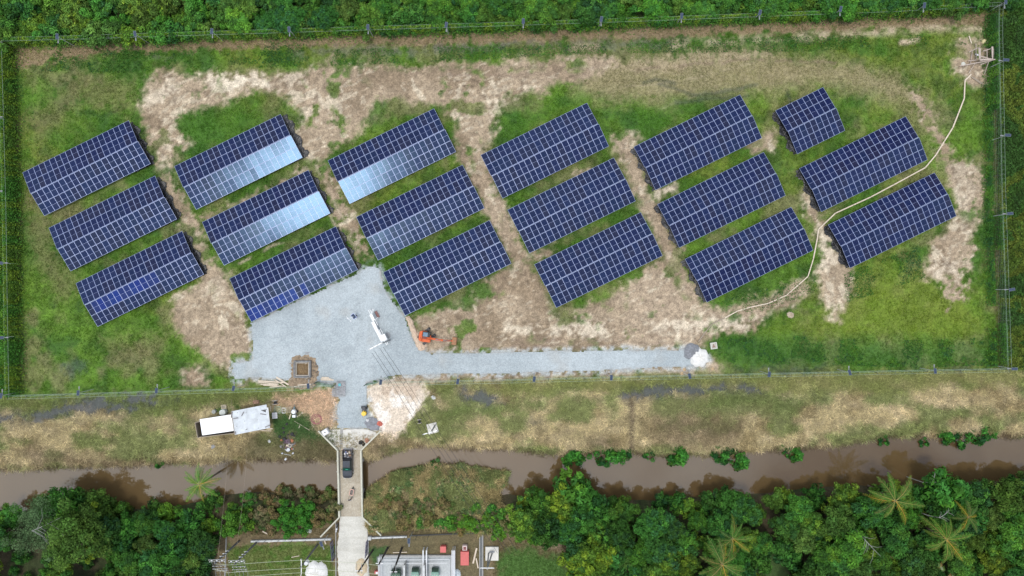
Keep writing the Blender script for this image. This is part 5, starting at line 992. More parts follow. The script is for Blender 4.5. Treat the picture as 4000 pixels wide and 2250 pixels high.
q = MB(); q.box((0, 0, .12), (.88, .88, .06)); q.build('floor_slab', M_conc, t); q = MB(); q.prism([(-.25, -.3), (.3, -.3), (.05, .35)], .16, .3); q.build('rubble', mat('brick_rubble', (.30, .20, .16), .9), t)
# --- boards laid end to end across the compound
pl = [(3793, 290), (3768, 315), (3765, 385), (3720, 500), (3655, 605), (3613, 655), (3490, 722), (3400, 770), (3262, 833), (3196, 896), (3192, 930), (3176, 1012), (3155, 1080), (3072, 1153), (3000, 1185), (2930, 1200), (2880, 1215), (2830, 1242), (2782, 1264), (2750, 1303), (2727, 1336)]
t = thing('board_walk', 'long line of pale boards from the timber frame to the white sand heap', 'board walk', W(*pl[0])); 
for i in range(len(pl) - 1):
    a = W(*pl[i]) - t.location; b = W(*pl[i + 1]) - t.location; n = max(1, round((b - a).length / 3.6))
    for k in range(n):
        p = a.lerp(b, k / n); q_ = a.lerp(b, (k + .985) / n); q = MB(); wd = .22 if i < 11 else .18; q.beam((p.x, p.y, .10 + .012 * (i % 3)), (q_.x, q_.y, .10 + .012 * (i % 3)), wd, .06); q.build('board', M_wood if i < 17 else M_wood2, t)
# --- timber frame in the upper right corner
t = thing('timber_frame', 'half built timber frame with loose boards in the upper right corner', 'timber frame', W(3840, 218))
def TB(a, b, z0, z1, wd=.16, m=None, nm='beam'):
    p = W(*a, z0) - t.location; q_ = W(*b, z1) - t.location; q = MB(); q.beam((p.x, p.y, z0), (q_.x, q_.y, z1), wd, .1); q.build(nm, m or M_wood2, t)
PW2 = mat('pinkish_grey_board', (.42, .35, .30), .85, var=.15, scale=5)
for a, b, z0, z1, wd in (((3824, 184), (3827, 235), 1.5, 1.5, .22), ((3829, 188), (3830, 234), 1.5, 1.5, .15), ((3876, 182), (3878, 232), 1.7, 1.7, .3), ((3880, 190), (3880, 230), 1.7, 1.7, .12), ((3828, 234), (3878, 231), 1.6, 1.6, .3), ((3750, 258), (3888, 232), .4, 1.65, .16), ((3830, 252), (3885, 232), .5, 1.6, .16), ((3782, 238), (3812, 235), .3, .3, .16), ((3832, 220), (3870, 231), .9, .9, .22), ((3840, 200), (3876, 188), .6, 1.2, .16), ((3785, 204), (3822, 186), .3, 1.3, .14), ((3812, 170), (3814, 235), .3, .3, .10), ((3855, 190), (3856, 235), .8, .8, .12), ((3785, 285), (3810, 245), .2, .8, .08), ((3845, 290), (3862, 240), .2, 1.5, .08), ((3798, 200), (3790, 250), .2, .2, .1)): TB(a, b, z0, z1, wd, PW2)
for p in ((3826, 186), (3878, 186), (3828, 234), (3878, 232)): TB(p, (p[0] - .0, p[1] + .01), 0, 1.7, .14, M_wood2, 'post')
for i, (a, b, wd, mm, lb) in enumerate((((3784, 141), (3794, 170), .18, M_wood, 'pale board lying above the timber frame'), ((3795, 302), (3832, 328), .16, M_wood2, 'grey plank, upper of two side by side below the timber frame'), ((3800, 302), (3838, 327), .16, M_wood2, 'grey plank, lower of two side by side below the timber frame'), ((3857, 300), (3872, 297), .2, M_wood, 'short pale board by the right fence below the timber frame'), ((3808, 212), (3822, 216), .3, WHITE, 'short white board lying inside the timber frame'))):
    p = W(*a); q_ = W(*b); q = MB(); q.beam((0, 0, .08), (*(q_ - p)[:2], .08), wd, .06); ob = q.build('board', mm, None, p); tag(ob, lb, 'board', 'loose boards')
lump('cement_bag', 'yellowish torn cement bag above the timber frame', 'bag', 3845, 161, .42, .22, mat('yellow_paper', (.60, .52, .28), .8), 11, sx=1.3, rz=.4); lump('cement_bag', 'white crumpled bag left of the timber frame', 'bag', 3763, 250, .4, .25, mat('white_bag', (.62, .62, .55), .8), 12)
# --- hollow block stack by the gate
t = thing('block_stack', 'stack of grey hollow concrete blocks beside the gate', 'block stack', W(1325, 1520)); M_blk = mat('hollow_block_grey', (.60, .60, .61), .9, var=.15, scale=6, objvar=.2)
q = MB()
for x, y, w_, d_ in ((0, .085, .40, .03), (0, -.085, .40, .03), (.185, 0, .03, .14), (-.185, 0, .03, .14), (0, 0, .03, .14)): q.box((x, y, .1), (w_, d_, .2))
ME_blk = q.mesh('block', M_blk); rb = random.Random(3)
def blk(px, py, z, rz): v = W(px, py, z) - t.location; inst('block', ME_blk, t, (v.x, v.y, z), (0, 0, rz))
for gx in range(6):
    for gy in range(12):
        lay = 2 if (gx > 1 and gy < 10) else (1 if gx > 0 or gy > 5 else 0)
        if gy < 3 and gx < 2: lay = 0
        for k in range(lay): blk(1301 + gx * 8.6 + rb.uniform(-.8, .8) + (2 if gy % 2 else 0), 1491 + gy * 5 + rb.uniform(-.6, .6), .03 + .2 * k, R(rb.choice((0, 0, 90, 0))) + rb.uniform(-.05, .05))
q = MB(); q.box((0, 0, 0), (.5, .5, .03)); v = W(1326, 1503, .5) - t.location; tp = q.build('tarp', mat('teal_tarp', (.07, .34, .38), .5), None, W(1326, 1503, .5), (0, 0, .2)); tag(tp, 'small teal plastic sheet on top of the grey block stack', 'plastic sheet')
for i, (px, py, n) in enumerate(((1197, 1377, 3), (1307, 1634, 2))):
    for k in range(n): ob = inst('concrete_block', ME_blk, None, W(px + 5 * k, py + (4 if k == 1 else 0)), (0, 0, .2 * k)); tag(ob, ('grey hollow block lying above the square foundation pit', 'grey hollow block at the left edge of the gravel near the bridge')[i], 'block', 'loose hollow blocks')
# --- loose lumber near the gate
lum = [((1080, 1473), (1128, 1503), .3), ((1010, 1487), (1110, 1494), .25), ((1012, 1492), (1090, 1500), .2), ((1020, 1500), (1085, 1503), .22), ((1030, 1505), (1115, 1508), .18), ((1055, 1512), (1100, 1508), .18), ((1258, 1474), (1286, 1475), .25), ((1254, 1479), (1296, 1480), .25), ((1254, 1483), (1304, 1484), .25), ((1164, 1504), (1216, 1500), .22), ((1150, 1509), (1170, 1509), .14), ((1075, 1482), (1120, 1510), .16)]
for i, (a, b, wd) in enumerate(lum):
    p = W(*a); q_ = W(*b); z = .13 + .05 * (i % 4); q = MB(); q.beam((0, 0, z), (*(q_ - p)[:2], z), wd, .05); ob = q.build('plank', M_wood, None, p)
    tag(ob, 'pale plank in the loose pile left of the square foundation pit' if i < 6 or i == 11 else ('short pale plank by the gate, left of the block stack' if i < 9 else 'pale plank on the soil below the square foundation pit'), 'plank', 'loose pale planks')
# --- gate leaves
M_gate = mat('green_gate_paint', (.10, .19, .13), .5, metal=.2, var=.1)
for lb, a, b in (('green wire gate leaf standing open left of the gravel drive', (1240, 1492), (1305, 1507)), ('dark wire gate leaf standing open right of the gravel drive', (1432, 1500), (1478, 1490))):
    t = thing('gate', lb, 'gate', W(*a)); d = W(*b) - W(*a); u = d.normalized(); Lg = d.length
    q = MB()
    for z in (.15, 1.1, 2.1): q.beam((0, 0, z), (*(u * Lg)[:2], z), .07)
    for s_ in (0, .5, 1): q.beam((*(u * Lg * s_)[:2], .1), (*(u * Lg * s_)[:2], 2.15), .07)
    q.build('gate_frame', M_gate, t); q = MB()
    for k in range(18): s_ = (k + .5) / 18; q.beam((*(u * Lg * s_)[:2], .15), (*(u * Lg * s_)[:2], 2.1), .018)
    q.build('gate_bars', M_gate, t); q = MB(); q.tube([(0, 0, 0), (0, 0, 2.4)], .09, 8); q.build('hinge_post', M_postd, t)

# ================================================================== ON AND AROUND THE BRIDGE
DECKZ = bz - .27
# --- pickup truck, nose towards the bottom of the picture
BLK = mat('black_car_paint', (.016, .018, .024), .4, var=.1, spec=.35, scale=2); M_gls = mat('dark_car_glass', (.02, .035, .035), .05, var=.1, spec=.7)
pk = thing('pickup_truck', 'black double cab pickup truck on the bridge with its bed full of scrap', 'pickup truck', (*W(1357, 1812, 1.0)[:2], DECKZ), R(180))
def sec(y, w_, z0, z1, w2=None): w2 = w2 or w_; return [(-w_, y, z0), (w_, y, z0), (w_, y, z0 + (z1 - z0) * .55), (w2, y, z1), (-w2, y, z1), (-w_, y, z0 + (z1 - z0) * .55)]
q = MB(); q.loft([sec(-.95, .90, .42, 1.08, .86), sec(.3, .92, .40, 1.10, .87), sec(1.3, .92, .40, 1.12, .86), sec(2.1, .90, .42, 1.06, .82), sec(2.5, .82, .45, .98, .74), sec(2.66, .66, .5, .88, .6)]); q.build('body', BLK, pk, smooth=False, bevel=.05)
q = MB(); q.loft([[(-.72, 1.25, 1.09), (.72, 1.25, 1.09), (.72, -.9, 1.09), (-.72, -.9, 1.09)], [(-.86, 1.2, 1.10), (.86, 1.2, 1.10), (.86, -.92, 1.10), (-.86, -.92, 1.10)], [(-.66, .48, 1.72), (.66, .48, 1.72), (.68, -.78, 1.72), (-.68, -.78, 1.72)]]); cabn = q.build('cab', BLK, pk, bevel=.04)
q = MB(); q.box((0, -.14, 1.735), (1.22, 1.12, .03)); q.build('roof_panel', mat('dusty_roof_paint', (.045, .052, .065), .55, var=.2, spec=.25), cabn, bevel=.01)
q = MB(); q.add([(-.74, 1.13, 1.18), (.74, 1.13, 1.18), (.62, .52, 1.68), (-.62, .52, 1.68)], [(0, 1, 2, 3)], Matrix.Translation((0, .035, .03))); wsn = q.build('windscreen', mat('green_tinted_windscreen', (.010, .06, .045), .1, spec=.5), cabn); q = MB(); q.add([(-.28, .92, 1.36), (.22, .92, 1.36), (.22, .80, 1.46), (-.28, .80, 1.46)], [(0, 1, 2, 3)], Matrix.Translation((0, .045, .05))); q.build('screen_sticker', mat('green_sticker', (.05, .45, .28), .4), wsn)
for s_ in (1, -1):
    q = MB(); q.add([(s_ * .84, 1.05, 1.18), (s_ * .84, -.85, 1.18), (s_ * .69, -.74, 1.66), (s_ * .67, .46, 1.66)], [(0, 1, 2, 3)], Matrix.Translation((s_ * .02, 0, .01))); q.build('side_window', M_gls, cabn)
    q = MB(); q.box((s_ * 1.02, .95, 1.15), (.22, .10, .16)); q.build('mirror', BLK, pk, bevel=.02); q = MB(); q.box((s_ * .58, 2.57, .82), (.36, .14, .16), R(-s_ * 25)); q.build('headlight', mat('headlamp_lens', (.62, .64, .66), .1), pk); q = MB(); q.box((s_ * .80, -2.62, .85), (.14, .05, .3)); q.build('tail_light', mat('tail_lamp_red', (.35, .02, .02), .2), pk)
    q = MB(); q.box((s_ * .87, -1.78, .82), (.09, 1.68, .56)); q.build('bed_side', BLK, pk, bevel=.02)
q = MB(); q.box((0, -2.585, .82), (1.65, .07, .52)); q.build('tailgate', BLK, pk, bevel=.02); q = MB(); q.box((0, -1.78, .56), (1.66, 1.66, .06)); q.build('bed_floor', M_dark, pk); q = MB(); q.box((0, -2.7, .55), (1.7, .16, .16)); q.build('rear_bumper', M_grey, pk); q = MB(); q.loft([sec(2.15, .845, 1.045, 1.075, .80), sec(1.15, .88, 1.11, 1.135, .84)]); q.build('bonnet', mat('dusty_roof_paint', (.075, .085, .10), .3), pk)
q = MB(); q.tube([(-.82, -1.0, 1.1), (-.78, -1.0, 1.55), (.78, -1.0, 1.55), (.82, -1.0, 1.1)], .035, 8); q.build('roll_bar', M_dark, pk)
for s_ in (1, -1):
    for y in (1.65, -1.75):
        wl = thing('wheel', None, None); del_ = wl; wl.parent = pk; wl.location = (s_ * .82, y, .37); wl.rotation_euler = (0, R(90), 0)
        q = MB(); q.cyl((0, 0, -.12), .37, .24, 20); q.build('tyre', BLACK, wl); q = MB(); q.cyl((0, 0, -.125), .21, .25, 14); q.build('rim', M_galv, wl)
M_scr = [mat('scrap_cardboard', (.45, .36, .26), .85), mat('scrap_white', (.62, .60, .58), .7), mat('scrap_grey', (.22, .22, .24), .7), mat('scrap_brown', (.20, .13, .09), .8), mat('scrap_blue', (.12, .14, .24), .6)]
rs = random.Random(5)
for k, (x, y, w_, d_, c) in enumerate(((-.35, -2.15, .5, .4, 0), (.3, -2.2, .35, .5, 4), (-.4, -1.55, .6, .4, 3), (.35, -1.5, .3, .5, 2), (0, -1.9, .3, .3, 1), (.45, -1.85, .4, .3, 1), (-.1, -1.3, .5, .3, 2), (.1, -2.35, .3, .2, 3))):
    q = MB(); q.box((0, 0, .15), (w_, d_, .3), rs.uniform(0, 3), taper=.8); R180 = Matrix.Rotation(R(180), 3, 'Z'); p = R180 @ Vector((x, y, 0)); ob = q.build('scrap_bundle', M_scr[c], None, (pk.location.x + p.x, pk.location.y + p.y, DECKZ + .6 + .1 * (k % 2)), (.2 * rs.uniform(-1, 1), .2 * rs.uniform(-1, 1), 0)); tag(ob, f'{["cardboard", "white", "grey", "brown", "blue"][c]} piece of scrap in the bed of the pickup truck', 'scrap', 'scrap in the truck bed')
# --- wheelbarrow and the person pushing it
wb = thing('wheelbarrow', 'wheelbarrow with a pinkish rimmed tub on the bridge', 'wheelbarrow', (*W(1374, 1923, .7)[:2], DECKZ), R(-12))
PNK = mat('faded_orange_rim', (.68, .40, .31), .6)
q = MB(); q.loft([[(-.22, -.38, .42), (.22, -.38, .42), (.22, .34, .42), (-.22, .34, .42)], [(-.33, -.52, .70), (.33, -.52, .70), (.33, .55, .72), (-.33, .55, .72)], [(-.29, -.48, .70), (.29, -.48, .70), (.29, .51, .72), (-.29, .51, .72)], [(-.2, -.34, .46), (.2, -.34, .46), (.2, .3, .46), (-.2, .3, .46)]]); q.build('tub', mat('grey_mortar_tub', (.22, .20, .18), .8, var=.2), wb)
q = MB()
for a, b in (((-.33, -.52, .72), (.33, -.52, .72)), ((.33, -.52, .72), (.33, .55, .74)), ((.33, .55, .74), (-.33, .55, .74)), ((-.33, .55, .74), (-.33, -.52, .72))): q.beam(a, b, .09, .05)
q.build('rim', PNK, wb)
for s_ in (1, -1): q = MB(); q.tube([(s_ * .08, .75, .22), (s_ * .24, -.4, .45), (s_ * .28, -.95, .68)], .022, 6); q.build('handle', M_dark, wb); q = MB(); q.tube([(s_ * .24, -.35, .44), (s_ * .24, -.42, .0)], .02, 6); q.build('leg', M_dark, wb)
q = MB(); q.cyl((0, 0, -.05), .2, .1, 16, M=Matrix.Translation((0, .75, .2)) @ Matrix.Rotation(R(90), 4, 'Y')); q.build('wheel', BLACK, wb)
def person(label, loc, rz):
    """one continuous skinned body, leaning forward with both hands on the handles"""
    J = {'pel': ((0, 0, .92), .15), 'bel': ((0, .05, 1.08), .145), 'che': ((0, .13, 1.30), .17), 'nck': ((0, .20, 1.46), .06), 'hd0': ((0, .235, 1.56), .085), 'hd1': ((0, .255, 1.68), .10)}
    E = [('pel', 'bel'), ('bel', 'che'), ('che', 'nck'), ('nck', 'hd0'), ('hd0', 'hd1')]
    for s_, n in ((1, 'R'), (-1, 'L')):
        st = .16 * s_
        J.update({'sh' + n: ((.19 * s_, .14, 1.38), .075), 'el' + n: ((.29 * s_, .16, 1.08), .05), 'wr' + n: ((.28 * s_, .42, .93), .034), 'pa' + n: ((.28 * s_, .50, .905), .036)})
        E += [('che', 'sh' + n), ('sh' + n, 'el' + n), ('el' + n, 'wr' + n), ('wr' + n, 'pa' + n)]
        for f in range(4):
            x = .28 * s_ + (f - 1.5) * .021; J.update({f'f{f}a' + n: ((x, .535, .905), .010), f'f{f}b' + n: ((x, .565 - .004 * abs(f - 1), .885), .009), f'f{f}c' + n: ((x, .558, .855), .008)}); E += [('pa' + n, f'f{f}a' + n), (f'f{f}a' + n, f'f{f}b' + n), (f'f{f}b' + n, f'f{f}c' + n)]
        J.update({'t0' + n: ((.28 * s_ - .045 * s_, .47, .895), .011), 't1' + n: ((.28 * s_ - .05 * s_, .51, .87), .010)}); E += [('pa' + n, 't0' + n), ('t0' + n, 't1' + n)]
        J.update({'hp' + n: ((.10 * s_, 0, .88), .10), 'kn' + n: ((.11 * s_, st + .06, .50), .065), 'an' + n: ((.11 * s_, st * 1.6 - .06, .10), .042), 'to' + n: ((.12 * s_, st * 1.6 + .10, .04), .04)})
        E += [('pel', 'hp' + n), ('hp' + n, 'kn' + n), ('kn' + n, 'an' + n), ('an' + n, 'to' + n)]
    keys = list(J); me = bpy.data.meshes.new('body'); me.from_pydata([J[k][0] for k in keys], [(keys.index(a), keys.index(b)) for a, b in E], [])
    t = thing('person', label, 'person', loc, rz); o = inst('body', me, t); o.modifiers.new('skin', 'SKIN'); 
    if not me.skin_vertices: me.attributes.new('skin', 'FLOAT', 'POINT')
    for i, k in enumerate(keys): sv = me.skin_vertices[0].data[i]; sv.radius = (J[k][1], J[k][1]); sv.use_root = (k == 'pel')
    sb = o.modifiers.new('subdivision', 'SUBSURF'); sb.levels = 1; sb.render_levels = 2; me.materials.append(mat('brown_skin', (.18, .09, .055), .55))
    q = MB(); q.loft([[(.20 * math.cos(a) * w_, .13 * math.sin(a) * w_ + y, z) for a in [6.2832 * k / 14 for k in range(14)]] for y, z, w_ in ((.0, .90, 1.0), (.06, 1.1, .98), (.13, 1.3, 1.12), (.17, 1.42, 1.0), (.19, 1.47, .5))]); q.build('shirt', mat('dark_shirt_white_marks', (.03, .03, .035), .85, col2=(.5, .5, .5), scale=6), t, smooth=True)
    for s_ in (1, -1):
        st = .16 * s_; q = MB(); q.tube([(.19 * s_, .14, 1.40), (.25 * s_, .15, 1.22), (.28 * s_, .16, 1.12)], [.095, .078, .07], 10); q.build('sleeve', mat('dark_shirt_white_marks', (.03, .03, .035)), t, smooth=True)
        q = MB(); q.tube([(.09 * s_, 0, .95), (.11 * s_, st + .06, .50), (.11 * s_, st * 1.6 - .06, .12)], [.13, .085, .07], 10); q.build('trouser_leg', mat('grey_trousers', (.10, .10, .11), .85), t, smooth=True); q = MB(); q.box((.12 * s_, st * 1.6 + .02, .04), (.09, .27, .08)); q.build('shoe', BLACK, t, bevel=.02)
    q = MB(); q.loft([[(.105 * math.cos(a) * w_, .118 * math.sin(a) * w_ + .245, z) for a in [6.2832 * k / 14 for k in range(14)]] for z, w_ in ((1.62, 1.0), (1.70, 1.06), (1.76, .9), (1.80, .45))]); q.build('hair', mat('black_hair', (.012, .011, .01), .6), t, smooth=True)
    for s_ in (1, -1): q = MB(); q.cyl((.037 * s_, .352, 1.62), .011, .012, 8, M=None); q.build('eye', WHITE, t)
    q = MB(); q.add([(0, .35, 1.63), (-.016, .35, 1.575), (.016, .35, 1.575), (0, .385, 1.58)], [(0, 1, 3), (0, 3, 2), (1, 2, 3)]); q.build('nose', mat('brown_skin', (.18, .09, .055)), t); q = MB(); q.box((0, .352, 1.545), (.045, .012, .01)); q.build('mouth', mat('dark_lip', (.14, .04, .035), .5), t)
    for s_ in (1, -1): q = MB(); q.box((.103 * s_, .24, 1.62), (.016, .045, .065)); q.build('ear', mat('brown_skin', (.18, .09, .055)), t, bevel=.006)
pw = wb.location + Matrix.Rotation(R(-12), 3, 'Z') @ Vector((0, -1.42, 0)); person('person in dark clothes pushing the wheelbarrow across the bridge', pw, R(-12))
# --- motorcycle
t = thing('motorcycle', 'black parked motorcycle with a white tank beside the road below the bridge', 'motorcycle', W(1319, 2058), R(172))
t.location.z = gz(t.location.x, t.location.y)
for y in (.68, -.62):
    wv = thing('wheel', None, None); wv.parent = t; wv.location = (0, y, .3); wv.rotation_euler = (0, R(90), 0); q = MB()
    q.loft([[((.30 + .05 * math.cos(b)) * math.cos(a), (.30 + .05 * math.cos(b)) * math.sin(a), .05 * math.sin(b)) for b in [6.2832 * j / 8 for j in range(8)]] for a in [6.2832 * k / 20 for k in range(21)]], caps=False); q.build('tyre', BLACK, wv); q = MB(); q.cyl((0, 0, -.02), .25, .04, 16); q.build('rim', M_grey, wv)
q = MB(); q.loft([[(-.09, y, z), (.09, y, z), (.07, y, z + .12), (-.07, y, z + .12)] for y, z in ((-.75, .82), (-.3, .74), (.0, .74))]); q.build('seat', BLACK, t, bevel=.02); q = MB(); q.loft([[(-w_, y, .72), (w_, y, .72), (w_ * .7, y, .72 + h_), (-w_ * .7, y, .72 + h_)] for y, w_, h_ in ((.0, .1, .14), (.2, .16, .22), (.42, .12, .2))]); q.build('tank', mat('white_tank', (.68, .68, .70), .3), t, bevel=.03)
q = MB(); q.box((0, .1, .42), (.28, .4, .35)); q.build('engine', M_grey, t, bevel=.03); q = MB(); q.tube([(-.38, .35, 1.02), (-.15, .48, .98), (.15, .48, .98), (.38, .35, 1.02)], .02, 6); q.tube([(0, .45, .95), (0, .68, .3)], .03, 6); q.build('handlebar', M_dark, t); q = MB(); q.cyl((0, .62, .82), .09, .1, 12); q.build('headlamp', M_galv, t); q = MB(); q.tube([(.14, .2, .3), (.17, -.5, .35)], .045, 8); q.build('exhaust', M_galv, t)
# --- cement mixer in yellow
YEL = mat('mixer_yellow', (.72, .47, .03), .45, var=.08)
t = thing('concrete_mixer', 'yellow drum concrete mixer with a black engine box at the gravel drive', 'concrete mixer', W(1425, 1612))
q = MB(); q.cyl((0, 0, .35), .35, .3, 20, .48); q.cyl((0, 0, .65), .48, .5, 20, .40); q.cyl((0, 0, 1.15), .40, .02, 20, .30); q.build('drum', YEL, t); q = MB(); q.box((0, 0, 1.2), (.06, 1.25, .05)); q.build('crossbar', YEL, t); q = MB(); q.box((.02, .95, .75), (.62, .72, .8)); q.build('engine_box', mat('black_engine_cover', (.05, .052, .058), .6), t, bevel=.05); q = MB(); q.beam((-.4, -.5, .3), (-.4, 1.2, .3), .08); q.beam((.4, -.5, .3), (.4, 1.2, .3), .08); q.build('chassis', M_dark, t)
for s_ in (1, -1): q = MB(); q.cyl((0, 0, -.06), .26, .12, 16, M=Matrix.Translation((s_ * .5, 1.05, .26)) @ Matrix.Rotation(R(90), 4, 'Y')); q.build('wheel', BLACK, t)
# --- liquid tote on the wing wall side
t = thing('water_tote', 'white caged water tote at the end of the left wing wall', 'water tank', W(1272, 1687, .8), R(32)); t.location.z = .08
q = MB(); q.box((0, 0, .68), (1.08, .96, 1.0)); q.build('tank', WHITE, t, bevel=.08); q = MB(); q.box((0, 0, .08), (1.15, 1.02, .12)); q.build('pallet', M_wood2, t); q = MB(); q.cyl((0, 0, 1.18), .12, .06, 14); q.build('lid', M_dark, t); q = MB()
for z in (.25, .6, .95, 1.2):
    for a, b in (((-.57, -.51), (.57, -.51)), ((.57, -.51), (.57, .51)), ((.57, .51), (-.57, .51)), ((-.57, .51), (-.57, -.51))): q.beam((*a, z), (*b, z), .025)
for k in range(5):
    for s_ in (-1, 1): q.beam((-.57 + k * .285, s_ * .51, .15), (-.57 + k * .285, s_ * .51, 1.2), .025); q.beam((s_ * .57, -.51 + k * .255, .15), (s_ * .57, -.51 + k * .255, 1.2), .025)
q.build('cage', M_galv, t)
for i, (px, py, r_, m_, lb, cat, nm) in enumerate(((1412, 1728, .5, BLACK, 'black rubbish bag heap inside the right wing wall', 'rubbish bags', 'rubbish_bags'), (1421, 1735, .38, BLACK, 'small dark rubbish bag in the corner of the right wing wall', 'rubbish bag', 'rubbish_bag'), (1434, 1720, .5, mat('salmon_plastic', (.52, .27, .18), .8, var=.3), 'salmon coloured rubbish next to the black bags at the wing wall', 'rubbish', 'rubbish_heap'), (1482, 1655, .5, mat('red_plastic', (.60, .15, .10), .6, var=.3), 'red plastic scrap between sand heap and right wing wall', 'plastic scrap', 'plastic_scrap'), (1437, 1641, .35, WHITE, 'white sack on the dark gravel near the yellow mixer', 'sack', 'sack'), (1205, 2068, .6, mat('white_bag', (.62, .62, .55), .8), 'crumpled white plastic on the soil left of the lower road', 'plastic scrap', 'plastic_scrap'), (1693, 1553, .42, WHITE, 'white crumpled bag in the grass right of the pale sand ground', 'bag', 'bag'), (832, 1744, .4, mat('grey_bag', (.35, .36, .38), .7), 'grey bag dumped in the dry grass below the shed', 'bag', 'bag'), (1052, 1724, .3, WHITE, 'white bucket lying in the grass left of the scrap heap', 'bucket', 'bucket'), (2674, 1444, .3, mat('tan_stone', (.55, .40, .24), .9), 'tan stone below the right end of the gravel road', 'stone', 'stone'), (2665, 1459, .26, mat('tan_stone', (.55, .40, .24), .9), 'tan stone at the lower fence near the sand heap', 'stone', 'stone'), (2784, 1441, .25, mat('tan_stone', (.55, .40, .24), .9), 'tan stone in the grass right of the white sand heap', 'stone', 'stone'), (3088, 1225 + 5, .6, mat('pale_clay_lump', (.46, .38, .28), .9), 'pale clay lump on the lower right lawn', 'clay lump', 'clay_lump'))):
    lump(nm, lb, cat, px, py, r_, r_ * .8, m_, 30 + i, sx=1.25, rz=i, z=gz(*W(px, py)[:2]) + .02, rough=.3)
def cablespool(label, px, py, rz, r_=.5):
    t = thing('cable_spool', label, 'cable spool', W(px, py, .4), rz); t.location.z = gz(t.location.x, t.location.y); M = Matrix.Translation((0, 0, r_)) @ Matrix.Rotation(R(90), 4, 'X')
    for s_ in (1, -1): q = MB(); q.cyl((0, 0, s_ * .32 - .03), r_, .06, 22, M=M); q.build('flange', M_wood2 if False else mat('pale_spool_wood', (.52, .47, .40), .85), t)
    q = MB(); q.cyl((0, 0, -.30), r_ * .5, .6, 18, M=M); q.build('drum', BLACK, t)
cablespool('wooden cable spool above the shed', 1076, 1571, R(5), .55); cablespool('small wooden cable spool left of the pole footing above the canal', 1638, 1646, R(8), .42)

# ================================================================== SHED AND ITS CLUTTER
t = thing('shed', 'low shed with a white sheet roof and a patched grey white corrugated roof', 'shed', W(915, 1650)); O = t.location
def loc(px, py, z): v = W(px, py, z); return Vector((v.x - O.x, v.y - O.y, z))
def roof_sheets(corners, z, n, mtl, nm='roof_sheet', amp=.025, pitch=.15, dz=.0):
    """corrugated sheets side by side between four corners a-b (top edge), d-c (bottom edge)"""
    a, b, c, d = [loc(x, y, z) for x, y in corners]
    for k in range(n):
        t0, t1 = k / n, (k + 1.02) / n; p0, p1 = a.lerp(b, t0), a.lerp(b, t1); q0, q1 = d.lerp(c, t0), d.lerp(c, t1); L_ = (p0 - q0).length; m = max(8, int(L_ / pitch * 2)); V = []
        for i in range(m + 1):
            s_ = i / m
            for e, (u, v_) in enumerate(((p0, q0), (p1, q1))):
                w_ = u.lerp(v_, s_); w_.z += amp * (1 if i % 2 else -1) + .012 * k + (dz if e else 0) - .35 * s_ * 0; V.append(w_)
        q = MB(); q.add(V, [(i * 2, i * 2 + 1, i * 2 + 3, i * 2 + 2) for i in range(m)]); q.build(nm, mtl, t)
M_zinc = mat('aged_zinc_sheet', (.60, .63, .65), .5, metal=.15, var=.12, scale=1.2); M_wroof = mat('white_roof_sheet', (.86, .86, .86), .5, var=.03, scale=1.5, col2=None)
roof_sheets([(780, 1638), (905, 1619), (920, 1682), (790, 1701)], 2.55, 3, M_wroof); roof_sheets([(903, 1607), (1040, 1580), (1054, 1671), (917, 1699)], 2.85, 3, M_zinc)
for px, py, ln, rz in ((905, 1620, 1.1, R(80)), (948, 1617, .9, R(60)), (920, 1634, .9, R(10)), (1028, 1618, 1.1, R(-8)), (1046, 1664, 1.1, R(25)), (920, 1690, .45, R(90)), (963, 1677, .3, R(30))):
    q = MB(); q.box((*loc(px, py, 2.95)[:2], 2.95), (ln, .13, .08), rz); q.build('loose_batten', mat('dark_roof_scrap', (.16, .15, .16), .7), t)
for px, py in ((928, 1612), (955, 1645), (962, 1610), (1000, 1600), (1005, 1640), (1010, 1672), (1040, 1600), (925, 1665)): q = MB(); q.cyl((*loc(px, py, 2.9)[:2], 2.9), .05, .05, 8); q.build('roof_bolt', M_dark, t)
q = MB(); q.beam(loc(1045, 1592, 2.8), loc(1053, 1662, 2.8), .22, .06); q.build('edge_board', WHITE, t); q = MB(); q.beam(loc(903, 1607, 2.87), loc(917, 1699, 2.87), .1, .1); q.build('edge_board', M_wood2, t); q = MB(); q.add([loc(1018, 1602, 2.94), loc(1038, 1600, 2.94), loc(1038, 1611, 2.94)], [(0, 1, 2)]); q.build('roof_hole_patch', M_dark, t)
cn = [loc(785, 1641, 0), loc(1036, 1586, 0), loc(1050, 1668, 0), loc(795, 1698, 0)]
for i in range(4):
    a, b = cn[i], cn[(i + 1) % 4]; q = MB(); q.beam((a.x, a.y, 1.2), (b.x, b.y, 1.2), .1, 2.5); q.build('wall', M_wood2, t)
# clutter, each a thing
def disc(label, cat, nm, px, py, r_, h, m_, n=18, r2=None, z=None): 
    v = W(px, py, h); zz = gz(v.x, v.y) if z is None else z; q = MB(); q.cyl((0, 0, 0), r_, h, n, r2); q.cyl((0, 0, h), (r2 or r_) * .82, .03, n, (r2 or r_) * .7); return tag(q.build(nm, m_, None, (v.x, v.y, zz)), label, cat)
disc('upright grey white drum at the back wall of the shed', 'drum', 'drum', 868, 1612, .58, 1.0, mat('pale_drum', (.50, .53, .50), .6, var=.15)); disc('dull grey tub beside the drum behind the shed', 'tub', 'tub', 834, 1609, .38, .5, mat('grey_tub', (.34, .35, .32), .7, var=.2))
t2 = thing('mortar_trough', 'square cream rimmed mortar trough behind the shed', 'trough', W(876, 1588), R(3))
for x, y, w_, d_ in ((0, .32, .95, .07), (0, -.32, .95, .07), (.44, 0, .07, .57), (-.44, 0, .07, .57)): q = MB(); q.box((x, y, .16), (w_, d_, .3)); q.build('side', mat('cream_plastic', (.60, .52, .36), .6), t2)
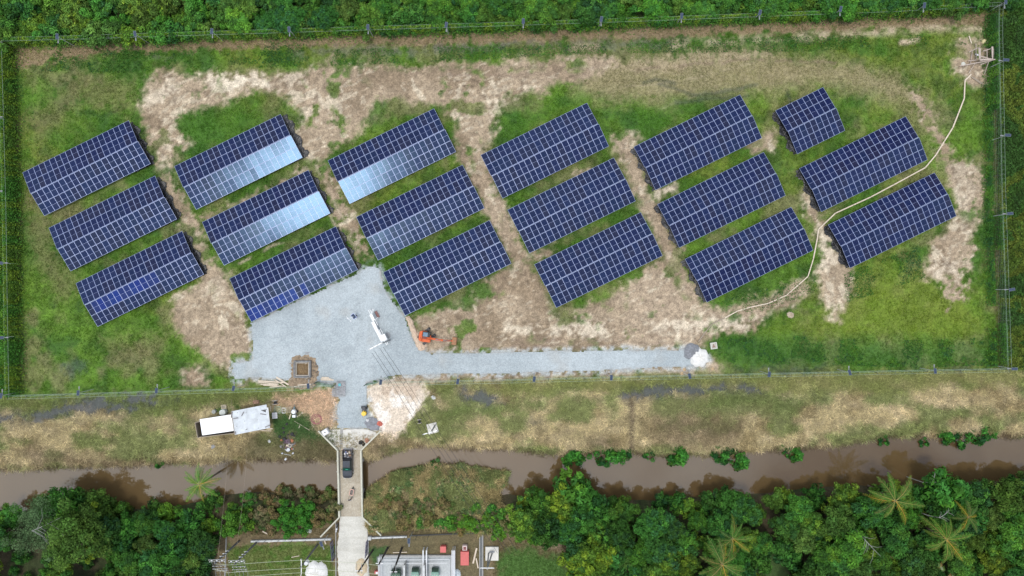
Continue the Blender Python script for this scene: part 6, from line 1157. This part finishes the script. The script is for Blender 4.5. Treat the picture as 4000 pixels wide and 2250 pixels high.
q = MB(); q.box((0, 0, .14), (.81, .57, .06)); q.build('mortar', mat('grey_mortar', (.30, .27, .22), .9), t2)
t2 = thing('wooden_crate', 'brown wooden crate above the right end of the shed', 'crate', W(1003, 1569), R(4))
for x, y, w_, d_ in ((0, .27, 1.0, .05), (0, -.27, 1.0, .05), (.48, 0, .05, .49), (-.48, 0, .05, .49)): q = MB(); q.box((x, y, .3), (w_, d_, .5)); q.build('side', mat('reddish_board', (.40, .24, .17), .8, var=.15), t2)
for k in range(3): q = MB(); q.box((-.28 + k * .28, 0, .56), (.16, .5, .03), R(20)); q.build('slat', mat('reddish_board', (.40, .24, .17)), t2)
def grill(label, px, py, w_, d_, n, m_, rz, nm, cat):
    t2 = thing(nm, label, cat, W(px, py), rz); t2.location.z = gz(t2.location.x, t2.location.y) + .2
    q = MB()
    for a, b in (((-w_ / 2, -d_ / 2), (w_ / 2, -d_ / 2)), ((w_ / 2, -d_ / 2), (w_ / 2, d_ / 2)), ((w_ / 2, d_ / 2), (-w_ / 2, d_ / 2)), ((-w_ / 2, d_ / 2), (-w_ / 2, -d_ / 2))): q.beam((*a, 0), (*b, 0), .06)
    q.build('frame', m_, t2)
    for k in range(n): q = MB(); y = -d_ / 2 + d_ * (k + .5) / n; q.beam((-w_ / 2, y, 0), (w_ / 2, y, 0), .035); q.build('bar', m_, t2)
    for x in (-w_ / 2, w_ / 2): q = MB(); q.beam((x, 0, -.2), (x, 0, 0), .05); q.build('foot', m_, t2)
grill('pale green steel grille lying right of the shed', 1085, 1600, 1.15, 1.2, 8, mat('pale_green_paint', (.40, .52, .38), .6), R(-8), 'steel_grille', 'grille'); grill('small grey steel frame between grille and pallet', 1109, 1603, .6, 1.0, 3, M_galv, R(2), 'steel_trestle', 'trestle'); grill('weathered pallet with upright slats right of the shed', 1130, 1600, 1.0, .95, 8, mat('pale_pallet_wood', (.50, .44, .33), .85), R(92), 'pallet', 'pallet')
t2 = thing('white_mattress', 'grey white square mattress against the right end of the shed', 'mattress', W(1075, 1622), R(4)); q = MB(); q.box((0, 0, .3), (1.0, 1.15, .22)); q.build('cover', mat('dull_white_cloth', (.52, .52, .53), .85, var=.1), t2, bevel=.08); q = MB(); q.box((0, 0, .09), (.9, 1.0, .18)); q.build('base', M_wood2, t2)
t2 = thing('concrete_mixer', 'silver concrete mixer with a wide open drum right of the shed', 'concrete mixer', W(1153, 1605)); SIL = mat('cement_crusted_silver', (.62, .65, .66), .5, metal=.15, var=.1)
q = MB(); q.cyl((0, 0, .5), .3, .25, 20, .48); q.cyl((0, 0, .75), .48, .4, 20, .36); q.cyl((0, 0, 1.15), .36, .02, 20, .26); q.build('drum', SIL, t2); q = MB(); q.box((0, -.85, .55), (.6, .5, .7)); q.build('motor_housing', SIL, t2, bevel=.06); q = MB(); q.box((0, .6, .5), (.3, .5, .3)); q.tube([(0, .6, .6), (0, 1.3, .5)], .05, 6); q.build('tow_bar', mat('dark_teal_paint', (.07, .13, .14), .5), t2)
for s_ in (1, -1): q = MB(); q.cyl((0, 0, -.06), .25, .12, 16, M=Matrix.Translation((s_ * .55, 0, .25)) @ Matrix.Rotation(R(90), 4, 'Y')); q.build('wheel', BLACK, t2)
for s_ in (1, -1): q = MB(); q.beam((s_ * .42, -.9, .3), (s_ * .42, .6, .3), .07); q.build('frame_bar', M_dark, t2)
t2 = thing('hose_coil', 'dull red hose coiled on the peach soil left of the drive', 'hose', W(1238, 1640)); t2.location.z = gz(t2.location.x, t2.location.y) + .05; M_hose = mat('dull_red_hose', (.36, .12, .14), .6)
for k in range(6): q = MB(); r_ = .55 + .09 * k; q.tube([(r_ * math.cos(a) + .06 * math.sin(k), r_ * .95 * math.sin(a) + .05 * k - .1, .05 + .03 * k) for a in [6.2832 * j / 26 for j in range(27)]], .035, 6); q.build('loop', M_hose, t2)
for i, (a, b, wd, lb) in enumerate((((1161, 1628), (1184, 1610), .22, 'pale plank lying diagonally right of the silver mixer'), ((1130, 1637), (1137, 1616), .2, 'pale plank standing out of the grass below the silver mixer'), ((1168, 1673), (1171, 1662), .15, 'short pale board in the grass above the scrap heap'), ((1150, 1644), (1210, 1680), .06, 'long thin pole lying across the green grass'), ((1044, 1675), (1066, 1674), .2, 'short board sticking out under the corner of the shed'), ((1013, 1656 + 24), (1060, 1683), .12, 'thin board lying under the lower shed corner'), ((1057, 1586), (1058, 1606), .12, 'board leaning at the back corner of the shed'), ((1216, 1655), (1226, 1666), .1, 'white stick near the hose coil'), ((1026, 2075), (1047, 2085), .2, 'white board on the soil above the substation wall'), ((1048, 2117), (1075, 2113), .2, 'white pipe piece inside the substation wall'), ((1268, 2110), (1273, 2125), .2, 'yellow board beside the substation corner'), ((1139, 2176), (1170, 2170), .1, 'thin pale stick on the substation lawn'), ((1848, 2200), (1862, 2140), .3, 'weathered plank leaning left of the drain channel'), ((1860, 2180), (1868, 2218), .22, 'plank lying at the drain channel, lower one'), ((1535, 2158), (1590, 2156), .15, 'pale board above the concrete pad'))):
    p = W(*a); q_ = W(*b); z = gz(p.x, p.y) + .15; q = MB(); q.beam((0, 0, 0), (*(q_ - p)[:2], .02), wd, .05); tag(q.build('plank', M_wood, None, (p.x, p.y, z)), lb, 'plank', 'scattered planks')
# scrap heap
t2 = thing('scrap_heap', 'burnt scrap heap with wheels, cans and rusty pieces on the grass by the canal', 'scrap heap', W(1125, 1733)); t2.location.z = gz(t2.location.x, t2.location.y); rs = random.Random(17)
cols = [mat('ash_black', (.03, .028, .03), .9), mat('rust_orange', (.42, .16, .08), .85), mat('burnt_grey', (.24, .23, .24), .8), mat('scrap_cream', (.58, .50, .38), .8), mat('rust_purple', (.15, .10, .13), .8), mat('pale_scrap', (.55, .57, .60), .6)]
for k in range(46):
    u = rs.gauss(0, .75); v_ = rs.gauss(0, 1.25); zc = max(.04, .35 - .15 * abs(u)); c = cols[0 if v_ > .9 else 5 if v_ < -1.0 else rs.choice((0, 1, 2, 3, 4, 4, 2))]; q = MB(); s_ = rs.uniform(.18, .46); kind = rs.random()
    if kind < .5: q.box((0, 0, 0), (s_ * 1.3, s_, s_ * .5), rs.uniform(0, 3), taper=.7)
    elif kind < .8: q.tube([(-s_ * 2, 0, -.05), (s_ * 2, rs.uniform(-.2, .2), .1)], .035, 6)
    else: q.cyl((0, 0, 0), s_ * .8, s_ * .7, 12)
    q.build('scrap_piece', c, t2, (u, v_, zc), (rs.uniform(-.4, .4), rs.uniform(-.4, .4), rs.uniform(0, 3)))
for x, y, r_ in ((-.15, .45, .34), (.2, .6, .28), (.45, -.3, .3)):
    q = MB(); q.loft([[((r_ + .06 * math.cos(b)) * math.cos(a) + x, (r_ + .06 * math.cos(b)) * math.sin(a) + y, .45 + .06 * math.sin(b)) for b in [6.2832 * j / 7 for j in range(7)]] for a in [6.2832 * k / 18 for k in range(19)]], caps=False); q.build('wheel_ring', cols[4] if x < .3 else cols[3], t2)
q = MB(); q.box((0, 0, 0), (3.2, .25, .02)); 
# ================================================================== SUBSTATION AT THE BOTTOM EDGE
M_wallw = mat('whitened_wall_top', (.50, .51, .50), .8, var=.18, scale=2)
def wall(label, pts, z, wd, mtl, cat='wall', nm='low_wall', ret=False):
    P = [W(*p) for p in pts]; t2 = thing(nm, label, cat, P[0])
    for i in range(len(P) - 1):
        a = P[i] - P[0]; b = P[i + 1] - P[0]; q = MB(); q.beam((a.x, a.y, z / 2 - .1), (b.x, b.y, z / 2 - .1), wd, z + .2); q.build('wall_segment', mtl, t2, bevel=.02)
    return t2
ww = wall('low whitened wall along the upper left side of the substation', [(983, 2112), (1295, 2104)], .5, .32, M_wallw)
for k in range(6):
    v = W(1040 + k * 52, 2108) - ww.location; q = MB(); q.tube([(v.x, v.y, .2), (v.x, v.y, 2.0)], .04, 6); q.build('fence_post', M_postd, ww)
ww = wall('low whitened wall along the upper right side of the substation', [(1452, 2099), (1590, 2094)], .5, .3, M_wallw)
for k in range(5):
    v = W(1490 + k * 46, 2098 - k * 1.2) - ww.location; q = MB(); q.tube([(v.x, v.y, 0), (v.x, v.y, 2.0)], .04, 6); q.build('fence_post', M_postd, ww)
wall('dark narrow ditch wall running right from the substation wall', [(1600, 2092), (1800, 2084), (1960, 2080)], .15, .25, mat('dark_mossy_concrete', (.05, .05, .045), .9), 'wall', 'ditch_wall')
wall('thin concrete kerb left of the substation lawn', [(885, 2085), (880, 2260)], .25, .12, M_conc2, 'kerb', 'kerb'); wall('concrete kerb along the left side of the lower road', [(1312, 2035), (1313, 2260)], .2, .12, M_conc2, 'kerb', 'kerb'); wall('concrete kerb along the right side of the lower road', [(1436, 2040), (1440, 2260)], .2, .12, M_conc2, 'kerb', 'kerb')
t2 = thing('drain_channel', 'grey concrete drain channel right of the red tanks', 'drain', W(1880, 2088)); 
for x in (-.3, .3): q = MB(); q.box((x, -4.0, .1), (.14, 8.2, .35)); q.build('channel_wall', M_conc2, t2)
q = MB(); q.box((0, -4.0, .02), (.46, 8.2, .06)); q.build('channel_floor', mat('wet_channel_floor', (.12, .13, .13), .6), t2)
q = MB(); q.box((0, 0, .45), (.6, .6, .9)); tag(q.build('gate_pillar', M_wallw, None, W(1447, 2098), bevel=.03), 'square pale gate pillar at the right side of the road', 'pillar')
M_navy = mat('dark_blue_gate', (.045, .045, .11), .5, metal=.2)
for lb, a, b in (('dark blue steel gate leaf folded back left of the lower road', (1300, 2108), (1308, 2178)), ('dark blue steel gate leaf folded back right of the lower road', (1438, 2105), (1434, 2165))):
    t2 = thing('steel_gate', lb, 'gate', W(*a)); d = W(*b) - W(*a)
    q = MB()
    for z in (.2, 1.0, 1.9): q.beam((0, 0, z), (d.x, d.y, z), .08)
    for s_ in (0, .33, .66, 1): q.beam((d.x * s_, d.y * s_, .15), (d.x * s_, d.y * s_, 1.95), .08)
    q.build('gate_frame', M_navy, t2)
    for k in range(12): s_ = (k + .5) / 12; q = MB(); q.beam((d.x * s_, d.y * s_, .2), (d.x * s_, d.y * s_, 1.9), .05); q.build('gate_bar', M_navy, t2)
# concrete pad with pipes, fire walls and transformers
pad = thing('transformer_pad', 'pale concrete transformer pad with kerb at the bottom edge', 'concrete pad', W(1625, 2235))
q = MB(); q.box((0, -1.4, .12), (13.4, 9.0, .3)); q.build('slab', mat('pale_gravel_pad', (.44, .46, .46), .9, var=.12, scale=3, bump=.3), pad)
for x, y, w_, d_ in ((0, 3.2, 13.7, .25), (6.8, -1.3, .25, 8.8), (-6.8, -1.3, .25, 8.8)): q = MB(); q.box((x, y, .25), (w_, d_, .5)); q.build('kerb', M_conc2, pad)
pp = thing('pipework', 'white pipe railing around the transformer pad', 'pipework', W(1625, 2235)); 
for pts, r_ in (([(-6.6, 2.6, .8), (6.4, 2.7, .8), (6.4, -5, .8)], .07), ([(-6.6, 2.0, 1.1), (6.0, 2.15, 1.1)], .06)): q = MB(); q.tube(pts, r_, 8); q.build('rail', WHITE, pp)
for k in range(8): q = MB(); q.tube([(-6.4 + k * 1.8, 2.62, .25), (-6.4 + k * 1.8, 2.62, .8)], .05, 6); q.build('rail_post', WHITE, pp)
for px, lb in ((1653, 'left one of two thick white pipes crossing the transformer pad'), (1666, 'right one of two thick white pipes crossing the transformer pad')):
    v = W(px, 2150, 1.5); q = MB(); q.tube([(0, .0, -1.4), (0, 0, 0), (0, -2.6, .0), (0, -5.5, .05)], .13, 10); tag(q.build('white_pipe', WHITE, None, (v.x, v.y, 1.55)), lb, 'pipe', 'two thick white pipes')
for px, lb in ((1580, 'left grey fire wall between transformers at the bottom edge'), (1657, 'right grey fire wall between transformers at the bottom edge')):
    v = W(px, 2235, 2.2); t2 = thing('fire_wall', lb, 'wall', (v.x, v.y, .27)); q = MB(); q.box((0, -.7, 1.15), (.24, 4.2, 2.3)); q.build('panel', M_conc2, t2); q = MB(); q.box((0, -.7, 2.33), (.3, 4.25, .05)); q.build('coping', M_wallw, t2)
GRN = mat('transformer_green', (.16, .30, .24), .45, var=.08); DGN = mat('dark_transformer_green', (.02, .09, .045), .4, var=.2)
for px, py, k, lb in ((1621, 2236, 1, 'pale green transformer between the fire walls at the bottom edge'), (1699, 2236, 1, 'pale green transformer right of both fire walls at the bottom edge'), (1545, 2240, 1.25, 'large dark green transformer left of the fire walls at the bottom edge')):
    v = W(px, py, 1.6); t2 = thing('transformer', lb, 'transformer', (v.x, v.y, .27)); g_ = DGN if k > 1 else GRN
    q = MB(); q.box((0, -.5, .75), (1.3 * k, 1.2, 1.5)); q.build('tank', g_, t2, bevel=.04); q = MB(); q.box((0, -.5, 1.54), (1.42 * k, .9, .08)); q.build('cover', g_, t2)
    for j in range(7): q = MB(); q.box((-.6 * k + j * .2 * k, .35, .7), (.05, .5, 1.1)); q.build('radiator_fin', DGN, t2)
    for j in range(3): q = MB(); q.cyl((-.4 * k + j * .4 * k, -.3, 1.58), .08, .3, 10, .05); q.build('bushing', mat('insulator_glaze', (.62, .60, .56), .25), t2)
RED = mat('faded_red_paint', (.50, .10, .09), .55, var=.1, scale=3)
t2 = thing('fuel_tank', 'large faded red tank with a pale pump box at its upper end', 'tank', W(1815, 2180, 1.2)); t2.location.z = 0
q = MB(); q.box((0, -.1, .65), (1.55, 2.55, 1.1)); q.build('body', RED, t2, bevel=.04)
for x in (-.55, .55): q = MB(); q.box((x, -.1, .05), (.2, 2.3, .12)); q.build('skid', M_dark, t2)
q = MB(); q.box((0, 1.75, .5), (.85, .9, .9)); pb = q.build('pump_box', mat('pale_pink_metal', (.58, .46, .43), .6), t2); q = MB(); q.box((0, 1.72, .97), (.5, .55, .05)); q.build('pump_opening', mat('dark_red_paint', (.16, .03, .03), .5), pb)
t2 = thing('control_box', 'small faded red box at the upper edge of the transformer pad', 'box', W(1731, 2146, 1)); t2.location.z = 0; q = MB(); q.box((0, 0, .55), (1.0, 1.05, 1.0)); q.build('body', RED, t2, bevel=.03); q = MB(); q.box((0, 0, 1.08), (1.08, 1.12, .06)); q.build('lid', RED, t2); q = MB(); q.box((0, -.532, .55), (.7, .012, .7)); q.build('door', RED, t2)
t2 = thing('electrical_box', 'small red and white box at the left edge of the transformer pad', 'box', W(1470, 2238, .8)); t2.location.z = 0; q = MB(); q.box((0, 0, .4), (.7, .55, .8)); q.build('body', RED, t2, bevel=.03); q = MB(); q.box((.1, 0, .83), (.4, .4, .04)); q.build('lid', WHITE, t2)
for i, px in enumerate((1766, 1771, 1776)): v = W(px, 2205, 2.3); q = MB(); q.tube([(0, 2.6, 0), (0, -3, 0)], .10, 8); q.tube([(0, 2.5, 0), (0, 2.5, -2.3)], .05, 6); q.tube([(0, -2.9, 0), (0, -2.9, -2.3)], .05, 6); tag(q.build('bus_pipe', WHITE, None, (v.x, v.y, 2.3)), f'vertical white bus pipe right of the transformer pad, {ordn[i]} from the left', 'pipe', 'bus pipes')
for i, px in enumerate((1478, 1484, 1489)): v = W(px, 2220, 1.5); q = MB(); q.tube([(0, 2.0, -1.4), (0, 2.0, 0), (0, -2.5, 0)], .06, 8); tag(q.build('riser_pipe', WHITE, None, (v.x, v.y, 1.5)), f'thin white riser pipe at the left end of the transformer pad, {ordn[i]} from the left', 'pipe', 'riser pipes')
lump('foam_heap', 'pale bluish foam heap right of the transformer pad at the bottom edge', 'foam', 1783, 2240, .8, .7, mat('pale_blue_foam', (.62, .70, .72), .8), 51)
# pole on the square footing at the right
t2, tips = utility_pole('steel pole with a white crossarm on the square footing right of the drain', 1903, 2222, 7.5, 2.5, 0, nins=3); v = W(1922, 2160) - t2.location
q = MB(); q.box((v.x, v.y, .2), (2.45, 2.55, .45)); q.build('footing', M_conc, t2, bevel=.03); q = MB(); q.box((v.x, v.y + .4, .46), (1.0, .35, .1)); q.build('base_plate', M_grey, t2); q = MB(); q.beam((v.x, v.y, .4), (0, 0, 7.4), .22); q.build('brace', M_grey, t2)
# wooden poles of the substation and their lines
M_tar = mat('tarred_pole', (.035, .03, .028), .7, var=.3)
poles = [('dark pole with a lamp panel standing at the upper right substation wall', 1570, 2140, 1535, 2238), ('dark pole over the left end of the transformer pad', 1515, 2140, 1480, 2205), ('dark pole leaning over the concrete road at the bottom edge', 1456, 2150, 1400, 2234)]
for lb, bx, by, tx, ty in poles:
    base_ = W(bx, by); 
    k = ((tx - 2000) / (bx - 2000) + (ty - 1125) / (by - 1125)) / 2; hgt = CAM_H * (1 - 1 / max(k, 1.02)); t2 = thing('wooden_pole', lb, 'pole', base_); top_ = W(tx, ty, hgt) - base_; q = MB(); q.tube([(0, 0, -.1), (top_.x, top_.y, hgt)], [.2, .13], 10); q.build('pole', M_tar, t2); u = top_
    for k2 in (-.4, .4): q = MB(); q.tube([(u.x + k2, u.y - .5, hgt - .6), (u.x + k2, u.y + 1.2, hgt - .5)], .05, 6); q.build('fuse_rod', M_grey, t2)
    q = MB(); q.box((u.x, u.y, hgt - .5), (1.3, .1, .12)); q.build('crossarm', M_galv, t2)
for lb, px, py, rz in (('solar street light inside the upper right substation wall', 1597, 2113, 0), ('solar street light beside the left substation gate', 1255, 2125, R(20))):
    v = W(px, py, 4.6); t2 = thing('street_light', lb, 'street light', (v.x, v.y, 0), rz, 'substation lights'); inst('pole', ME_lp, t2); inst('lamp_head', ME_lhead, t2); inst('arm', ME_larm, t2); pn = inst('solar_panel', ME_lpan, t2, (0, 0, 4.62)); inst('cells', ME_lcell, pn, (0, 0, .018))
# switching structure at the left: two tall gantries
for gi, (bx, by, tx, ty, lb) in enumerate(((912, 2140, 838, 2202, 'tall gantry pole with stacked steel crossarms at the left end of the substation'), (990, 2138, 915, 2205, 'tall gantry pole with stacked steel crossarms, second from the left end of the substation'), (1255, 2135, 1172, 2218, 'tall pole with a grey transformer can in the middle of the substation lawn'))):
    base_ = W(bx, by); hgt = 10.5; t2 = thing('gantry_pole', lb, 'utility pole', base_); top_ = W(tx, ty, hgt) - base_; t2.location = W(tx, ty, hgt); t2.location.z = 0
    q = MB(); q.tube([(0, 0, -.1), (0, 0, hgt)], [.2, .13], 10); q.build('pole', mat('grey_wood_pole', (.10, .10, .10), .8), t2)
    if gi < 2:
        for z, dy, ln in ((10.2, .6, 2.9), (10.0, .2, 2.9), (9.2, -.9, 2.4), (8.9, -1.5, 2.6), (8.0, -2.2, 2.0)):
            q = MB(); q.box((.3, dy, z), (ln, .07, .09), R(3)); ca_ = q.build('crossarm', M_grey, t2)
            for k in range(4): q = MB(); x = .3 - ln / 2 + .15 + k * (ln - .3) / 3; q.cyl((x, dy, z + .05), .04, .18, 8, .06); q.build('insulator', mat('insulator_glaze', (.62, .60, .56), .25), ca_)
        for k in range(4): q = MB(); q.tube([(-.9 + k * .75, .6, 10.1), (-.9 + k * .75, -2.3, 8.0), (-.9 + k * .75, -3.4, 7.8)], .025, 6); q.build('drop_pipe', M_grey, t2)
        for k in range(3): q = MB(); q.tube([(-.8 + k * .9, .4, 10.15), (-.5 + k * .9, .4, 10.15)], .09, 8); q.build('fuse', WHITE, t2)
        for zz in (5.2, 6.4, 7.6): q = MB(); q.box((0, .15, zz), (.7, .08, .1)); q.build('step', M_galv, t2)
    else:
        q = MB(); q.cyl((.75, .35, 8.6), .33, 1.0, 16); q.build('transformer_can', mat('can_grey', (.60, .62, .63), .5), t2)
        q = MB(); q.box((.1, .0, 10.1), (.12, 2.8, .12)); ca_ = q.build('crossarm', M_galv, t2)
        for k in range(3): q = MB(); q.cyl((.1, -1.3 + k * 1.3, 10.2), .08, .2, 10, .1); q.build('insulator', mat('insulator_glaze', (.62, .60, .56), .25), ca_)
M_line = mat('pale_alu_line', (.46, .50, .36), .5, metal=.2)
for i, (y0, y1, y2, y3) in enumerate(((2203, 2207, 2188, 2196), (2224, 2237, 2219, 2232), (2262, 2258, 2237, 2262))):
    cable(f'pale bare conductor over the substation lawn, {ordn[i]} from the top', W(838, y0, 10.4), W(890, y1, 10.2), .028, .1, more=[(W(890, y1, 10.2), W(1176, y2, 10.3)), (W(1176, y2, 10.3), W(1340, y3, 10.2)), (W(1340, y3, 10.2), W(1475, y3 + 12, 9.8))], m=M_line, grp='substation conductors')
for i, (a, b) in enumerate((((850, 2185), (905, 1560)), ((925, 2130), (965, 1750)))):
    cable(f'thin wire running up from the left substation gantry, {ordn[i]} from the left', W(*a, 10), W(*b, 9.5), .012, .6, m=M_wood2, grp='thin wires')
